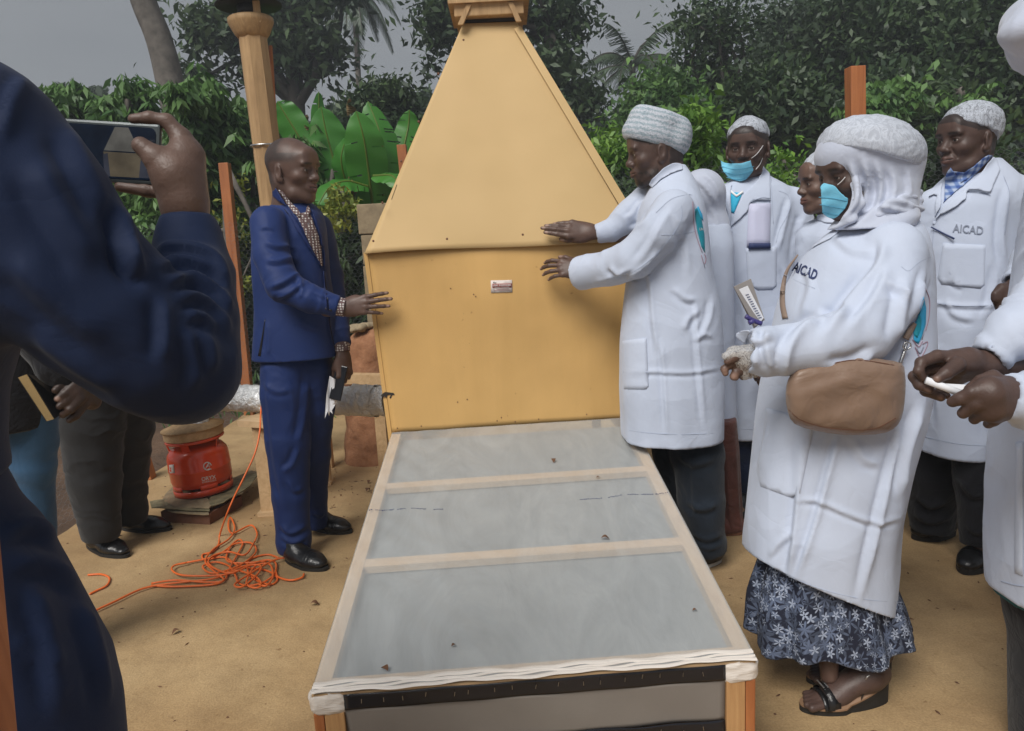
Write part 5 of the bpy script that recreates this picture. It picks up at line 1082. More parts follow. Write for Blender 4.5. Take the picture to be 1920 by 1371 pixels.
def tree(name, lab, cat, blobs, n, size, mat, trunk=None, clump=.25, seed=0, droop=.2, asp=.42, bark='bark_dark', limbs=10, group=None, loc=None, lr=.03, upb=.4, dens=1.7, lscale=.66, palm_=False):
    pt, tone, cc = crownpts([(b_[0], b_[1], b_[2], b_[3]*.8, b_[4]*.8, b_[5]*.8) for b_ in blobs], int(n*dens)//(5 if palm_ else 1), clump*.8, seed)
    if palm_:      # hand-shaped leaves: five leaflets hanging from one point
        r5 = np.random.default_rng(seed+9); m5 = len(pt); a5 = r5.random(m5)[:, None]*6.28+np.arange(5)[None]*1.257; dr = np.stack([np.cos(a5), np.sin(a5), np.full_like(a5, -.55)-.9*r5.random((m5, 1))], -1); dr /= np.linalg.norm(dr, axis=-1, keepdims=True); L5 = size*lscale*1.15
        pt = (pt[:, None]+dr*L5*.5).reshape(-1, 3); tone = np.repeat(tone, 5); V, F = leafquads(pt, L5, dr.reshape(-1, 3)*2.2, 0, seed=seed+1, asp=asp, upb=upb)
    else: V, F = leafquads(pt, size*lscale, None, droop, seed=seed+1, asp=asp, upb=upb)
    T = np.repeat(tone, 4)[:, None]*np.ones(3)
    base = trunk[0] if trunk is not None else A([blobs[0][0], blobs[0][1], 0]); t = thing(name, lab, cat, base, group); c = mesh('crown', V, F, mat, t, False, tint=T)
    if trunk is not None:
        m = MB(); pts = [A(p[:3]) for p in trunk]; rs = [p[3] for p in trunk]; m.tube(bez([A(p) for p in pts], 6), np.interp(np.linspace(0, 1, (len(pts)-1)*6+1), np.linspace(0, 1, len(pts)), rs), 10)
        r = np.random.default_rng(seed+3)
        for k in range(limbs):
            e = cc[r.integers(len(cc))]; i = r.integers(max(0, len(pts)-2), len(pts)); s = pts[i]; mid = (s+e)/2+r.normal(size=3)*.12*np.linalg.norm(e-s); m.tube(bez([s, mid, e], 4), np.linspace(lr*2.2, lr*.5, 9), 5)
        m.build('trunk', bark, t, True)
    return t
def blob(px, py, Y, rx, ry=None, d=None):       # radii in photo pixels
    c = P(px, py, Y); k = mpp(px, py, Y); ry = ry or rx; return (*c, rx*k, d or rx*k, ry*k)
def gnd(px, Y): c = P(px, 500, Y); return A([c[0], Y, -.05])
def tr(p0, *more): return [(*p0[0], p0[1])]+[(*P(a, b_, Y), r) for a, b_, Y, r in more]
# the far wood on the hill: one mass
pt = []; r_ = np.random.default_rng(21)
for (x0, x1, yt, yb, Y, n) in ((90, 640, 250, 420, 19, 8000), (600, 900, 190, 420, 20, 9000), (1040, 1300, 225, 420, 20, 9000), (1250, 1460, 165, 420, 18, 10000), (1430, 1960, 30, 420, 17, 26000), (-60, 200, 180, 420, 20, 4000)):
    n = int(n*1.7); u = r_.uniform(x0, x1, n); wob = 18*np.sin(u*.031)+11*np.sin(u*.083+1)+6*np.sin(u*.21); v = yt+wob+(yb-yt)*r_.random(n)**1.15; YY = Y+r_.uniform(-2, 3, n); pt += [P(a, b_, c) for a, b_, c in zip(u, v, YY)]
pt = A(pt); tone = np.clip(fbm(pt*A([.9, .9, 1.3]), 3)*1.7-.45+r_.normal(0, .14, len(pt)), 0, 1); V, F = leafquads(pt, .25, None, .2, seed=5, asp=.5); kind(mesh('far_woodland', V, F, 'leaf_far', None, False, tint=np.repeat(tone, 4)[:, None]*np.ones(3)), 'stuff')
tree('broadleaf_tree', 'dark leafy tree behind the tan chimney, sky showing through its crown', 'tree', [blob(400, 55, 15, 75, 60), blob(520, 35, 15, 85, 75), blob(590, 100, 15, 60, 50), blob(470, 125, 15, 60, 40), blob(620, -30, 15, 60), blob(370, 150, 15, 50, 30)], 3900, .30, 'leaf_dark', tr((gnd(560, 15), .2), (556, 200, 15, .16), (545, 90, 15, .1)), .30, 31, lr=.05, limbs=16)
tree('leaning_tree', 'thick grey trunk leaning left above the shrubs, its crown out of the picture', 'tree', [blob(150, -330, 11, 160, 90)], 2500, .3, 'leaf_dark', tr((gnd(400, 11), .22), (330, 210, 11, .19), (300, 80, 11, .175), (262, -20, 11, .165), (215, -220, 11, .15)), .4, 33, bark='bark', limbs=6)
tree('broadleaf_tree', 'dark tree whose crown shows on both sides of the hood top', 'tree', [blob(830, 40, 13, 52, 60), blob(815, 110, 13, 34, 36), blob(900, -20, 13, 90, 60), blob(1010, 30, 13, 70, 55), blob(1075, 45, 13, 45, 50), blob(1040, 130, 13, 60, 55), blob(1080, 190, 13, 50, 50)], 4600, .23, 'leaf_dark', tr((gnd(1030, 13), .15), (1035, 200, 13, .11), (1030, 60, 13, .08)), .24, 35, limbs=16)
tree('broadleaf_tree', 'airy small-leaved tree against the sky right of the coconut palm', 'tree', [blob(1325, 60, 12, 62, 55), blob(1395, 30, 12, 55, 45), blob(1345, 130, 12, 60, 45), blob(1420, 90, 12, 40, 40)], 1900, .17, 'leaf_dark', tr((gnd(1390, 12), .12), (1385, 250, 12, .09), (1370, 130, 12, .05)), .30, 37, limbs=14, lr=.025)
for i, (x, y, Y, rx, ry, lab, mt) in enumerate((
    (1500, 70, 14, 70, 70, 'tall rounded dark tree top rising right of the airy tree', 'leaf_far'), (1600, 60, 13, 90, 90, 'dark tree directly above the orange timber post', 'leaf_dark'), (1730, 70, 12, 100, 110, 'large dark tree above the man in the rightmost full hair net', 'leaf_dark'),
    (1860, 90, 11, 90, 120, 'dense dark tree in the top right corner', 'leaf_dark'), (1450, 190, 11, 80, 60, 'broad dark bush above the man with the notebook in his pocket', 'leaf_dark'), (1680, 200, 10.5, 110, 60, 'dark bush between the timber post and the older man in the hair net', 'leaf_dark'), (1250, 200, 12, 60, 50, 'dull green bush under the coconut palm', 'leaf_mid'))):
    tree('broadleaf_tree', lab, 'tree', [blob(x, y, Y, rx, ry), blob(x+rx*.5, y+ry*.6, Y-.5, rx*.7, ry*.7), blob(x-rx*.5, y+ry*.7, Y+.5, rx*.7, ry*.7)], 7500, .20, mt, tr((gnd(x-25+(i*37) % 50, Y), .10+.03*(i % 3)), (x-20+(i*23) % 40, 300, Y, .09), (x+4, y+20, Y, .05)), .24, 50+i, limbs=10, lr=.03)
# palms
def palm(name, lab, cx, cy, Y, base_px, fr, n, L, tilt0, seed, trunkr=.13, droopk=1.0):
    r = np.random.default_rng(seed); c = P(cx, cy, Y); g_ = gnd(base_px, Y); t = thing(name, lab, 'palm', g_); m = MB(); mid = (g_+c)/2+A([(c[0]-g_[0])*.12, 0, 0]); m.tube(bez([g_, mid, c], 8), np.linspace(trunkr, trunkr*.7, 17), 10).build('trunk', 'bark', t, True)
    for k in range(fr):
        az = 2*math.pi*k/fr+r.uniform(-.2, .2); el = r.uniform(*tilt0); d = A([math.cos(az)*math.cos(el), math.sin(az)*math.cos(el), math.sin(el)]); p = c.copy(); pts = [p.copy()]; l = L*r.uniform(.8, 1.1)
        for i in range(14): d = unit(d+A([0, 0, -1])*.11*droopk); p = p+d*l/14; pts.append(p.copy())
        V = []; F = []; nst = 44; side = unit(np.cross(d, (0, 0, 1)))
        for i in range(nst):
            u = .1+.9*i/nst; q = u*14; i0 = min(13, int(q)); pp = pts[i0]+(pts[i0+1]-pts[i0])*(q-i0); dd = unit(pts[i0+1]-pts[i0]); sd_ = unit(np.cross(dd, (0, 0, 1))); ll = l*.21*math.sin(math.pi*min(1, u*.85+.12))**.7
            for sg in (-1, 1):
                dr = unit(sd_*sg*.8+dd*.6+A([0, 0, -.45-.5*r.random()])); b0 = len(V); w_ = dd*.022*l*.5; V += [pp-w_, pp+w_, pp+w_*.4+dr*ll, pp-w_*.2+dr*ll*1.0]; F.append((b0, b0+1, b0+2, b0+3))
        T = np.ones((len(V), 3))*np.clip(r.normal(.4, .2), 0, 1); f_ = mesh('frond', V, F, 'leaf_palm', t, False, tint=T); MB().tube(pts, np.linspace(.025, .006, len(pts)), 4).build('midrib', 'bark_dark', f_)
    return t
palm('coconut_palm', 'coconut palm with drooping fronds right of the yellow hood', 1185, 125, 17, 1215, 17, 0, 1.55, (-.1, 1.2), 3, .10)
palm('oil_palm', 'tall thin palm against the sky between chimney and hood, only its lower fronds in view', 664, -12, 19, 680, 16, 0, 1.5, (-.5, .7), 5, .085, 1.5)
# cassava-like shrubs along the fence, each a clump of hanging leaves
def shrub(x, ytop, ybot, Y, wpx, lab, mat, seed, n=3600, size=.15, droop=.8, asp=.30, group=None, clump=.13):
    bl = []; r = np.random.default_rng(seed)
    for k in range(5):
        v = (k+.5)/5; bl.append(blob(x+r.uniform(-.3, .3)*wpx, ytop+(ybot-ytop)*v, Y+r.uniform(-.3, .3), wpx*.62, (ybot-ytop)*.16, .5))
    g_ = gnd(x, Y); return tree('leafy_shrub', lab, 'shrub', bl, n, size, mat, [(*g_, .04), (*P(x, (ytop+ybot)/2, Y), .03), (*P(x+4, ytop+20, Y), .015)], clump, seed, droop, asp, 'bark', 9, group, lr=.012, upb=1.2, palm_=(mat == 'leaf_mid'), dens=2.0 if mat == 'leaf_mid' else 1.7, lscale=.78 if mat == 'leaf_mid' else .66)
gsh = 'hanging-leaved shrubs along the fence'
for i, a in enumerate(((150, 185, 620, 7.6, 60, 'leafy shrub at the far left, above the phone', 'leaf_mid'), (235, 168, 640, 7.2, 62, 'hanging-leaved shrub seen just over the phone', 'leaf_mid'), (330, 165, 660, 7.0, 62, 'tall hanging-leaved shrub right of the raised hand', 'leaf_mid'), (410, 180, 690, 7.4, 60, 'shrub behind the leaning orange post', 'leaf_mid'), (475, 215, 700, 7.8, 50, 'shrub between leaning post and chimney', 'leaf_mid'),
    (560, 270, 700, 7.2, 50, 'shrub right behind the suited man', 'leaf_mid'), (622, 300, 690, 6.8, 46, 'shrub with drooping leaves right of the suited man\'s face', 'leaf_mid'), (650, 430, 700, 6.4, 40, 'low dark shrub between suited man and pillar', 'leaf_dark'), (380, 440, 700, 6.5, 60, 'low shrub behind the raised forearm', 'leaf_dark'))):
    shrub(*a[:5], a[5], a[6], 70+i, group=gsh)
shrub(640, 355, 430, 6.2, 26, 'small yellow-green sprig at the shoulder of the suited man', 'leaf_yellow', 90, 420, .085, .4, .45, clump=.06)
shrub(425, 300, 560, 6.4, 34, 'yellowing sprig beside the top of the leaning orange post', 'leaf_yellow', 96, 300, .09, .6, .4, clump=.12)
shrub(1145, 255, 420, 7.5, 42, 'yellow-green bush behind the face of the man in the tall cap', 'leaf_bright', 91, 2200, .12, .3, .4)
shrub(1300, 225, 420, 6.6, 50, 'bright green bush between the tall cap and the masked man', 'leaf_bright', 92, 1700, .13, .4, .42, clump=.12)
shrub(1472, 285, 400, 5.6, 30, 'bright sprig of leaves right of the masked man\'s ear', 'leaf_bright', 93, 420, .10, .5, .45, clump=.08)
shrub(1200, 320, 480, 7, 60, 'dark low bush behind the tall-capped man', 'leaf_dark', 94, 2600, .12, .3, .42)
shrub(1440, 330, 480, 6.5, 110, 'dark low growth behind the fence between the masked man and the woman', 'leaf_dark', 95, 4200, .12, .3, .42)
shrub(1800, 250, 480, 6.2, 120, 'bluish dark growth behind the fence at the right', 'leaf_dark', 97, 4800, .12, .3, .42)
shrub(1650, 170, 300, 9, 70, 'dim bush behind the orange timber post', 'leaf_mid', 98, 2600, .13, .3, .42); shrub(1800, 150, 260, 9.5, 50, 'lighter green bush above the older man\'s hair net', 'leaf_mid', 99, 1500, .14, .3, .42)
for i, (x, yt, yb, w_) in enumerate(((680, 180, 300, 55), (745, 170, 300, 55))): shrub(x, yt, yb, 11, w_, ('grey-green bush below the thin palm', 'dense bush left of the hood, above the banana leaves')[i], 'leaf_dark', 110+i, 3200, .17, .3, .42, clump=.16)
# banana plant
ban = thing('banana_plant', 'banana plant with broad bright leaves between the chimney and the hood', 'banana plant', gnd(690, 6.8))
def bananaleaf(pts, w_, face, seed, tear=.5, tone=.5):
    r = np.random.default_rng(seed); c = bez([P(*p) for p in pts], 26); n = len(c); V = []; F = []; T = []; K = 6; face = A(face, float); torn = [r.random() < tear*.22 for _ in range(n)]; side_ = [r.random() < .5 for _ in range(n)]
    for i, p in enumerate(c):
        t = i/(n-1); d = unit(c[min(i+1, n-1)]-c[max(i-1, 0)]); s = unit(np.cross(d, face)); nn = np.cross(s, d); ww = w_*.5*min(1, (math.sin(math.pi*min(1, .06+.94*t))**.55))*(1 if t < .97 else .7)
        for k in range(-K, K+1):
            u = k/K; V.append(p+s*ww*u+nn*(-.16*ww*abs(u)**1.4+.006*math.sin(i*.35+u*2)*abs(u))+A([0, 0, -.10*ww*abs(u)])); T.append(tone+.05*math.sin(i*2.4)+(.5 if k == 0 else 0)+.06*r.random())
    M = 2*K+1
    for i in range(n-1):
        for k in range(M-1):
            if torn[i] and abs(k-K+.5) > 1.5 and (k < K) == side_[i]: continue
            F.append((i*M+k, (i+1)*M+k, (i+1)*M+k+1, i*M+k+1))
    lf = mesh('leaf', V, F, 'leaf_banana', ban, True, tint=np.clip(A(T), 0, 1)[:, None]*np.ones(3)); MB().tube(c, np.linspace(.014, .004, n), 6).build('midrib', 'leaf_yellow', lf, True)
for i, (pts, w_, face, tn) in enumerate((
    ([(700, 400, 6.7), (692, 330, 6.6), (682, 260, 6.5), (668, 208, 6.5)], .36, (.3, -1, .1), .55), ([(715, 400, 6.8), (722, 320, 6.7), (712, 250, 6.7), (690, 190, 6.8)], .34, (.5, -1, .2), .3),
    ([(640, 380, 6.9), (628, 310, 6.9), (612, 250, 6.9), (602, 200, 6.9)], .38, (0, -1, .2), .2), ([(600, 300, 7.3), (598, 230, 7.3), (598, 172, 7.3)], .16, (.8, -1, 0), .6), ([(588, 320, 7.1), (562, 260, 7.1), (532, 210, 7.1), (520, 190, 7.1)], .30, (-.4, -1, .3), .35),
    ([(740, 380, 6.9), (752, 300, 6.9), (765, 240, 7), (768, 206, 7)], .24, (.2, -1, .1), .45), ([(690, 350, 6.6), (650, 340, 6.5), (618, 352, 6.4), (596, 385, 6.3)], .26, (.1, -.6, 1), .3), ([(672, 390, 6.8), (652, 350, 6.7), (640, 300, 6.6), (650, 255, 6.6)], .26, (-.5, -1, .1), .15), ([(700, 330, 6.6), (735, 330, 6.5), (748, 352, 6.4)], .2, (.1, -.7, 1), .5))):
    bananaleaf(pts, w_, face, 200+i, tone=tn)
MB().tube([gnd(690, 6.8), P(695, 520, 6.8), P(698, 390, 6.75)], [.10, .085, .05], 12).build('stem', 'leaf_mid', ban, True, tint=np.ones((36, 3))*.4)
for i, pts in enumerate(([(660, 290, 6.7), (664, 340, 6.6), (668, 375, 6.6)], [(575, 215, 7.1), (580, 240, 7.1), (578, 262, 7.1)], [(655, 185, 7.1), (660, 200, 7.1), (654, 220, 7.1)])):
    c = bez([P(*p) for p in pts], 6); V = []; 
    for j, p in enumerate(c): w_ = .05*math.sin(math.pi*(j+.5)/len(c)); V += [p+A([-w_, 0, 0]), p+A([w_*math.cos(j*.8), w_*math.sin(j*.8), 0])]
    mesh('dead_leaf', V, [(2*j, 2*j+1, 2*j+3, 2*j+2) for j in range(len(c)-1)], 'dry_leaf', ban, False)
# grass and weeds beyond the slab edge
r_ = np.random.default_rng(77); n = 5200; X = r_.uniform(-6, 6, n); Yy = r_.uniform(5.6, 9, n); pt = np.stack([X, Yy, r_.uniform(-.04, .22, n)*(1+.3*(Yy-5.6))], 1); V, F = leafquads(pt, .13, A([[0, 0, 1.2]]), 0, seed=8, asp=.18); kind(mesh('weeds', V, F, 'leaf_mid', None, False, tint=np.repeat(r_.random(n)*.6, 4)[:, None]*np.ones(3)), 'stuff')
# ============================================================ PEOPLE
def segs_of(ch, fr=20): return [(ch[i][0], ch[i+1][0], max(ch[i][1], ch[i+1][1]), fr) for i in range(len(ch)-1)]
def garment(name, mat, parent, lofts=(), sleeves=(), h=.008, fold=None, amp=.006, samp=.008, sc=(7, 7, 4), cuts=(), k=.03, n=2.3, extra=None, it=1, fr=20, clip=None, cr=()):
    S = Sculpt(); sg = []
    for rows in lofts: S.loft(st_px(rows), k, fold, n)
    for i, rows in enumerate(sleeves):
        cf = True
        if rows[0] == 'nocuff': rows = rows[1:]; cf = False
        sg += segs_of(S.px(rows, k, cf), fr)
    if extra: extra(S)
    for p, nn in cuts: S.cut(p, nn)
    V, Q = S.run(h, it, clip); V = wrinkle(V, Q, amp, sc, sg, samp)
    if cr: V = creases(V, Q, cr)
    return mesh(name, V, Q, mat, parent)
def body(name_parent, parts): V, Q, T = join(*parts); return mesh('body', V, Q, 'skin', name_parent, tint=T)
def trousers(mat, parent, legs, h=.007, amp=.005, samp=.006, k=.03, extra=None, fr=16, cap=True, cr=()):
    return garment('trousers', mat, parent, sleeves=[l if cap else ['nocuff']+l for l in legs], h=h, amp=amp, samp=samp, k=k, extra=extra, sc=(9, 9, 3), fr=fr, cr=cr)
def jp(*a): return [P(*q) for q in a]
def button(tree, x, y, parent, r=.006, mat='coat_trim'):
    q = onsurf(tree, A([[x, y]], float), 3, .001)[0]; return MB().lathe(q, [(r, -.002), (r, .002), (r*.7, .003)], 12, -ray(x, y)).build('button', mat, parent, True)
def ib(*rows):       # hidden inner trunk and limbs from pixel joints
    o = []
    for r in rows:
        pts = [P(x, y, Y) for x, y, Y, q in r]; rs = [q*.72 for *_, q in r]; o += [(pts[i], pts[i+1], rs[i], rs[i+1]) for i in range(len(pts)-1)]
    return innerbody(o)

# ---------------------------------------------------------------- man in the blue suit
def suit_man():
    t = thing('person', 'bald man in a blue suit resting his right hand on the yellow cabinet', 'person', P(570, 1035, 3.1)*A([1, 1, 0]))
    hd = head(P(549, 320, 3.14), (.92, -.38, -.06), s=1.07, skin=SKIN, hair='shaved', neck=(0, -.035, -.17), smile=1)
    wr = P(642, 577, 2.93)
    rh = hand(wr, (1, .02, .07), (.05, -1, .25), -1, 1.0, curls=[(2, 8, 8), (0, 8, 8), (2, 10, 8), (8, 16, 12)], spreads=[5, 1, -3, -9], thumbp=(14, 25, 10), foredir=(-1, -.02, .0), fore=.06)
    lw = P(643, 664, 3.12); lh = hand(lw, (.02, -.12, -1), (.6, -.75, 0), 1, .98, curl=(45, 55, 35), spread=3, thumbp=(20, 20, 25), foredir=(-.12, .25, 1), fore=.05)
    body(t, [hd, rh, lh, ib([(548, 420, 3.16, .06), (550, 560, 3.15, .10), (555, 690, 3.14, .10)], [(525, 700, 3.1, .07), (535, 880, 3.08, .05), (550, 1030, 3.05, .035)], [(580, 700, 3.2, .07), (590, 860, 3.25, .05), (598, 975, 3.3, .035)])])
    j = garment('jacket', 'suit', t, [[(372, 528, 570, 3.17, .055), (388, 500, 592, 3.17, .085), (404, 482, 606, 3.17, .115), (440, 474, 612, 3.16, .125), (520, 476, 618, 3.15, .122), (570, 480, 624, 3.15, .12), (620, 479, 630, 3.15, .135), (669, 476, 636, 3.15, .145)]],
        [[(503, 420, 3.04, 34), (510, 480, 2.98, 33), (530, 535, 2.93, 31), (580, 560, 2.92, 26), (634, 575, 2.93, 20)], [(596, 428, 3.30, 28), (618, 520, 3.30, 25), (632, 600, 3.20, 21), (641, 648, 3.13, 17)]], h=.005, k=.016, amp=.004, samp=.005, fr=14, cr=[
        ([(498, 452), (515, 462), (540, 462), (556, 466)], .006, 6), ([(500, 488), (520, 490), (545, 484), (562, 490)], .007, 7), ([(505, 540), (530, 530), (555, 516), (566, 520)], .009, 7), ([(520, 560), (545, 548), (566, 530)], .007, 5), ([(560, 522), (566, 540), (562, 560)], .006, 5),
        ([(470, 470), (478, 530), (480, 600)], .006, 9), ([(590, 548), (605, 556), (622, 558)], .004, 4), ([(488, 430), (500, 426), (512, 432)], .004, 5), ([(500, 600), (504, 640), (503, 664)], .005, 7), ([(560, 600), (575, 612), (600, 618)], .004, 7)])
    T = bvh_obj(j); body_t = bvh_obj(j, [c for c in t.children if c.name.startswith('body')][0])
    sh = patch('shirt', body_t, [(519, 350), (533, 372), (549, 398), (561, 420), (572, 446), (602, 505), (609, 500), (608, 478), (600, 440), (588, 408), (580, 388), (571, 396), (563, 400), (546, 384), (528, 360)], 'shirt_dots', t, lift=.005, thick=.006, s=5, relax=2)
    patch('collar', body_t, [(520, 350), (530, 356), (548, 378), (566, 396), (569, 402), (560, 412), (545, 398), (530, 374), (519, 358)], 'shirt_dots', sh, lift=.010, thick=.005, s=5, relax=2)
    patch('collar', body_t, [(571, 397), (575, 384), (581, 383), (584, 398), (577, 408)], 'shirt_dots', sh, lift=.010, thick=.005, s=4, relax=1)
    for x, y in ((577, 420), (586, 446), (595, 472)): button(body_t, x, y, sh, .0045, 'dark_navy')
    lp = patch('lapel', body_t, [(517, 349), (506, 364), (520, 378), (534, 387), (543, 394), (541, 404), (548, 420), (564, 446), (585, 477), (606, 508), (601, 491), (582, 457), (567, 430), (556, 410), (545, 396), (532, 373)], 'suit_trim', j, lift=.012, thick=.010, s=5, relax=1)
    patch('lapel', body_t, [(582, 390), (592, 403), (605, 418), (606, 430), (612, 446), (615, 478), (610, 512), (607, 508), (606, 480), (598, 443), (588, 413)], 'suit_trim', j, lift=.011, thick=.009, s=5, relax=1)
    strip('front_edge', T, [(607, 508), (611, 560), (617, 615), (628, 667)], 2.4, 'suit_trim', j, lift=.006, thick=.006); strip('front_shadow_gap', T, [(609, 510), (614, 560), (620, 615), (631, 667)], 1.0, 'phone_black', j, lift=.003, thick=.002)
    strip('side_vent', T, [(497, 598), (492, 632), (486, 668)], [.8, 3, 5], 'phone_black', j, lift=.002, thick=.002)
    strip('seam', T, [(541, 402), (533, 392)], 1.0, 'phone_black', lp, lift=.014, thick=.002)
    for k, (rows, w) in enumerate((([(618, 571.5, 2.93, 19), (648, 577.5, 2.93, 17)], .014), ([(640, 643, 3.135, 16), (642, 660, 3.125, 14.5)], .014))):
        S = Sculpt(); S.px(rows, .005, True); V, Q = S.run(.003, 1); mesh('shirt_cuff', V, Q, 'shirt_dots', t)
    for x, y in ((620, 566), (612, 563)): button(T, x, y+16, j, .005, 'phone_black')
    trousers('suit', t, [[(533, 690, 3.12, 44), (534, 740, 3.10, 44), (540, 830, 3.08, 40), (545, 930, 3.06, 33), (551, 1012, 3.04, 30), (552, 1032, 3.04, 29)], [(588, 690, 3.18, 38), (588, 760, 3.2, 37), (585, 850, 3.24, 32), (588, 930, 3.28, 24), (592, 985, 3.3, 23)]], h=.006, samp=.004, amp=.005, fr=9, cr=[
        ([(500, 690), (508, 780), (520, 880), (540, 960)], .005, 8), ([(560, 840), (548, 870), (530, 885)], .007, 7), ([(578, 700), (570, 780), (560, 830)], .006, 8), ([(527, 985), (545, 1000), (575, 985)], .008, 6), ([(528, 1005), (548, 1018), (574, 1008)], .007, 5), ([(590, 960), (600, 968), (608, 962)], .006, 4), ([(496, 720), (520, 735), (545, 730)], .004, 7), ([(540, 900), (552, 920), (568, 915)], .006, 6)])
    shoe(G(537, 1050), G(614, 1070), .10, .07, parent=t); shoe(G(583, 990), G(660, 1000), .095, .065, parent=t)
    ph = thing('smartphone', 'dark smartphone in the left hand of the suited man', 'phone', P(636, 715, 3.09)); S = MB(); a, b_ = P(641, 686, 3.09), P(627, 750, 3.07); dd = unit(b_-a); ww = unit(np.cross(dd, (.25, 1, 0))); S.slab([a-ww*.026, a+ww*.026, b_+ww*.026, b_-ww*.026], unit(np.cross(ww, dd))*.009); S.build('case', 'phone_black', ph, bevel=.003)
    pp = tri2d([(618, 705), (634, 715), (637, 745), (622, 770), (624, 776), (619, 772), (617, 780), (614, 772), (609, 785), (612, 740)], 4); V, FF = shell(pp[0], pp[1], A([P(x, y, 3.083+.006*math.sin(x*.5)) for x, y in pp[0]]), np.tile(A([0, .0015, 0]), (len(pp[0]), 1))); o = mesh('paper_slip', V, FF, 'paper', None, False); tag(o, 'torn white paper slip held behind the phone by the suited man', 'paper')
suit_man()

# ---------------------------------------------------------------- man in the tall knitted cap, pushing the hood
def net(name, mat, parent, c, r, Rm, cutp, cutn, h=.004, amp=.004, sc=(26, 26, 26), extra=None):
    S = Sculpt(); S.ell(c, r, Rm)
    if extra: extra(S)
    S.cut(cutp, cutn); V, Q = S.run(h, 1); V = V+vnormals(V, Q)*((ridge(V*A(sc)+fbm(V*9, 2)[:, None]*2)**3-.3)*amp)[:, None]
    return mesh(name, V, Q, mat, parent)
def cap_man():
    t = thing('person', 'man in a tall knitted cap and white coat pressing both hands on the hood', 'person', P(1300, 1040, 2.75)*A([1, 1, 0]))
    f = unit((-.97, .02, -.12)); hc = P(1230, 284, 2.88)
    hd = head(hc, f, s=1.02, skin=SKIN2, beard=.9, neck=(0, -.055, -.15))
    uw = P(1112, 436, 2.965); uh = hand(uw, (-.9, .04, .17), (.0, -1, .35), -1, 1.03, curls=[(4, 4, 4), (2, 4, 4), (2, 6, 4), (4, 8, 6)], spreads=[2, 6, 10, 18][::-1] and [-4, 0, 5, 10], thumbp=(14, 5, 5), foredir=(1, -.02, -.12), fore=.12)
    lw = P(1096, 505, 2.90); lh = hand(lw, (-1, .22, .08), (-.1, -.9, .5), 1, .98, curls=[(12, 25, 15)]*4, spread=7, thumbp=(35, 10, 10), foredir=(1, -.2, 0))
    body(t, [hd, uh, lh, ib([(1262, 380, 2.84, .06), (1262, 560, 2.82, .10), (1262, 760, 2.8, .10)], [(1295, 780, 2.78, .07), (1310, 920, 2.78, .05), (1330, 1035, 2.77, .035)], [(1255, 780, 2.9, .07), (1290, 920, 2.9, .05), (1300, 1020, 2.9, .035)])])
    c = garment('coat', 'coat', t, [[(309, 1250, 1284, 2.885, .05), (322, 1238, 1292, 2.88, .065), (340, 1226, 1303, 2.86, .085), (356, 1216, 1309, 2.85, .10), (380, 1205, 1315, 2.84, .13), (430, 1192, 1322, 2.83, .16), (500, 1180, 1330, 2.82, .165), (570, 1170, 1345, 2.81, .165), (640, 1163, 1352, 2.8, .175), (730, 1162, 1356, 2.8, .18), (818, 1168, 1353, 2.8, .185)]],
        [[(1262, 396, 2.70, 40), (1232, 440, 2.66, 40), (1190, 484, 2.68, 38), (1140, 504, 2.78, 33), (1086, 513, 2.88, 31)], [(1212, 382, 2.96, 34), (1178, 408, 2.96, 29), (1148, 432, 2.96, 21), (1118, 439, 2.965, 17)]], h=.0052, k=.016, amp=.005, samp=.005, fold=vfold(7, .030, P(1260, 820, 2.8)[2], P(1260, 560, 2.8)[2], 4), fr=10, cr=[
        ([(1212, 372), (1196, 386), (1186, 400), (1172, 410)], .006, 5), ([(1222, 396), (1206, 420), (1180, 432)], .006, 6), ([(1262, 388), (1240, 420), (1218, 462), (1190, 500)], .006, 9), ([(1142, 500), (1160, 512), (1172, 508)], .007, 6), ([(1118, 470), (1126, 462), (1134, 468), (1124, 480)], .006, 4), ([(1112, 530), (1140, 522), (1165, 512), (1190, 500)], .005, 6),
        ([(1178, 520), (1205, 500), (1235, 470)], .010, 7), ([(1216, 498), (1222, 540), (1226, 600), (1236, 680)], .007, 8), ([(1262, 540), (1285, 560), (1305, 562)], .006, 7), ([(1282, 620), (1290, 600), (1310, 580)], .006, 8), ([(1300, 640), (1318, 628), (1336, 632)], .005, 6), ([(1170, 700), (1220, 697), (1290, 699), (1350, 690)], .005, 5), ([(1240, 640), (1246, 700), (1252, 812)], .006, 6), ([(1305, 560), (1308, 640), (1314, 720), (1322, 800)], .005, 6), ([(1265, 400), (1285, 450), (1292, 520)], .004, 9), ([(1336, 560), (1330, 600), (1310, 640)], .005, 7)])
    T = bvh_obj(c); bo = [q for q in t.children if q.name.startswith('body')][0]; TB = bvh_obj(c, bo)
    patch('collar', TB, [(1212, 346), (1224, 330), (1246, 311), (1266, 300), (1282, 306), (1284, 320), (1262, 326), (1240, 338), (1222, 358)], 'coat_trim', c, lift=.008, thick=.006, s=5, relax=2)
    for l in ([(1230, 399), (1258, 374), (1288, 365), (1298, 366)], [(1277, 384), (1279, 402), (1272, 425), (1245, 462), (1210, 495), (1178, 516)], [(1240, 441), (1275, 440), (1304, 434)], [(1172, 806), (1215, 812), (1280, 815), (1350, 812)]):
        strip('seam', T, l, .7, 'seam', c, lift=.0012, thick=.002)
    patch('pocket', T, [(1167, 639), (1212, 634), (1216, 724), (1211, 730), (1170, 730)], 'coat_trim', c, lift=.0028, thick=.004, s=7); strip('seam', T, [(1168, 697), (1215, 699)], 1.0, 'seam', c, lift=.007, thick=.001)
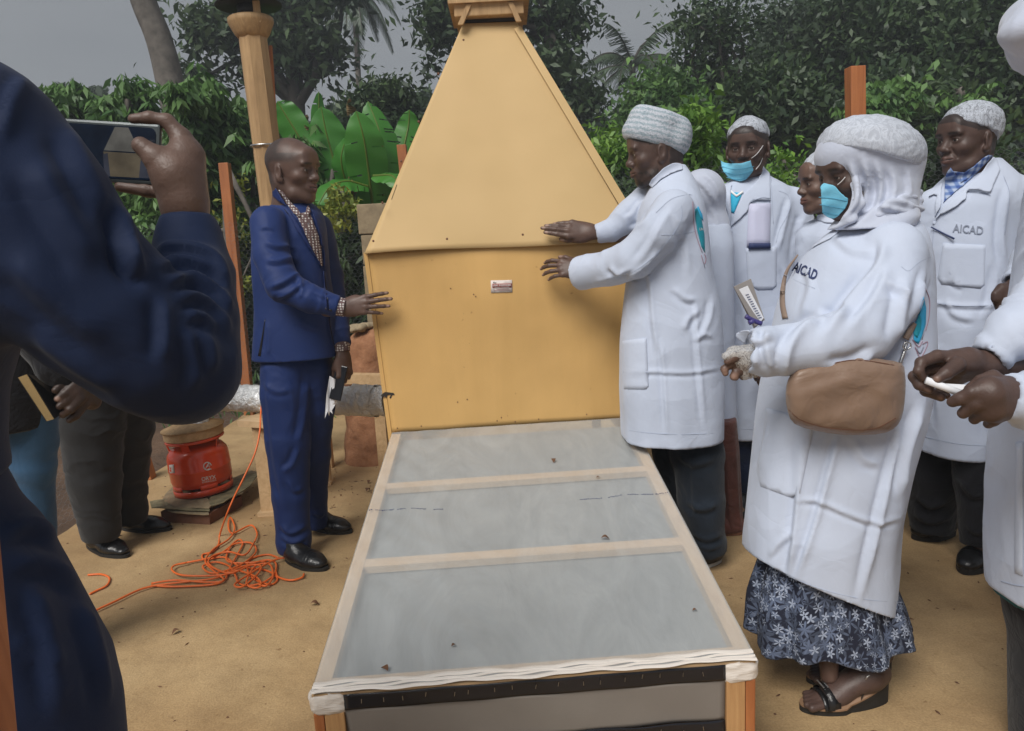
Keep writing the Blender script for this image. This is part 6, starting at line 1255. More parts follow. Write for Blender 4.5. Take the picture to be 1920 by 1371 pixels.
    em = patch('emblem', T, [(1303, 393), (1307, 390), (1315, 408), (1321, 440), (1322, 474), (1315, 462), (1308, 435), (1304, 412)], 'emblem_teal', c, lift=.003, thick=.002, s=4)
    patch('emblem_field', T, [(1307, 390), (1309, 386), (1317, 402), (1319, 415), (1313, 406)], 'emblem_blue', em, lift=.0035, thick=.002, s=4)
    text_px('lettering', 'UN', T, 1311.5, 432, 1318.5, 432, 5, 'print_white', em, .0045, thick=.0005)
    strip('emblem_line', T, [(1299, 378), (1300, 400), (1302, 425), (1308, 450), (1317, 474)], .9, 'emblem_line', em, lift=.0025, thick=.0015); strip('emblem_line', T, [(1315, 478), (1320, 495), (1324, 486), (1321, 476)], .9, 'emblem_line', em, lift=.0025, thick=.0015); strip('emblem_line', T, [(1316, 480), (1322, 503)], .8, 'print_grey', em, lift=.0025, thick=.0015)
    # the cap: tapered tower of striped crochet
    S = Sculpt(); rim = [(1172, 258), (1271, 291)]; Y = 2.88
    a = P(1222, 272, Y); b_ = P(1240, 232, Y); sd, ff, uu = frame(unit(P(1172, 262, Y)-P(1270, 290, Y)))
    S.ell(P(1222, 258, Y), (.088, .112, .058), A([sd, ff, uu]), .01); S.cone(P(1222, 240, Y)-sd*.0, P(1236, 228, Y), .075, .070, .05, flat=(uu, .8)); S.ell(P(1236, 226, Y), (.074, .100, .040), A([sd, ff, uu]), .03); S.ell(P(1258, 262, Y)+ff*-.02, (.07, .055, .06), A([sd, ff, uu]), .03)
    S.ell(P(1274, 243, Y), (.035, .05, .035), None, .04); S.ell(P(1207, 218, Y), (.03, .05, .03), None, .05); S.cut(P(1222, 275, Y), unit(P(1222, 275, Y)-P(1235, 234, Y))); S.cut(P(1226, 205.5, Y), uu); V, Q = S.run(.0035, 2)
    cap = mesh('cap', V, Q, 'cap_knit', t)
    trousers('dark_jeans', t, [[(1300, 760, 2.78, 52), (1306, 850, 2.78, 47), (1314, 940, 2.77, 40), (1326, 1015, 2.76, 33), (1330, 1036, 2.76, 32)], [(1252, 760, 2.9, 46), (1266, 850, 2.9, 40), (1284, 950, 2.9, 33), (1300, 1030, 2.9, 28)]], samp=.005, amp=.006, fr=9, cr=[([(1270, 850), (1300, 870), (1340, 860)], .007, 9), ([(1290, 940), (1315, 955), (1345, 945)], .008, 8), ([(1300, 1000), (1325, 1012), (1352, 1002)], .009, 6), ([(1305, 1022), (1330, 1030), (1355, 1020)], .007, 4), ([(1296, 840), (1300, 900), (1304, 980)], .004, 5)])
    o = shoe(G(1352, 1052), G(1268, 1066), .10, .06, 'leather_black', 'sole_white', t); o = shoe(G(1330, 1020), G(1255, 1030), .10, .06, 'leather_black', 'sole_white', t)
m, nt, b = newmat('cap_knit'); b.inputs['Roughness'].default_value = .9
t_ = nt.nodes.new('ShaderNodeTexCoord'); mp_ = nt.nodes.new('ShaderNodeMapping'); mp_.inputs['Rotation'].default_value = (0, -.28, 0); link(nt, t_.outputs['Object'], mp_.inputs[0])
wv_ = nt.nodes.new('ShaderNodeTexWave'); wv_.bands_direction = 'Z'; wv_.inputs['Scale'].default_value = 17; wv_.inputs['Distortion'].default_value = 4.5; wv_.inputs['Detail Scale'].default_value = 6; wv_.inputs['Detail'].default_value = 4; link(nt, mp_.outputs[0], wv_.inputs['Vector'])
r_ = ramp(nt, wv_.outputs[0], [(.12, (.30, .37, .42)), (.5, (.42, .47, .52)), (.9, (.50, .53, .59))]); v_ = nt.nodes.new('ShaderNodeTexVoronoi'); v_.inputs['Scale'].default_value = 170; link(nt, t_.outputs['Object'], v_.inputs['Vector']); r2_ = ramp(nt, v_.outputs['Distance'], [(.1, (.72, .74, .76)), (.5, (1.05, 1.05, 1.05))])
link(nt, mulc(nt, r_.outputs[0], r2_.outputs[0]), b.inputs['Base Color']); bump(nt, b, v_.outputs['Distance'], .35, .004)
cap_man()

# ---------------------------------------------------------------- figure in a white veil and maroon dress, behind
def veil_back():
    t = thing('person', 'half hidden person in white veil and maroon dress behind the tall-capped man', 'person', P(1375, 985, 3.12)*A([1, 1, 0]))
    hd = head(P(1316, 372, 3.26), (-.6, .3, -.05), s=.84, skin=SKIN2, hair=False, female=True)
    body(t, [hd, ib([(1320, 440, 3.2, .06), (1330, 640, 3.2, .09), (1345, 800, 3.2, .08), (1370, 960, 3.15, .035)]), ])
    S = Sculpt(); S.ell(P(1316, 364, 3.25), (.098, .115, .105)); S.px([(1318, 370, 3.26, 34), (1328, 420, 3.24, 36), (1332, 450, 3.22, 40)], .03); V, Q = S.run(.007, 1); V = creases(V, Q, [([(1300, 335), (1322, 352), (1340, 380)], .008, 5), ([(1290, 345), (1308, 370), (1322, 410)], .008, 5), ([(1318, 326), (1338, 345), (1350, 372)], .007, 5), ([(1330, 390), (1342, 410), (1345, 430)], .006, 5)]); mesh('veil', V, Q, 'white_veil', t)
    TV = bvh_obj(t.children[-1]); patch('face_gap', TV, [(1297, 350), (1306, 362), (1318, 385), (1316, 392), (1311, 398), (1305, 376)], 'rust', t, lift=.003, thick=.004, s=4)
    garment('blouse', 'coat', t, [[(420, 1295, 1365, 3.22, .08), (460, 1282, 1372, 3.2, .12), (600, 1290, 1372, 3.2, .13), (800, 1300, 1378, 3.2, .14)]], h=.012)
    garment('dress', 'maroon', t, [[(780, 1322, 1376, 3.12, .12), (880, 1332, 1382, 3.12, .11), (960, 1338, 1388, 3.12, .10), (978, 1340, 1392, 3.12, .10)]], h=.008, fold=vfold(9, .09, P(1360, 980, 3.12)[2], P(1360, 780, 3.12)[2], 9), amp=.01)
    shoe(G(1352, 985), G(1412, 965), .095, .05, 'sole_tan', 'rust', t); shoe(G(1345, 1003), G(1396, 993), .095, .05, 'maroon', 'rust', t)
veil_back()

# ---------------------------------------------------------------- masked man with papers in his chest pocket
def masked_man():
    t = thing('person', 'man in hair net, blue mask below his nose and papers in his pocket', 'person', P(1395, 970, 3.4)*A([1, 1, 0]))
    f = unit((-.48, -.86, -.10)); hc = P(1402, 277, 3.40)
    hd = head(hc, f, s=1.06, wide=1.06, skin=SKIN2, neck=(0, -.03, -.17), lookdown=1)
    hs = [hand(P(1450, 657, 3.13), (-.6, -.2, -.7), (-.1, -.5, .8), -1, .95, curl=(30, 35, 20), fore=.05), hand(P(1334, 674, 3.3), (0, -.1, -1), (-.8, -.5, 0), 1, .95, curl=(30, 35, 20), fore=.05)]
    b0 = body(t, [hd, *hs, ib([(1410, 400, 3.42, .06), (1410, 600, 3.42, .12), (1410, 800, 3.42, .10)], [(1385, 800, 3.4, .07), (1388, 900, 3.4, .05), (1390, 975, 3.4, .035)], [(1440, 800, 3.46, .07), (1440, 900, 3.46, .05), (1440, 975, 3.46, .035)])])
    c = garment('coat', 'coat', t, [[(328, 1384, 1436, 3.43, .06), (342, 1360, 1462, 3.43, .085), (358, 1336, 1488, 3.43, .11), (385, 1322, 1500, 3.43, .13), (450, 1318, 1500, 3.42, .15), (600, 1328, 1490, 3.42, .155), (720, 1332, 1482, 3.42, .16), (810, 1336, 1480, 3.42, .165)]],
        [[(1484, 385, 3.42, 34), (1500, 450, 3.40, 32), (1504, 540, 3.36, 30), (1480, 620, 3.24, 26), (1452, 655, 3.14, 21)], [(1336, 388, 3.38, 28), (1330, 470, 3.34, 28), (1334, 560, 3.32, 27), (1334, 670, 3.3, 21)]], h=.0062, k=.016, amp=.005, samp=.004, fold=vfold(6, .03, P(1400, 810, 3.4)[2], P(1400, 600, 3.4)[2], 6), cr=[([(1482, 372), (1470, 420), (1458, 470)], .009, 6), ([(1510, 400), (1498, 440), (1490, 500)], .007, 8), ([(1336, 420), (1345, 480), (1340, 540)], .006, 7), ([(1390, 560), (1400, 620), (1395, 700)], .005, 8), ([(1345, 640), (1362, 700), (1366, 780)], .005, 7), ([(1470, 500), (1480, 530), (1500, 540)], .006, 6)])
    T = bvh_obj(c); TB = bvh_obj(c, b0)
    patch('undershirt', TB, [(1370, 360), (1392, 362), (1376, 400), (1371, 398)], 'turquoise', t, lift=.004, thick=.004, s=4); patch('undershirt_trim', TB, [(1370, 356), (1381, 365), (1393, 357), (1394, 361), (1381, 370), (1370, 361)], 'strap_white', t, lift=.007, thick=.003, s=4)
    patch('lapel', TB, [(1374, 344), (1354, 360), (1340, 384), (1360, 378), (1358, 384), (1368, 430), (1373, 412), (1373, 398), (1371, 370)], 'coat_trim', c, lift=.010, thick=.008, s=5, relax=1)
    patch('lapel', TB, [(1431, 309), (1445, 324), (1447, 352), (1446, 379), (1424, 377), (1408, 379), (1404, 396), (1386, 414), (1369, 428), (1374, 402), (1391, 366), (1412, 346), (1424, 330)], 'coat_trim', c, lift=.010, thick=.008, s=5, relax=1)
    for l in ([(1408, 379), (1427, 371), (1446, 372)], [(1371, 430), (1363, 500), (1358, 600), (1357, 700), (1357, 806)], [(1446, 330), (1448, 380), (1450, 420)], [(1460, 358), (1477, 366), (1482, 385), (1476, 405), (1462, 430), (1455, 455)], [(1338, 800), (1380, 804), (1440, 806)]): strip('seam', T, l, .75, 'seam', c, lift=.012 if l[0][0] == 1408 else .001, thick=.002)
    pk = patch('pocket', T, [(1398, 466), (1457, 462), (1456, 536), (1448, 543), (1420, 544), (1402, 530)], 'coat_trim', c, lift=.0028, thick=.004, s=7)
    nb_ = patch('folded_paper', T, [(1404, 382), (1445, 381), (1443, 462), (1400, 462)], 'note_paper', None, lift=.008, thick=.003, s=12); tag(nb_, 'folded lilac-white paper sticking out of the masked man\'s chest pocket', 'paper')
    ph = patch('smartphone', T, [(1404, 456), (1445, 456), (1445, 466), (1403, 467)], 'print_navy', None, lift=.013, thick=.006, s=8, round_=False); tag(ph, 'dark phone edge peeking from the masked man\'s chest pocket below the folded paper', 'phone')
    for x, y in ((1371, 435), (1365, 497), (1362, 568)): button(T, x, y, c)
    mk = patch('face_mask', TB, [(1347, 296), (1362, 303), (1380, 304), (1398, 301), (1409, 296), (1413, 308), (1418, 318), (1410, 330), (1400, 341), (1386, 345), (1370, 341), (1357, 330), (1350, 318)], 'mask', t, lift=.012, thick=.004, s=4, relax=4)
    tm = bvh_obj(mk)
    for l in ([(1352, 312), (1380, 318), (1414, 312)], [(1355, 322), (1382, 328), (1411, 321)], [(1362, 333), (1384, 337), (1402, 333)]): strip('pleat', tm, l, 1.0, 'mask_fold', mk, lift=.0015, thick=.001)
    strip('ear_loop', TB, [(1409, 297), (1420, 288), (1431, 273)], 1.2, 'strap_white', mk, lift=.006, thick=.002); strip('ear_loop', TB, [(1417, 318), (1425, 308), (1430, 296)], 1.2, 'strap_white', mk, lift=.008, thick=.002)
    sd, ff, uu = frame(f); net('hair_net', 'hair_net', t, hc+uu*.048-ff*.012, (.087, .107, .086), A([sd, ff, uu]), hc+uu*.047, unit(-uu+ff*.20), amp=.005)
    trousers('dark_navy', t, [[(1382, 790, 3.4, 40), (1385, 880, 3.4, 36), (1388, 965, 3.4, 30)], [(1436, 790, 3.46, 40), (1436, 880, 3.46, 36), (1436, 965, 3.46, 30)]], h=.01)
    shoe(G(1398, 962), G(1372, 985), .10, .06, parent=t); shoe(G(1445, 958), G(1425, 985), .10, .06, parent=t)
simple('note_paper', (.55, .56, .72), .7, var=.03); simple('mask_fold', (.09, .36, .52), .7, var=.05)
masked_man()

# ---------------------------------------------------------------- face in profile between masked man and veiled woman
def profile_person():
    t = thing('person', 'person in profile between the masked man and the veiled woman, net band on hair', 'person', P(1560, 1000, 3.0)*A([1, 1, 0]))
    f = unit((-.96, -.06, -.05)); hc = P(1547, 342, 3.0)
    hd = head(hc, f, s=.97, skin=SKIN3, hair=False, female=True, neck=(0, -.03, -.17))
    hs = [hand(P(1688, 694, 3.05), (0, -.1, -1), (.8, -.5, 0), 1, .92, curl=(20, 25, 15), fore=.05), hand(P(1540, 694, 2.95), (0, -.1, -1), (-.8, -.5, 0), -1, .92, curl=(20, 25, 15), fore=.05)]
    b0 = body(t, [hd, *hs, ib([(1570, 440, 3.0, .06), (1590, 640, 3.0, .12), (1590, 860, 3.0, .10)], [(1570, 880, 2.98, .06), (1570, 1010, 2.98, .035)], [(1620, 880, 3.02, .06), (1620, 1005, 3.02, .035)])])
    sd, ff, uu = frame(f); net('hair_net', 'hair_net_dense', t, hc+uu*.045-ff*.022, (.092, .108, .085), A([sd, ff, uu]), hc+uu*.030, unit(-uu+ff*.55))
    c = garment('coat', 'coat', t, [[(398, 1552, 1592, 3.0, .05), (415, 1530, 1625, 3.0, .09), (440, 1512, 1690, 3.0, .13), (600, 1510, 1690, 3.0, .15), (860, 1500, 1690, 3.0, .17)]], [[(1690, 400, 3.1, 40), (1695, 520, 3.1, 36), (1690, 620, 3.08, 30), (1688, 690, 3.05, 22)], [(1528, 446, 3.05, 32), (1522, 540, 3.02, 30), (1530, 620, 2.98, 26), (1540, 690, 2.95, 21)]], h=.01)
    patch('collar', bvh_obj(c, b0), [(1527, 404), (1540, 398), (1560, 404), (1575, 418), (1550, 420), (1532, 416)], 'coat_trim', c, lift=.008, thick=.006, s=5, relax=1)
    trousers('black_cloth', t, [[(1565, 850, 2.98, 44), (1568, 1000, 2.98, 34)], [(1620, 850, 3.02, 44), (1620, 1000, 3.02, 34)]], h=.012); shoe(G(1580, 1005), G(1535, 1020), .09, .06, parent=t); shoe(G(1630, 1000), G(1585, 1015), .09, .06, parent=t)
profile_person()
# ---------------------------------------------------------------- older man in hair net, AICAD coat
def older_man():
    t = thing('person', 'older man in a hair net, plaid shirt and white AICAD coat, looking left', 'person', P(1800, 1030, 2.75)*A([1, 1, 0]))
    f = unit((-.955, -.27, -.03)); hc = P(1814, 262, 2.76)
    hd = head(hc, f, s=1.03, skin=SKIN2, older=True, neck=(0, -.04, -.18))
    hs = [hand(P(1934, 684, 2.68), (0, -.1, -1), (.8, -.5, 0), 1, .98, curl=(20, 25, 15), fore=.05), hand(P(1742, 684, 2.74), (0, -.1, -1), (-.8, -.5, 0), -1, .98, curl=(20, 25, 15), fore=.05)]
    b0 = body(t, [hd, *hs, ib([(1835, 380, 2.78, .06), (1835, 560, 2.78, .12), (1830, 800, 2.78, .11)], [(1838, 850, 2.68, .07), (1838, 950, 2.66, .05), (1838, 1040, 2.64, .035)], [(1765, 850, 2.86, .07), (1755, 930, 2.88, .05), (1750, 990, 2.9, .035)])])
    c = garment('coat', 'coat', t, [[(300, 1812, 1870, 2.8, .06), (320, 1785, 1893, 2.79, .085), (345, 1760, 1916, 2.79, .11), (378, 1738, 1932, 2.78, .13), (450, 1726, 1940, 2.78, .15), (600, 1728, 1938, 2.77, .16), (740, 1730, 1915, 2.77, .165), (842, 1730, 1900, 2.77, .175)]],
        [[(1908, 372, 2.76, 42), (1925, 450, 2.74, 38), (1932, 560, 2.7, 34), (1934, 680, 2.68, 24)], [(1752, 385, 2.8, 30), (1742, 480, 2.8, 30), (1740, 580, 2.78, 27), (1742, 680, 2.74, 22)]], h=.0056, k=.016, amp=.005, samp=.004, fold=vfold(6, .03, P(1820, 842, 2.77)[2], P(1820, 600, 2.77)[2], 12), cr=[([(1892, 350), (1882, 400), (1878, 450), (1884, 500)], .009, 8), ([(1735, 566), (1800, 574), (1870, 574)], .005, 5), ([(1780, 500), (1790, 530), (1808, 538)], .005, 6), ([(1870, 500), (1860, 560), (1845, 600)], .006, 9), ([(1775, 560), (1790, 590), (1830, 600)], .005, 8), ([(1750, 620), (1756, 700), (1760, 800)], .005, 8), ([(1860, 640), (1850, 740), (1855, 830)], .005, 8)])
    T = bvh_obj(c); TB = bvh_obj(c, b0)
    sh = patch('shirt', TB, [(1779, 316), (1768, 340), (1766, 384), (1790, 364), (1830, 330), (1866, 292), (1858, 286), (1838, 302), (1808, 322)], 'plaid', t, lift=.006, thick=.006, s=5, relax=2)
    patch('collar', TB, [(1782, 312), (1772, 326), (1770, 338), (1785, 334), (1797, 330)], 'plaid', sh, lift=.012, thick=.005, s=4, relax=1); patch('collar', TB, [(1800, 326), (1822, 313), (1850, 290), (1862, 290), (1842, 314), (1815, 336), (1800, 345)], 'plaid', sh, lift=.012, thick=.005, s=4, relax=1)
    patch('lapel', TB, [(1768, 338), (1752, 352), (1738, 370), (1757, 365), (1752, 376), (1752, 410), (1762, 394), (1767, 382)], 'coat_trim', c, lift=.012, thick=.009, s=5, relax=1)
    patch('lapel', TB, [(1863, 290), (1873, 301), (1877, 318), (1858, 363), (1834, 358), (1814, 357), (1814, 372), (1788, 392), (1752, 412), (1766, 388), (1795, 364), (1836, 326)], 'coat_trim', c, lift=.012, thick=.009, s=5, relax=1)
    for l, li in (([(1858, 363), (1834, 358), (1814, 357)], .014), ([(1752, 412), (1748, 470), (1747, 560), (1750, 690)], .003), ([(1882, 330), (1893, 362), (1890, 400), (1884, 440)], .003), ([(1735, 566), (1800, 574), (1860, 573)], .002), ([(1735, 820), (1800, 833), (1890, 838)], .002)): strip('seam', T, l, .75, 'seam', c, lift=li*.8, thick=.002)
    text_px('lettering', 'AICAD', T, 1786, 434.5, 1843, 440, 15, 'print_grey', c, .0035, bold=.012)
    patch('pocket', T, [(1768, 456), (1848, 460), (1846, 534), (1838, 541), (1765, 533), (1758, 520)], 'coat_trim', c, lift=.0028, thick=.004, s=8)
    p0, p1 = onsurf(T, A([[1746, 426], [1789, 448]], float), 2.7, .014); o = MB().tube([p0, p0+(p1-p0)*.6, p1], [.0026, .0028, .0038], 6).build('pen', 'print_navy', None, True); tag(o, 'dark thin pen clipped across the older man\'s coat above the pocket', 'pen')
    button(T, 1752, 418, c); button(T, 1750, 500, c)
    sd, ff, uu = frame(f); net('hair_net', 'hair_net', t, hc+uu*.046-ff*.020, (.088, .112, .086), A([sd, ff, uu]), hc+uu*.030, unit(-uu+ff*.42), amp=.005)
    trousers('black_cloth', t, [[(1838, 800, 2.70, 50), (1842, 900, 2.68, 44), (1840, 985, 2.66, 35), (1838, 1022, 2.65, 33)], [(1760, 800, 2.86, 48), (1752, 890, 2.88, 46), (1748, 960, 2.9, 38), (1746, 992, 2.9, 36)]], amp=.008, samp=.005, fr=10, cr=[([(1800, 900), (1825, 930), (1850, 925)], .008, 8), ([(1812, 985), (1835, 1000), (1862, 990)], .008, 6), ([(1720, 930), (1745, 950), (1775, 940)], .009, 7), ([(1715, 965), (1745, 980), (1780, 970)], .008, 6)])
    shoe(G(1856, 1038), G(1806, 1078), .115, .075, 'leather_black', 'sole_black', t, blunt=1.0, sthick=.02); shoe(G(1790, 1000), G(1712, 1012), .11, .075, 'leather_black', 'sole_black', t, blunt=1.0, sthick=.02)
older_man()

# ---------------------------------------------------------------- veiled woman with the tan handbag
def woman():
    t = thing('person', 'woman in white veil, blue mask and long white coat over a floral skirt', 'person', P(1580, 1290, 1.9)*A([1, 1, 0]))
    f = unit((-.955, -.25, -.18)); hc = P(1604, 322, 2.12)
    hd = head(hc, f, s=1.0, skin=SKIN2, hair=False, female=True, lookdown=1, neck=(0, -.05, -.17))
    h1 = finger_hand([(P(1420, 676, 1.84), P(1392, 682, 1.82), .026, .028)], [
        (jp((1392, 678, 1.81), (1368, 684, 1.80), (1358, 692, 1.80), (1360, 700, 1.80)), [.013, .010, .009, .008]), (jp((1396, 690, 1.81), (1380, 699, 1.80), (1376, 706, 1.80), (1380, 708, 1.80)), [.013, .010, .0095, .008]),
        (jp((1404, 692, 1.81), (1394, 700, 1.81), (1392, 707, 1.81)), [.013, .010, .008]), (jp((1412, 692, 1.82), (1406, 702, 1.82)), [.012, .008]), (jp((1396, 668, 1.80), (1378, 670, 1.79), (1364, 678, 1.79)), [.013, .011, .009])], nails=[(P(1359, 699, 1.79), .009), (P(1378, 707, 1.79), .009)])
    b0 = body(t, [hd, h1, ib([(1640, 440, 2.08, .06), (1610, 600, 2.05, .15), (1580, 860, 2.0, .15)], [(1550, 900, 1.95, .09), (1550, 1120, 1.92, .05), (1555, 1270, 1.88, .035)], [(1620, 900, 2.0, .09), (1630, 1120, 1.98, .05), (1635, 1250, 1.98, .035)])])
    # coat with a slanting hem
    hp, h2_, h3_ = P(1397, 1032, 2.0), P(1560, 1118, 1.80), P(1680, 1146, 2.0); hn_ = unit(np.cross(h2_-hp, h3_-hp)); hn_ = hn_ if hn_[2] < 0 else -hn_
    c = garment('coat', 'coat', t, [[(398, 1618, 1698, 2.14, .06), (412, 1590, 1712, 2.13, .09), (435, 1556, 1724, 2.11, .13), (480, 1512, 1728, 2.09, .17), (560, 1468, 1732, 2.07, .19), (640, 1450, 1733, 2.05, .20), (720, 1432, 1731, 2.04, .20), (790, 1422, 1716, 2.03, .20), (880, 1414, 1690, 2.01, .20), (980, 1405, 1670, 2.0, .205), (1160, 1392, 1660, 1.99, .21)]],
        [[(1672, 476, 1.98, 58), (1662, 556, 1.90, 58), (1614, 626, 1.84, 56), (1520, 653, 1.81, 50), (1440, 660, 1.80, 45), (1404, 658, 1.80, 40)]], h=.0052, k=.016, amp=.006, samp=.004, fold=vfold(7, .022, 0.45, 1.0, 2), cuts=[(hp, hn_)], fr=8, sc=(5, 5, 3), cr=[
        ([(1660, 452), (1648, 500), (1600, 560), (1545, 630)], .012, 14), ([(1668, 500), (1640, 560), (1590, 620)], .008, 12), ([(1590, 590), (1560, 600), (1530, 585)], .006, 10), ([(1535, 600), (1500, 620), (1475, 660), (1470, 710)], .012, 12), ([(1420, 620), (1410, 650), (1420, 690)], .012, 9), ([(1440, 618), (1436, 650), (1450, 700)], .010, 9), ([(1400, 632), (1420, 642), (1450, 630)], .008, 7),
        ([(1700, 520), (1690, 580), (1680, 640)], .010, 14), ([(1740, 500), (1725, 560), (1715, 600)], .007, 9), ([(1666, 528), (1690, 545), (1700, 560)], .008, 8), ([(1640, 660), (1600, 682), (1550, 690)], .010, 10), ([(1500, 815), (1500, 900), (1492, 1000), (1480, 1080)], .010, 10), ([(1574, 815), (1556, 880), (1528, 985), (1494, 1086)], .008, 8), ([(1694, 800), (1672, 880), (1648, 975), (1612, 1126)], .010, 9), ([(1496, 938), (1535, 941), (1585, 962), (1640, 980), (1690, 972)], .006, 6), ([(1730, 760), (1700, 850), (1690, 930)], .010, 12), ([(1440, 1045), (1465, 1015), (1490, 1000)], .005, 7), ([(1512, 500), (1520, 540), (1500, 600)], .004, 10), ([(1560, 440), (1600, 470), (1640, 470)], .005, 10), ([(1446, 780), (1430, 850), (1424, 880)], .005, 7), ([(1600, 820), (1620, 860), (1650, 870)], .005, 10)])
    T = bvh_obj(c); TB = bvh_obj(c, b0)
    for l, w_ in (([(1469, 514), (1500, 530), (1528, 541)], 1.1), ([(1745, 482), (1724, 492), (1704, 508), (1690, 500)], 1.0), ([(1397, 1022), (1440, 1058), (1490, 1086), (1550, 1108), (1620, 1124), (1692, 1130)], 1.0)): strip('seam', T, l, w_*.65, 'seam', c, lift=.001, thick=.002)
    patch('pocket', T, [(1437, 765), (1500, 782), (1528, 790), (1500, 925), (1484, 933), (1426, 912), (1420, 890)], 'coat_trim', c, lift=.0028, thick=.004, s=9)
    patch('lapel', TB, [(1572, 428), (1548, 440), (1520, 462), (1508, 474), (1534, 462), (1560, 448), (1578, 434), (1602, 420)], 'coat_trim', c, lift=.010, thick=.006, s=6, relax=1)
    patch('cuff_fold', T, [(1374, 626), (1388, 618), (1404, 614), (1412, 622), (1400, 640), (1396, 650), (1378, 634)], 'coat_trim', c, lift=.012, thick=.006, s=5, relax=2, Yd=1.8)
    text_px('lettering', 'AICAD', T, 1484, 507, 1528.5, 524.5, 18, 'print_navy', c, .004, bold=.03)
    em = patch('emblem', T, [(1732, 556), (1737, 578), (1736, 608), (1727, 636), (1722, 645), (1713, 638), (1713, 614), (1724, 586)], 'emblem_blue', c, lift=.004, thick=.002, s=4)
    patch('emblem_field', T, [(1724, 590), (1728, 600), (1727, 618), (1720, 634), (1714, 628), (1715, 612)], 'emblem_teal', em, lift=.0055, thick=.002, s=4)
    for l in ([(1735, 540), (1743, 562), (1742, 595), (1736, 620)], [(1711, 636), (1718, 646), (1724, 650), (1730, 640)], [(1716, 650), (1726, 670), (1738, 650), (1739, 641), (1730, 645)]): strip('emblem_line', T, l, 1.0, 'emblem_line', em, lift=.004, thick=.0015)
    for l in ([(1733, 620), (1729, 636)], [(1718, 652), (1725, 662), (1732, 650)]): strip('emblem_line', T, l, 2.0, 'print_grey', em, lift=.004, thick=.0015)
    # veil
    S = Sculpt(); sd, ff, uu = frame(f); S.ell(hc+uu*.038-ff*.018, (.102, .116, .110), A([sd, ff, uu]), .01); S.ell(hc+uu*.060+ff*.034, (.072, .060, .036), A([sd, ff, uu]), .03)
    S.loft(st_px([(285, 1552, 1727, 2.13, .122), (312, 1566, 1725, 2.13, .118), (336, 1578, 1719, 2.13, .110), (362, 1590, 1713, 2.12, .105), (392, 1586, 1712, 2.11, .105), (410, 1572, 1716, 2.09, .11), (428, 1554, 1708, 2.07, .10)]), .03, n=2.1)
    S.px([(1600, 352, 2.04, 15), (1602, 380, 2.02, 15), (1584, 408, 2.02, 13), (1566, 424, 2.03, 8)], .02)
    S.ell(hc+ff*.150-uu*.056, (.100, .108, .086), A([sd, ff, uu]), .012, True)
    V, Q = S.run(.005, 1); V = creases(V, Q, [([(1594, 305), (1604, 340), (1606, 378), (1580, 414)], .012, 8), ([(1618, 296), (1628, 345), (1620, 390), (1590, 420)], .012, 9), ([(1642, 302), (1652, 350), (1644, 390), (1612, 418)], .012, 9), ([(1668, 310), (1676, 350), (1668, 384), (1640, 404)], .010, 9), ([(1700, 316), (1706, 350), (1704, 372)], .005, 6), ([(1612, 400), (1590, 416), (1566, 428)], .005, 5), ([(1640, 404), (1612, 420), (1585, 430)], .004, 5)]); mesh('veil', V, Q, 'white_veil', t)
    S = Sculpt(); rr = A([[math.cos(-.24), 0, math.sin(-.24)], [0, 1, 0], [-math.sin(-.24), 0, math.cos(-.24)]]); cc = P(1632, 284, 2.12); S.ell(cc, (.142, .130, .094), rr); n_c = unit(P(1533, 279, 2.12)-P(1718, 330, 2.12)); S.cut(P(1630, 300, 2.12), -unit(np.cross(n_c, (0, -1, 0))) if np.cross(n_c, (0, -1, 0))[2] > 0 else unit(np.cross(n_c, (0, -1, 0)))); V, Q = S.run(.0045, 1)
    V = V+vnormals(V, Q)*((ridge(V*A([20, 20, 34])+fbm(V*8, 2)[:, None]*3)**3-.3)*.0030)[:, None]; mesh('hair_net', V, Q, 'hair_net_dense', t)
    S = Sculpt(); S.px([(1700, 352, 2.08, 13), (1716, 366, 2.08, 12), (1718, 392, 2.07, 12), (1700, 394, 2.02, 12), (1672, 392, 2.0, 11), (1648, 400, 2.0, 9)], .01); S.px([(1706, 372, 2.04, 12), (1686, 378, 2.01, 11), (1660, 386, 1.99, 9)], .01); V, Q = S.run(.0045, 1); V = V+vnormals(V, Q)*(.003*np.sin(V[:, 2]*260+V[:, 0]*60))[:, None]; mesh('scarf', V, Q, 'white_veil', t)
    mk = patch('face_mask', TB, [(1533, 346), (1544, 338), (1556, 339), (1570, 344), (1576, 356), (1588, 366), (1598, 371), (1592, 388), (1576, 406), (1560, 418), (1548, 412), (1538, 402), (1534, 380)], 'mask', t, lift=.010, thick=.004, s=5, relax=4, Yd=2.03); tm = bvh_obj(mk)
    for l in ([(1535, 370), (1560, 372), (1590, 378)], [(1537, 384), (1560, 388), (1584, 392)], [(1541, 398), (1560, 402), (1574, 404)]): strip('pleat', tm, l, 1.2, 'mask_fold', mk, lift=.0015, thick=.001)
    strip('ear_loop', TB, [(1570, 347), (1578, 340), (1585, 332)], 1.4, 'strap_white', mk, lift=.008, thick=.002)
    # lacy glove
    S = Sculpt(); 
    for r_ in ([(1416, 672, 1.83, 29), (1396, 672, 1.81, 24), (1378, 664, 1.80, 15), (1362, 668, 1.79, 8)], [(1410, 690, 1.82, 19), (1396, 700, 1.81, 12)]): S.px(r_, .01)
    V, Q = S.run(.004, 1); V = V+vnormals(V, Q)*((ridge(V*40)**2-.4)*.0035)[:, None]; mesh('lace_glove', V, Q, 'glove', t)
    # skirt and sandals
    def sf(th, Z): g = np.clip((.75-Z)/.5, 0, 1); return g*(.055*np.sin(9*th+1.1+Z*3)+.035*np.sin(14*th+.4)+.03*np.sin(5*th+2))
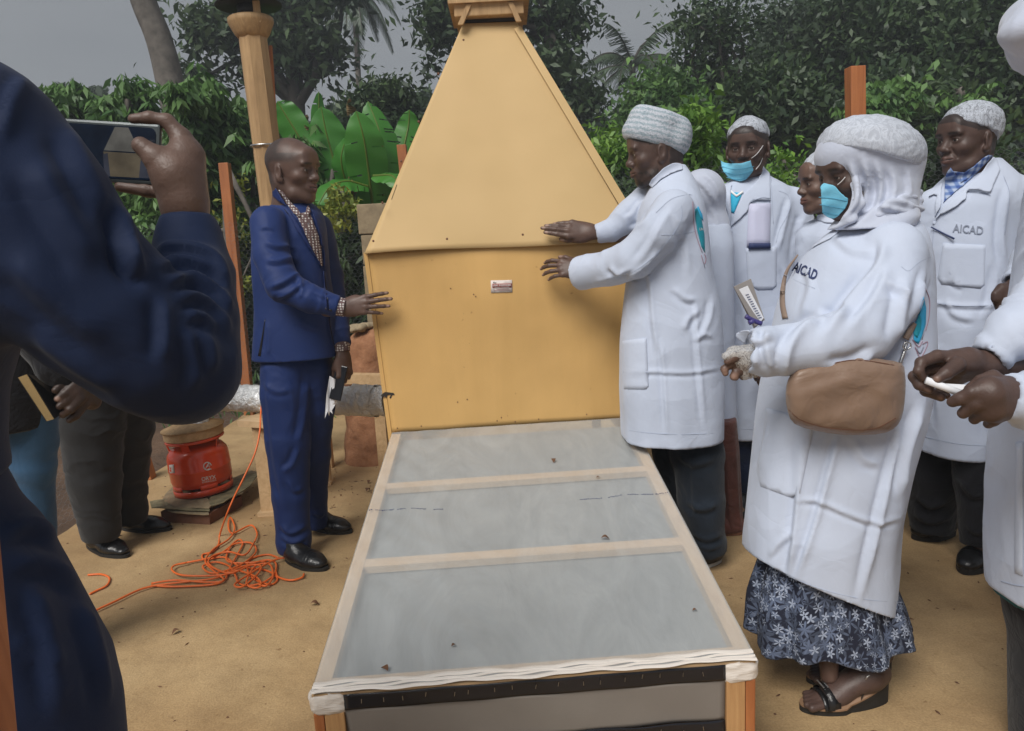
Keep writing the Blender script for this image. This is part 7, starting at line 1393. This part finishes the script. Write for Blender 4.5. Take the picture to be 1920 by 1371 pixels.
    S = Sculpt(); S.loft(st_px([(990, 1450, 1630, 1.98, .13), (1060, 1434, 1650, 1.98, .15), (1120, 1418, 1676, 1.98, .17), (1188, 1412, 1700, 1.98, .18)]), .01, sf); V, Q = S.run(.006, 1); V = wrinkle(V, Q, .005, (9, 9, 4)); V[:, 2] += .012*np.sin(V[:, 0]*26)*np.clip((.30-V[:, 2])*8, 0, 1); setsuv(mesh('skirt', V, Q, 'floral_navy', t), P(1570, 1100, 1.98), .24)
    def sandal(heel, toe, wd=.092):
        heel = A(heel); toe = A(toe); f_ = unit(toe-heel); L = np.linalg.norm(toe-heel); s_ = np.cross(f_, (0, 0, 1)); n = 40; V = []
        def zt(l): return .052*max(0, 1-l/.62)**1.2+.016
        def wy(a): l = .5+.5*math.cos(a); return l, wd*.5*math.sin(a)*(1.05 if l > .5 else .86)*(1-.12*abs(l-.7))
        ring = [wy(2*math.pi*i/n) for i in range(n)]
        for lv in (0, .5, 1): V += [heel+f_*l*L+s_*w_*(.96 if lv < 1 else 1.03)+A([0, 0, zt(l)*lv+.001]) for l, w_ in ring]
        F = [tuple(range(n))[::-1], tuple(range(2*n, 3*n))]+[(k*n+i, k*n+(i+1) % n, (k+1)*n+(i+1) % n, (k+1)*n+i) for k in range(2) for i in range(n)]
        so_ = MB().add(V, F).build('sandal', 'sole_black', t, False); 
        V2 = [heel+f_*l*L+s_*w_*1.045+A([0, 0, zt(l)+z_]) for z_ in (.0005, .0055) for l, w_ in ring]; MB().add(V2, [tuple(range(n))[::-1], tuple(range(n, 2*n))]+[(i, (i+1) % n, n+(i+1) % n, n+i) for i in range(n)]).build('insole', 'sole_tan', so_)
        W = lambda l, w_, z: heel+f_*l*L+s_*w_*wd+A([0, 0, zt(l)+z])
        S = Sculpt(); S.cone(W(.10, 0, .028), W(.26, 0, .03), .028, .033, .02); S.cone(W(.2, 0, .03), W(.22, 0, .16), .034, .036, .03); S.cone(W(.26, 0, .045), W(.62, 0, .022), .034, .031, .03, flat=(s_, 1.25))
        S.cone(W(.6, 0, .02), W(.74, 0, .013), .033, .030, .02, flat=(A([0, 0, 1.]), .6))
        for k in range(5): S.cone(W(.76, -.30+.15*k, .012), W(.955-.045*abs(k-(1 if np.cross(f_, (0, 1, 0))[2] > 0 else 1))*.6, -.34+.17*k, .009), .010, .0095 if k else .011, .006)
        V, Q = S.run(.003, 1); T_ = np.tile(A(SKIN2), (len(V), 1)); fo = (V, Q, T_)
        # straps
        def band(l, w0, z0, hh=.015, wid=.030, nm='strap'):
            pts = [W(l, math.sin(a)*w0, z0*math.cos(a)**.8 if math.cos(a) > 0 else 0) for a in np.linspace(-1.5, 1.5, 13)]; V = []
            for p in pts: V += [p-f_*wid/2, p+f_*wid/2]
            VV, FF = shell(None, [(2*i, 2*i+1, 2*i+3, 2*i+2) for i in range(12)], A(V), np.tile(A([0, 0, -.003]), (26, 1))); return mesh(nm, VV, FF, 'leather_black', so_, True)
        band(.70, .50, .048, wid=.034); band(.78, .48, .036, wid=.014)
        pts = [W(.16+.05*math.cos(a), math.sin(a)*.42, .085-.01*math.cos(a)) for a in np.linspace(0, 6.28, 21)]; V = []
        for p in pts: V += [p-A([0, 0, .008]), p+A([0, 0, .008])]
        mesh('ankle_strap', V, [(2*i, 2*i+1, 2*i+3, 2*i+2) for i in range(20)], 'leather_black', so_)
        for dz in (-.012, .002, .014):
            for k in range(7): p = W(.70, .10, .050)+f_*dz+s_*(k-3)*.0055*(1 if True else 1); MB().lathe(p, [(.0024, -.001), (.0024, .001), (.001, .0025)], 6).build('rhinestone', 'metal', so_)
        c_ = W(.30, .37 if s_[1] < 0 else -.37, .058); nn_ = s_ if s_[1] < 0 else -s_; u_ = f_; v_ = A([0, 0, 1.]); MB().tube([c_+nn_*.003+(u_*math.cos(a)*.013+v_*math.sin(a)*.010) for a in np.linspace(0, 6.28, 17)], .0022, 6, False).build('buckle', 'metal', so_, True)
        pts = [W(.30+.10*q, (.41 if s_[1] < 0 else -.41), .060-.05*q) for q in (-1, 0, 1)]; V = []
        for p in pts: V += [p-A([0, 0, .007])+nn_*.001, p+A([0, 0, .007])+nn_*.001]
        mesh('side_strap', V, [(0, 1, 3, 2), (2, 3, 5, 4)], 'leather_black', so_); return fo
    f1 = sandal(G(1664, 1312), G(1500, 1332)); f2 = sandal(G(1670, 1272), G(1512, 1278)); V, Q, T_ = join(f1, f2); n0 = len(b0.data.vertices)
    # feet belong to the body mesh: rebuild it with them
    old = b0.data; co = np.empty(n0*3, np.float32); old.vertices.foreach_get('co', co); qs = np.array([list(p.vertices) for p in old.polygons]); tc_ = np.empty(n0*4, np.float32); old.color_attributes['tint'].data.foreach_get('color', tc_)
    VV, QQ, TT = join((co.reshape(-1, 3).astype(float), qs, tc_.reshape(-1, 4)[:, :3]), (V, Q, T_)); nm = mesh('body_new', VV, QQ, 'skin', None, tint=TT); b0.data = nm.data; bpy.data.objects.remove(nm); bpy.data.meshes.remove(old)
    # handbag
    bg_ = thing('handbag', 'soft tan leather shoulder bag hanging at the hip of the veiled woman', 'handbag', P(1585, 745, 1.8))
    TC = bvh_obj(c); poly = [(1478, 711), (1490, 694), (1505, 685), (1556, 676), (1612, 669), (1655, 674), (1690, 681), (1697, 700), (1698, 730), (1694, 770), (1684, 796), (1662, 811), (1620, 816), (1576, 815), (1530, 808), (1490, 795), (1477, 772), (1473, 738)]
    px_, F_ = tri2d(smoothpoly(poly, 2), 7); base_ = A([P(x, y, 1.775+.02*(x-1585)/110*0) for x, y in px_]); e_ = np.clip(edgedist(px_, smoothpoly(poly, 2))/38, 0, 1); d_ = A([unit(ray(*q)) for q in px_]); bul = .038*(1-(1-e_)**2)**.45
    wrk = .0025*np.sin((px_[:, 0]-1585)*.05+(px_[:, 1]-700)*.09)*e_+.006*np.exp(-((px_[:, 1]-715-.25*np.abs(px_[:, 0]-1590))/12)**2)*e_+.0015*np.sin(px_[:, 0]*.11-px_[:, 1]*.05)*e_
    V, FF = shell(px_, F_, base_-d_*(bul+wrk)[:, None], d_*(2*bul+.004)[:, None]*1.0); bagm = mesh('pouch', V, FF, 'bag_leather', bg_); tb = bvh_obj(bagm)
    strip('zip_edge', tb, [(1503, 688), (1560, 681), (1612, 675), (1690, 687)], 1.6, 'rust', bagm, lift=.002, thick=.002); strip('base_seam', tb, [(1478, 768), (1500, 787), (1540, 800), (1590, 806), (1640, 804), (1680, 784)], 1.2, 'rust', bagm, lift=.0015, thick=.002)
    strip('strap', TC, [(1496, 478), (1476, 507), (1468, 540), (1467, 570), (1472, 597)], [3, 6, 9, 10, 11], 'strap_tan', bg_, lift=.008, thick=.003)
    strip('strap', TC, [(1716, 606), (1706, 622), (1698, 636)], [8, 12, 12], 'strap_tan', bg_, lift=.012, thick=.003)
    pr = onsurf(TC, A([[1700, 640], [1699, 648], [1696, 658], [1691, 672], [1688, 682]], float), 1.85, .022); MB().tube(bez([pr[0], pr[1], pr[2]], 4), .0035, 6).build('clasp', 'metal', bg_, True); MB().tube(bez([pr[2], pr[3], pr[4]], 4), .0045, 6).build('clasp', 'metal', bg_, True)
    ringp = pr[1]; MB().tube([ringp+A([math.cos(a)*.010, -.004, math.sin(a)*.009]) for a in np.linspace(0, 6.28, 13)], .002, 6, False).build('ring', 'metal', bg_, True)
    # papers and marker tucked under the arm
    nb_ = thing('notebook', 'folded grey notebook with printed pages sticking up behind the veiled woman\'s sleeve', 'notebook', P(1408, 575, 1.86))
    def q4(pts, Y0, Y1, nm, mat, par, th=.004):
        return mesh(nm, *shell(None, [(0, 1, 2, 3)], A([P(x, y, Y0 if i in (0, 3) else Y1) for i, (x, y) in enumerate(pts)]), np.tile(A([0, th, 0]), (4, 1))), mat, par, False)
    q4([(1376, 538), (1408, 523), (1434, 600), (1414, 616)], 1.90, 1.90, 'back_cover', 'notebook_grey', nb_); q4([(1376, 538), (1381, 536), (1426, 606), (1416, 612)], 1.885, 1.885, 'front_cover', 'notebook_grey', nb_)
    pg = q4([(1383, 544), (1402, 536), (1432, 596), (1426, 604)], 1.893, 1.893, 'page', 'paper', nb_, .002)
    for k in range(11): x, y = 1398+k*2.4, 553+k*4.3; MB().slab([P(x, y, 1.8915), P(x+6, y-1.6, 1.8915), P(x+6, y-.4, 1.8915), P(x, y+1.2, 1.8915)], A([0, .0006, 0])).build('print_line', 'print_navy', pg)
    o = MB().tube(bez(jp((1398, 593, 1.86), (1410, 600, 1.86), (1428, 607, 1.86)), 4), [.006]*9, 8).build('marker_pen', 'pen_violet', None, True); mk_ = o; tag(o, 'violet marker pen lying against the grey notebook above the woman\'s cuff', 'pen')
    o = MB().tube(jp((1404, 606, 1.85), (1415, 601, 1.85)), [.0065, .0055], 8).build('cap', 'pen_violet', mk_, True)
simple('strap_tan', (.25, .18, .14), .6); simple('notebook_grey', (.28, .26, .25), .7); simple('pen_violet', (.06, .05, .20), .4)
woman()

# ---------------------------------------------------------------- person with rolled paper at the right edge
def right_man():
    Y = 1.36
    t = thing('person', 'white-coated person at the right edge holding a rolled sheet of paper', 'person', A([P(2060, 800, 1.62)[0], 1.62, 0]))
    r3 = lambda l, r: (jp(*[(x, y, q) for x, y, q in l]), [v*mpp(1800, 720, Y) for v in r])
    far = finger_hand([(P(1856, 680, Y+.05), P(1800, 682, Y+.03), .021, .024), (P(1815, 672, Y+.04), P(1785, 676, Y+.04), .021, .018), (P(1825, 695, Y+.05), P(1795, 698, Y+.05), .020, .018), (P(1900, 690, Y+.07), P(1850, 682, Y+.05), .03, .026)],
        [r3([(1790, 672, Y+.03), (1757, 668, Y+.02), (1727, 680, Y+.01), (1722, 696, Y), (1731, 709, Y)], [15, 12, 10.5, 9, 7]), r3([(1795, 684, Y), (1774, 700, Y-.015), (1757, 711, Y-.02)], [15, 12, 9]),
         r3([(1785, 690, Y+.04), (1740, 690, Y+.035), (1714, 706, Y+.02), (1724, 722, Y+.01), (1743, 732, Y)], [14, 11.5, 10.5, 10, 7.5]), r3([(1790, 702, Y+.05), (1748, 712, Y+.04), (1736, 733, Y+.02), (1764, 745, Y+.01)], [13, 11, 10.5, 8.5]), r3([(1800, 710, Y+.06), (1768, 722, Y+.05), (1760, 738, Y+.03), (1775, 742, Y+.02)], [12, 10, 9, 7])], nails=[(P(1755, 712, Y-.035), .010), (P(1741, 731, Y-.01), .006), (P(1766, 745, Y), .006)], skin=SKIN2)
    Z = Y-.06
    near = finger_hand([(P(1888, 738, Z+.02), P(1856, 738, Z), .030, .030), (P(1885, 758, Z+.02), P(1862, 768, Z), .030, .024), (P(1935, 760, Z+.06), P(1888, 742, Z+.02), .036, .031)],
        [r3([(1856, 722, Z), (1822, 736, Z), (1800, 748, Z+.01), (1786, 754, Z+.02)], [15, 12.5, 11.5, 10]), r3([(1858, 740, Z), (1828, 757, Z), (1806, 775, Z+.015)], [15, 13, 10.5]), r3([(1862, 758, Z+.005), (1844, 772, Z+.005), (1827, 786, Z+.02)], [14.5, 12.5, 10]), r3([(1872, 772, Z+.01), (1862, 788, Z+.015), (1853, 795, Z+.025)], [13, 11, 9]), r3([(1862, 706, Z+.03), (1838, 714, Z+.03), (1816, 730, Z+.03)], [13, 10.5, 8.5])], skin=SKIN2)
    hd = head(P(2016, 118, 1.60), (-.3, .95, -.1), s=.9, skin=SKIN2)
    b0 = body(t, [far, near, hd, ib([(2060, 300, 1.62, .06), (2090, 600, 1.62, .12), (2090, 900, 1.62, .12)])])
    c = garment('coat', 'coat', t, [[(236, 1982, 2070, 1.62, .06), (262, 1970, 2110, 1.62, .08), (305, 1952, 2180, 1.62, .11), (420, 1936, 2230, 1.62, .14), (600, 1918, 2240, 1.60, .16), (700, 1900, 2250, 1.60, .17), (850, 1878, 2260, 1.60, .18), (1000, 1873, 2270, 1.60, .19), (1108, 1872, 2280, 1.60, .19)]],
        [[(2040, 420, 1.60, 70), (1985, 540, 1.50, 56), (1905, 622, 1.42, 44), (1852, 672, Y+.05, 34)], [(2080, 440, 1.55, 75), (2100, 640, 1.40, 68), (1985, 765, 1.32, 60), (1886, 742, Z+.015, 41)]], h=.0075, amp=.007, samp=.010, fold=vfold(5, .03, .4, .9, 8))
    T = bvh_obj(c); strip('seam', T, [(1876, 1090), (1900, 1097), (1920, 1100)], 1.4, 'seam', c, lift=.002, thick=.002); patch('side_panel', T, [(1904, 830), (1918, 828), (1918, 1080), (1902, 1074)], 'coat_trim', c, lift=.004, thick=.004, s=16)
    garment('skirt', 'black_cloth', t, [[(1080, 1885, 2250, 1.62, .16), (1200, 1912, 2240, 1.62, .16), (1500, 1916, 2230, 1.62, .16)]], h=.012)
    garment('skirt_hem', 'turquoise_dark', t, [[(1085, 1880, 2260, 1.61, .178), (1118, 1879, 2262, 1.61, .18)]], h=.008)
    S = Sculpt(); S.ell(P(2006, 66, 1.60), (.108, .12, .082)); S.ell(P(1966, 52, 1.57), (.085, .09, .062), A([[.9, 0, -.43], [0, 1, 0], [.43, 0, .9]])); S.ell(P(1936, 60, 1.53), (.055, .06, .036), None, .03); V, Q = S.run(.006, 1); V = wrinkle(V, Q, .006, (20, 20, 20)); mesh('head_cover', V, Q, 'white_veil', t)
    rp = thing('rolled_paper', 'small white sheet rolled into a tube between the hands at the right edge', 'paper', P(1772, 728, Y-.03)); a, b_ = P(1736, 713, Y-.015), P(1810, 741, Y-.035); MB().tube([a, b_], .0068, 14).build('roll', 'paper', rp, True)
    mesh('loose_end', *shell(None, [(0, 1, 2, 3)], A([P(1768, 719, Y-.02), P(1818, 722, Y-.02), P(1812, 740, Y-.035), P(1775, 727, Y-.025)]), np.tile(A([0, .0012, 0]), (4, 1))), 'paper', rp, False)
simple('turquoise_dark', (.01, .10, .11), .8)
right_man()
def behind_right():
    t = thing('person', 'person cut off by the right edge, only a bent white sleeve and fist in view', 'person', A([P(2010, 800, 2.35)[0], 2.35, 0]))
    fi = finger_hand([(P(1903, 540, 2.2), P(1885, 556, 2.18), .030, .034)], [(jp((1880, 545, 2.17), (1868, 560, 2.16), (1872, 575, 2.17)), [.016, .013, .010]), (jp((1888, 562, 2.16), (1878, 578, 2.16), (1884, 582, 2.17)), [.016, .013, .010]), (jp((1896, 566, 2.17), (1890, 580, 2.17)), [.015, .011]), (jp((1878, 540, 2.17), (1866, 551, 2.16)), [.014, .010])], skin=SKIN2)
    body(t, [fi, head(P(2010, 250, 2.35), (-1, .1, 0), s=.97, skin=SKIN2, hair=False, female=True), ib([(2010, 400, 2.35, .06), (2015, 700, 2.35, .12), (2015, 900, 2.35, .1)])])
    garment('coat', 'coat', t, [[(370, 1985, 2050, 2.35, .06), (400, 1960, 2080, 2.35, .09), (440, 1935, 2110, 2.35, .12), (700, 1930, 2110, 2.35, .15), (960, 1900, 2110, 2.35, .16)]], [[(1958, 440, 2.3, 40), (1935, 490, 2.25, 33), (1902, 532, 2.2, 24)]], h=.009, amp=.006, samp=.008)
    garment('skirt', 'floral_pink', t, [[(940, 1880, 2090, 2.3, .14), (1055, 1860, 2100, 2.3, .16)]], h=.008, fold=vfold(9, .05, 0, .5, 3)); setsuv(t.children[-1], P(1970, 1000, 2.3), .2)
    S = Sculpt(); S.ell(P(2010, 235, 2.35), (.10, .11, .1)); V, Q = S.run(.01, 1); mesh('hair_net', V, Q, 'hair_net_dense', t)
behind_right()

# ---------------------------------------------------------------- grey trousers and loafers, upper body behind the raised arm
def grey_man():
    t = thing('person', 'man in dark grey trousers and black loafers, upper body behind the photographer\'s arm', 'person', P(215, 1020, 3.25)*A([1, 1, 0]))
    hd = head(P(138, 308, 3.3), (.9, -.3, 0), s=.98, skin=SKIN2); body(t, [hd, ib([(145, 420, 3.3, .06), (160, 580, 3.3, .10), (190, 760, 3.3, .10)], [(175, 800, 3.22, .06), (180, 1000, 3.2, .035)], [(240, 800, 3.38, .06), (240, 960, 3.4, .035)])])
    garment('jacket', 'black_cloth', t, [[(380, 120, 165, 3.3, .06), (398, 85, 195, 3.3, .09), (440, 72, 212, 3.3, .12), (600, 90, 235, 3.3, .125), (760, 110, 270, 3.3, .13)]], [['nocuff', (95, 430, 3.2, 28), (90, 560, 3.15, 26), (125, 680, 3.05, 22)]], h=.011)
    trousers('grey_wool', t, [[(172, 700, 3.22, 62), (170, 800, 3.21, 55), (176, 900, 3.2, 44), (186, 985, 3.19, 34), (188, 1008, 3.19, 32)], [(232, 700, 3.38, 58), (234, 800, 3.38, 49), (236, 880, 3.39, 38), (240, 950, 3.4, 31), (242, 978, 3.4, 30)]], amp=.006, samp=.010, fr=12)
    shoe(G(165, 1022), G(240, 1046), .105, .07, parent=t); shoe(G(228, 992), G(322, 994), .105, .065, parent=t)
grey_man()
def jeans_man():
    t = thing('person', 'person in dark jacket and blue jeans holding a gilt-edged book, behind the photographer', 'person', A([P(50, 900, 2.25)[0], 2.25, 0]))
    hd = head(P(20, 285, 2.25), (.8, -.4, -.1), s=1.0, skin=SKIN2)
    hn2 = finger_hand([(P(172, 752, 2.12), P(148, 738, 2.08), .026, .030), (P(150, 718, 2.10), P(132, 722, 2.07), .022, .022)], [(jp((140, 722, 2.06), (122, 738, 2.04), (108, 748, 2.03)), [.015, .012, .010]), (jp((145, 735, 2.06), (125, 752, 2.04), (112, 762, 2.03)), [.015, .012, .010]), (jp((150, 748, 2.06), (132, 768, 2.04), (118, 778, 2.04)), [.015, .012, .010]), (jp((158, 758, 2.08), (142, 780, 2.06), (130, 788, 2.05)), [.014, .011, .009]), (jp((140, 712, 2.08), (118, 718, 2.05), (104, 732, 2.03)), [.014, .012, .010])], nails=[(P(107, 749, 2.02), .007)], skin=(.046, .026, .019))  # hand skin colour darker than the face: shade from the surroundings painted in
    body(t, [hd, hn2, ib([(20, 420, 2.25, .06), (30, 600, 2.25, .10), (40, 780, 2.25, .10)], [(66, 800, 2.25, .06), (66, 1000, 2.25, .05), (68, 1250, 2.25, .035)], [(20, 800, 2.3, .06), (20, 1200, 2.3, .035)])])
    garment('jacket', 'black_cloth', t, [[(380, -10, 55, 2.25, .06), (410, -50, 95, 2.25, .09), (450, -75, 110, 2.25, .12), (600, -60, 100, 2.25, .125), (800, -55, 96, 2.25, .13)]], [[(60, 470, 2.15, 40), (60, 620, 2.08, 38), (100, 690, 2.06, 30), (140, 716, 2.08, 22)]], h=.009, amp=.006)
    trousers('jeans', t, [[(62, 770, 2.25, 42), (62, 880, 2.25, 37), (64, 1000, 2.25, 34), (66, 1240, 2.25, 30)], [(5, 770, 2.3, 42), (10, 1000, 2.3, 34), (14, 1220, 2.3, 30)]], amp=.006, samp=.008, fr=12)
    shoe(G(60, 1268), G(130, 1290), .10, .06, parent=t); shoe(G(0, 1240), G(70, 1250), .10, .06, parent=t)
    bk = thing('book', 'black leather book with gilt page edges in dark hands', 'book', P(80, 745, 2.04)); a, b_, c_, d_ = P(34, 708, 2.00), P(88, 790, 2.00), P(101, 786, 2.01), P(50, 702, 2.01); e_, g_ = P(124, 720, 2.08), P(130, 768, 2.08); dn = b_-c_
    ea, gb = e_+(a-d_), g_+(b_-c_)
    MB().hexa([a, b_, gb, ea, d_, c_, g_, e_]).build('page_block', 'gold', bk); n_ = unit(np.cross(c_-d_, e_-d_)); n_ = n_ if n_[1] < 0 else -n_
    MB().hexa([d_+n_*.0005, c_+n_*.0005, g_+n_*.0005, e_+n_*.0005, d_+n_*.004, c_+n_*.004, g_+n_*.004, e_+n_*.004]).build('cover', 'leather_black', bk); MB().hexa([a-n_*.0005, b_-n_*.0005, gb-n_*.0005, ea-n_*.0005, a-n_*.004, b_-n_*.004, gb-n_*.004, ea-n_*.004]).build('cover', 'leather_black', bk)
    MB().hexa([e_, g_, gb, ea, e_+(e_-d_)*.04, g_+(g_-c_)*.08, gb+(g_-c_)*.08, ea+(e_-d_)*.04]).build('spine', 'leather_black', bk)
jeans_man()

# ---------------------------------------------------------------- the photographer in the foreground
def photographer():
    t = thing('person', 'photographer in navy clothes in the left foreground, raised arm pointing a phone', 'person', A([-.72, .72, 0]))
    Y = .885; k = mpp(300, 300, Y)
    R3 = lambda l, r: (jp(*l), [v*k for v in r])
    hm = finger_hand([(P(352, 430, Y+.005), P(345, 375, Y), 41*k, 39*k), (P(345, 375, Y), P(334, 328, Y), 39*k, 41*k), (P(330, 330, Y-.002), P(344, 292, Y+.004), 38*k, 27*k), (P(352, 335, Y+.01), P(356, 292, Y+.012), 27*k, 22*k)],
        [R3([(352, 292, Y+.008), (340, 258, Y+.010), (313, 227, Y+.008), (280, 221, Y+.004), (249, 223, Y+.002)], [23, 18, 13, 11.5, 9]), R3([(322, 322, Y-.008), (292, 296, Y-.014), (264, 273, Y-.016)], [33, 22, 16]),
         R3([(335, 345, Y+.010), (318, 362, Y+.010), (275, 357, Y+.006), (225, 350, Y+.004)], [20, 14, 12.5, 10]), R3([(345, 340, Y+.018), (325, 350, Y+.022), (285, 350, Y+.018), (240, 346, Y+.016)], [18, 13, 11, 9])], skin=(.140, .088, .070), h=.0017, k=.012, nails=())
    hd = head(A([-.70, .71, 1.72]), (.2, 1, -.1), s=1.0, skin=SKIN2)
    b0 = body(t, [hm, hd, innerbody([(A([-.69, .72, 1.50]), A([-.70, .73, 1.0]), .05, .07), (A([-.65, .77, .9]), A([-.63, .78, .08]), .04, .03), (A([-.80, .77, .9]), A([-.83, .78, .08]), .04, .03)], k=.02)])
    def fp_(c): pass
    S = Sculpt(); ch = S.px([(-60, 290, .74, 180), (40, 410, .74, 165), (110, 500, .745, 150), (205, 585, .76, 138), (280, 650, .775, 122), (338, 688, .80, 95)], .03); ch2 = S.px([(338, 688, .80, 95), (352, 600, .83, 84), (359, 520, .86, 70), (354, 455, .88, 57), (351, 404, .885, 46)], .03, True)
    S.loft(st_px([(150, -480, -270, .71, .07), (190, -580, -60, .72, .10), (300, -640, 20, .72, .13), (560, -640, -20, .72, .14), (650, -630, 0, .74, .135), (760, -610, -40, .75, .14), (870, -600, -42, .77, .14), (925, -600, -36, .775, .145)]), .04)
    V, Q = S.run(.005, 1); V = wrinkle(V, Q, .006, (8, 8, 8)); V = wrinkle(V, Q, .0, (1, 1, 1), segs_of(ch2, 9), .002)
    V = creases(V, Q, [([(292, 470), (340, 462), (395, 478), (425, 520)], 0.0075, 11), ([(296, 500), (340, 486), (400, 505), (430, 545)], 0.0090, 11), ([(312, 532), (350, 520), (405, 545), (434, 590)], 0.0090, 11), ([(330, 562), (360, 556), (405, 580), (430, 630)], 0.0075, 13), ([(350, 590), (380, 592), (410, 620)], 0.0075, 13), ([(376, 620), (392, 650), (398, 700)], 0.0060, 15), ([(352, 620), (366, 670), (366, 730)], 0.0060, 15), ([(305, 560), (310, 620), (304, 680)], 0.0060, 17),
        ([(215, 380), (235, 440), (245, 480), (262, 500)], 0.0090, 17), ([(222, 450), (245, 500), (270, 505)], 0.0090, 15), ([(120, 230), (160, 320), (200, 400)], 0.0060, 26), ([(60, 300), (120, 400), (180, 500)], 0.0060, 38), ([(20, 480), (100, 560), (200, 640)], 0.0060, 34), ([(60, 620), (140, 680), (230, 730)], 0.0060, 26), ([(48, 140), (20, 190), (4, 260)], 0.0060, 15)]); c = mesh('shirt', V, Q, 'navy', t)
    T = bvh_obj(c); 
    S = Sculpt(); S.loft(st_px([(850, -590, -52, .78, .12), (905, -590, -40, .78, .13), (955, -585, -18, .78, .14), (985, -570, -4, .78, .14), (1030, -570, 36, .78, .15), (1123, -570, 88, .78, .16), (1207, -570, 136, .78, .16), (1281, -570, 172, .78, .16), (1371, -570, 198, .78, .16), (1500, -570, 208, .78, .16)]), .03, n=2.2, sm=1)
    S.cone((-.64, .78, .70), (-.62, .78, .06), .09, .08, .05, cap=(0, 0, -1)); S.cone((-.82, .78, .70), (-.84, .78, .06), .10, .08, .05, cap=(0, 0, -1)); V, Q = S.run(.008, 2); V = wrinkle(V, Q, .009, (5, 5, 4)); V = creases(V, Q, [([(10, 1000), (60, 985), (110, 1010)], .010, 16), ([(20, 1060), (90, 1060), (150, 1100)], .008, 18), ([(60, 1100), (90, 1200), (110, 1340)], .008, 20), ([(150, 1130), (180, 1220), (200, 1330)], .008, 16), ([(20, 1180), (70, 1230), (120, 1240)], .006, 16)]); mesh('trousers', V, Q, 'navy', t)
    shoe(A([-.56, .72, 0]), A([-.50, .98, 0]), .10, .07, parent=t); shoe(A([-.86, .68, 0]), A([-.84, .94, 0]), .10, .07, parent=t)
    ph = thing('smartphone', 'smartphone held sideways in the raised hand, its screen showing the cabinet', 'phone', P(200, 285, Y)); C4 = [P(92, 220, Y), P(300, 233, Y), P(297, 347, Y), P(89, 336, Y)]
    m = MB(); m.slab([C4[3], C4[2], C4[1], C4[0]], A([0, .008, 0])); body_ = m.build('case', 'phone_edge', ph, bevel=.0028)
    ins = lambda u, v, dy=.0006: (C4[0]*(1-u)+C4[1]*u)*(1-v)+(C4[3]*(1-u)+C4[2]*u)*v-A([0, dy, 0])
    def flat(uv, nm, mat, dy): 
        V, FF = shell(None, [tuple(range(len(uv)))], A([ins(u, v, dy) for u, v in uv]), np.tile(A([0, .0004, 0]), (len(uv), 1))); return mesh(nm, V, FF, mat, sc_ if nm != 'screen' else ph, False)
    def rr_(u0, u1, v0, v1, r): return [(u0+r*(1-math.cos(a)) if s1 else u1-r*(1-math.cos(a)), (v0+r*2*(1-math.sin(a))) if s2 else (v1-r*2*(1-math.sin(a)))) for (s1, s2, rg) in ((1, 1, np.linspace(0, 1.57, 5)), (0, 1, np.linspace(1.57, 0, 5)), (0, 0, np.linspace(0, 1.57, 5)), (1, 0, np.linspace(1.57, 0, 5))) for a in rg]
    sc_ = None; sc_ = flat(rr_(.03, .965, .07, .93, .05), 'screen', 'screen_dark', .0008)
    flat([(.505, .48), (.60, .09), (.72, .09), (.83, .48)], 'screen_picture', 'screen_hood', .0014); flat([(.50, .50), (.84, .50), (.84, .90), (.55, .90)], 'screen_picture', 'screen_box', .0014); flat([(.50, .55), (.54, .52), (.57, .90), (.52, .90)], 'screen_picture', 'screen_figure', .0018); flat([(.84, .62), (.93, .55), (.95, .90), (.83, .90)], 'screen_picture', 'screen_figure', .0018)
def screenmat(name, col, e):
    m, nt, b = newmat(name); b.inputs['Base Color'].default_value = (.01, .01, .012, 1); b.inputs['Roughness'].default_value = .12; b.inputs['Emission Strength'].default_value = e
    n = noise(nt, 45, 3); r = ramp(nt, n.outputs[0], [(.35, tuple(c*.7 for c in col)), (.65, tuple(c*1.15 for c in col))]); link(nt, r.outputs[0], b.inputs['Emission Color'])
screenmat('screen_dark', (.003, .006, .012), 1); screenmat('screen_hood', (.060, .058, .052), 1); screenmat('screen_box', (.055, .045, .030), 1); screenmat('screen_figure', (.02, .022, .03), 1); simple('phone_edge', (.10, .115, .12), .35, metal=.3)
photographer()
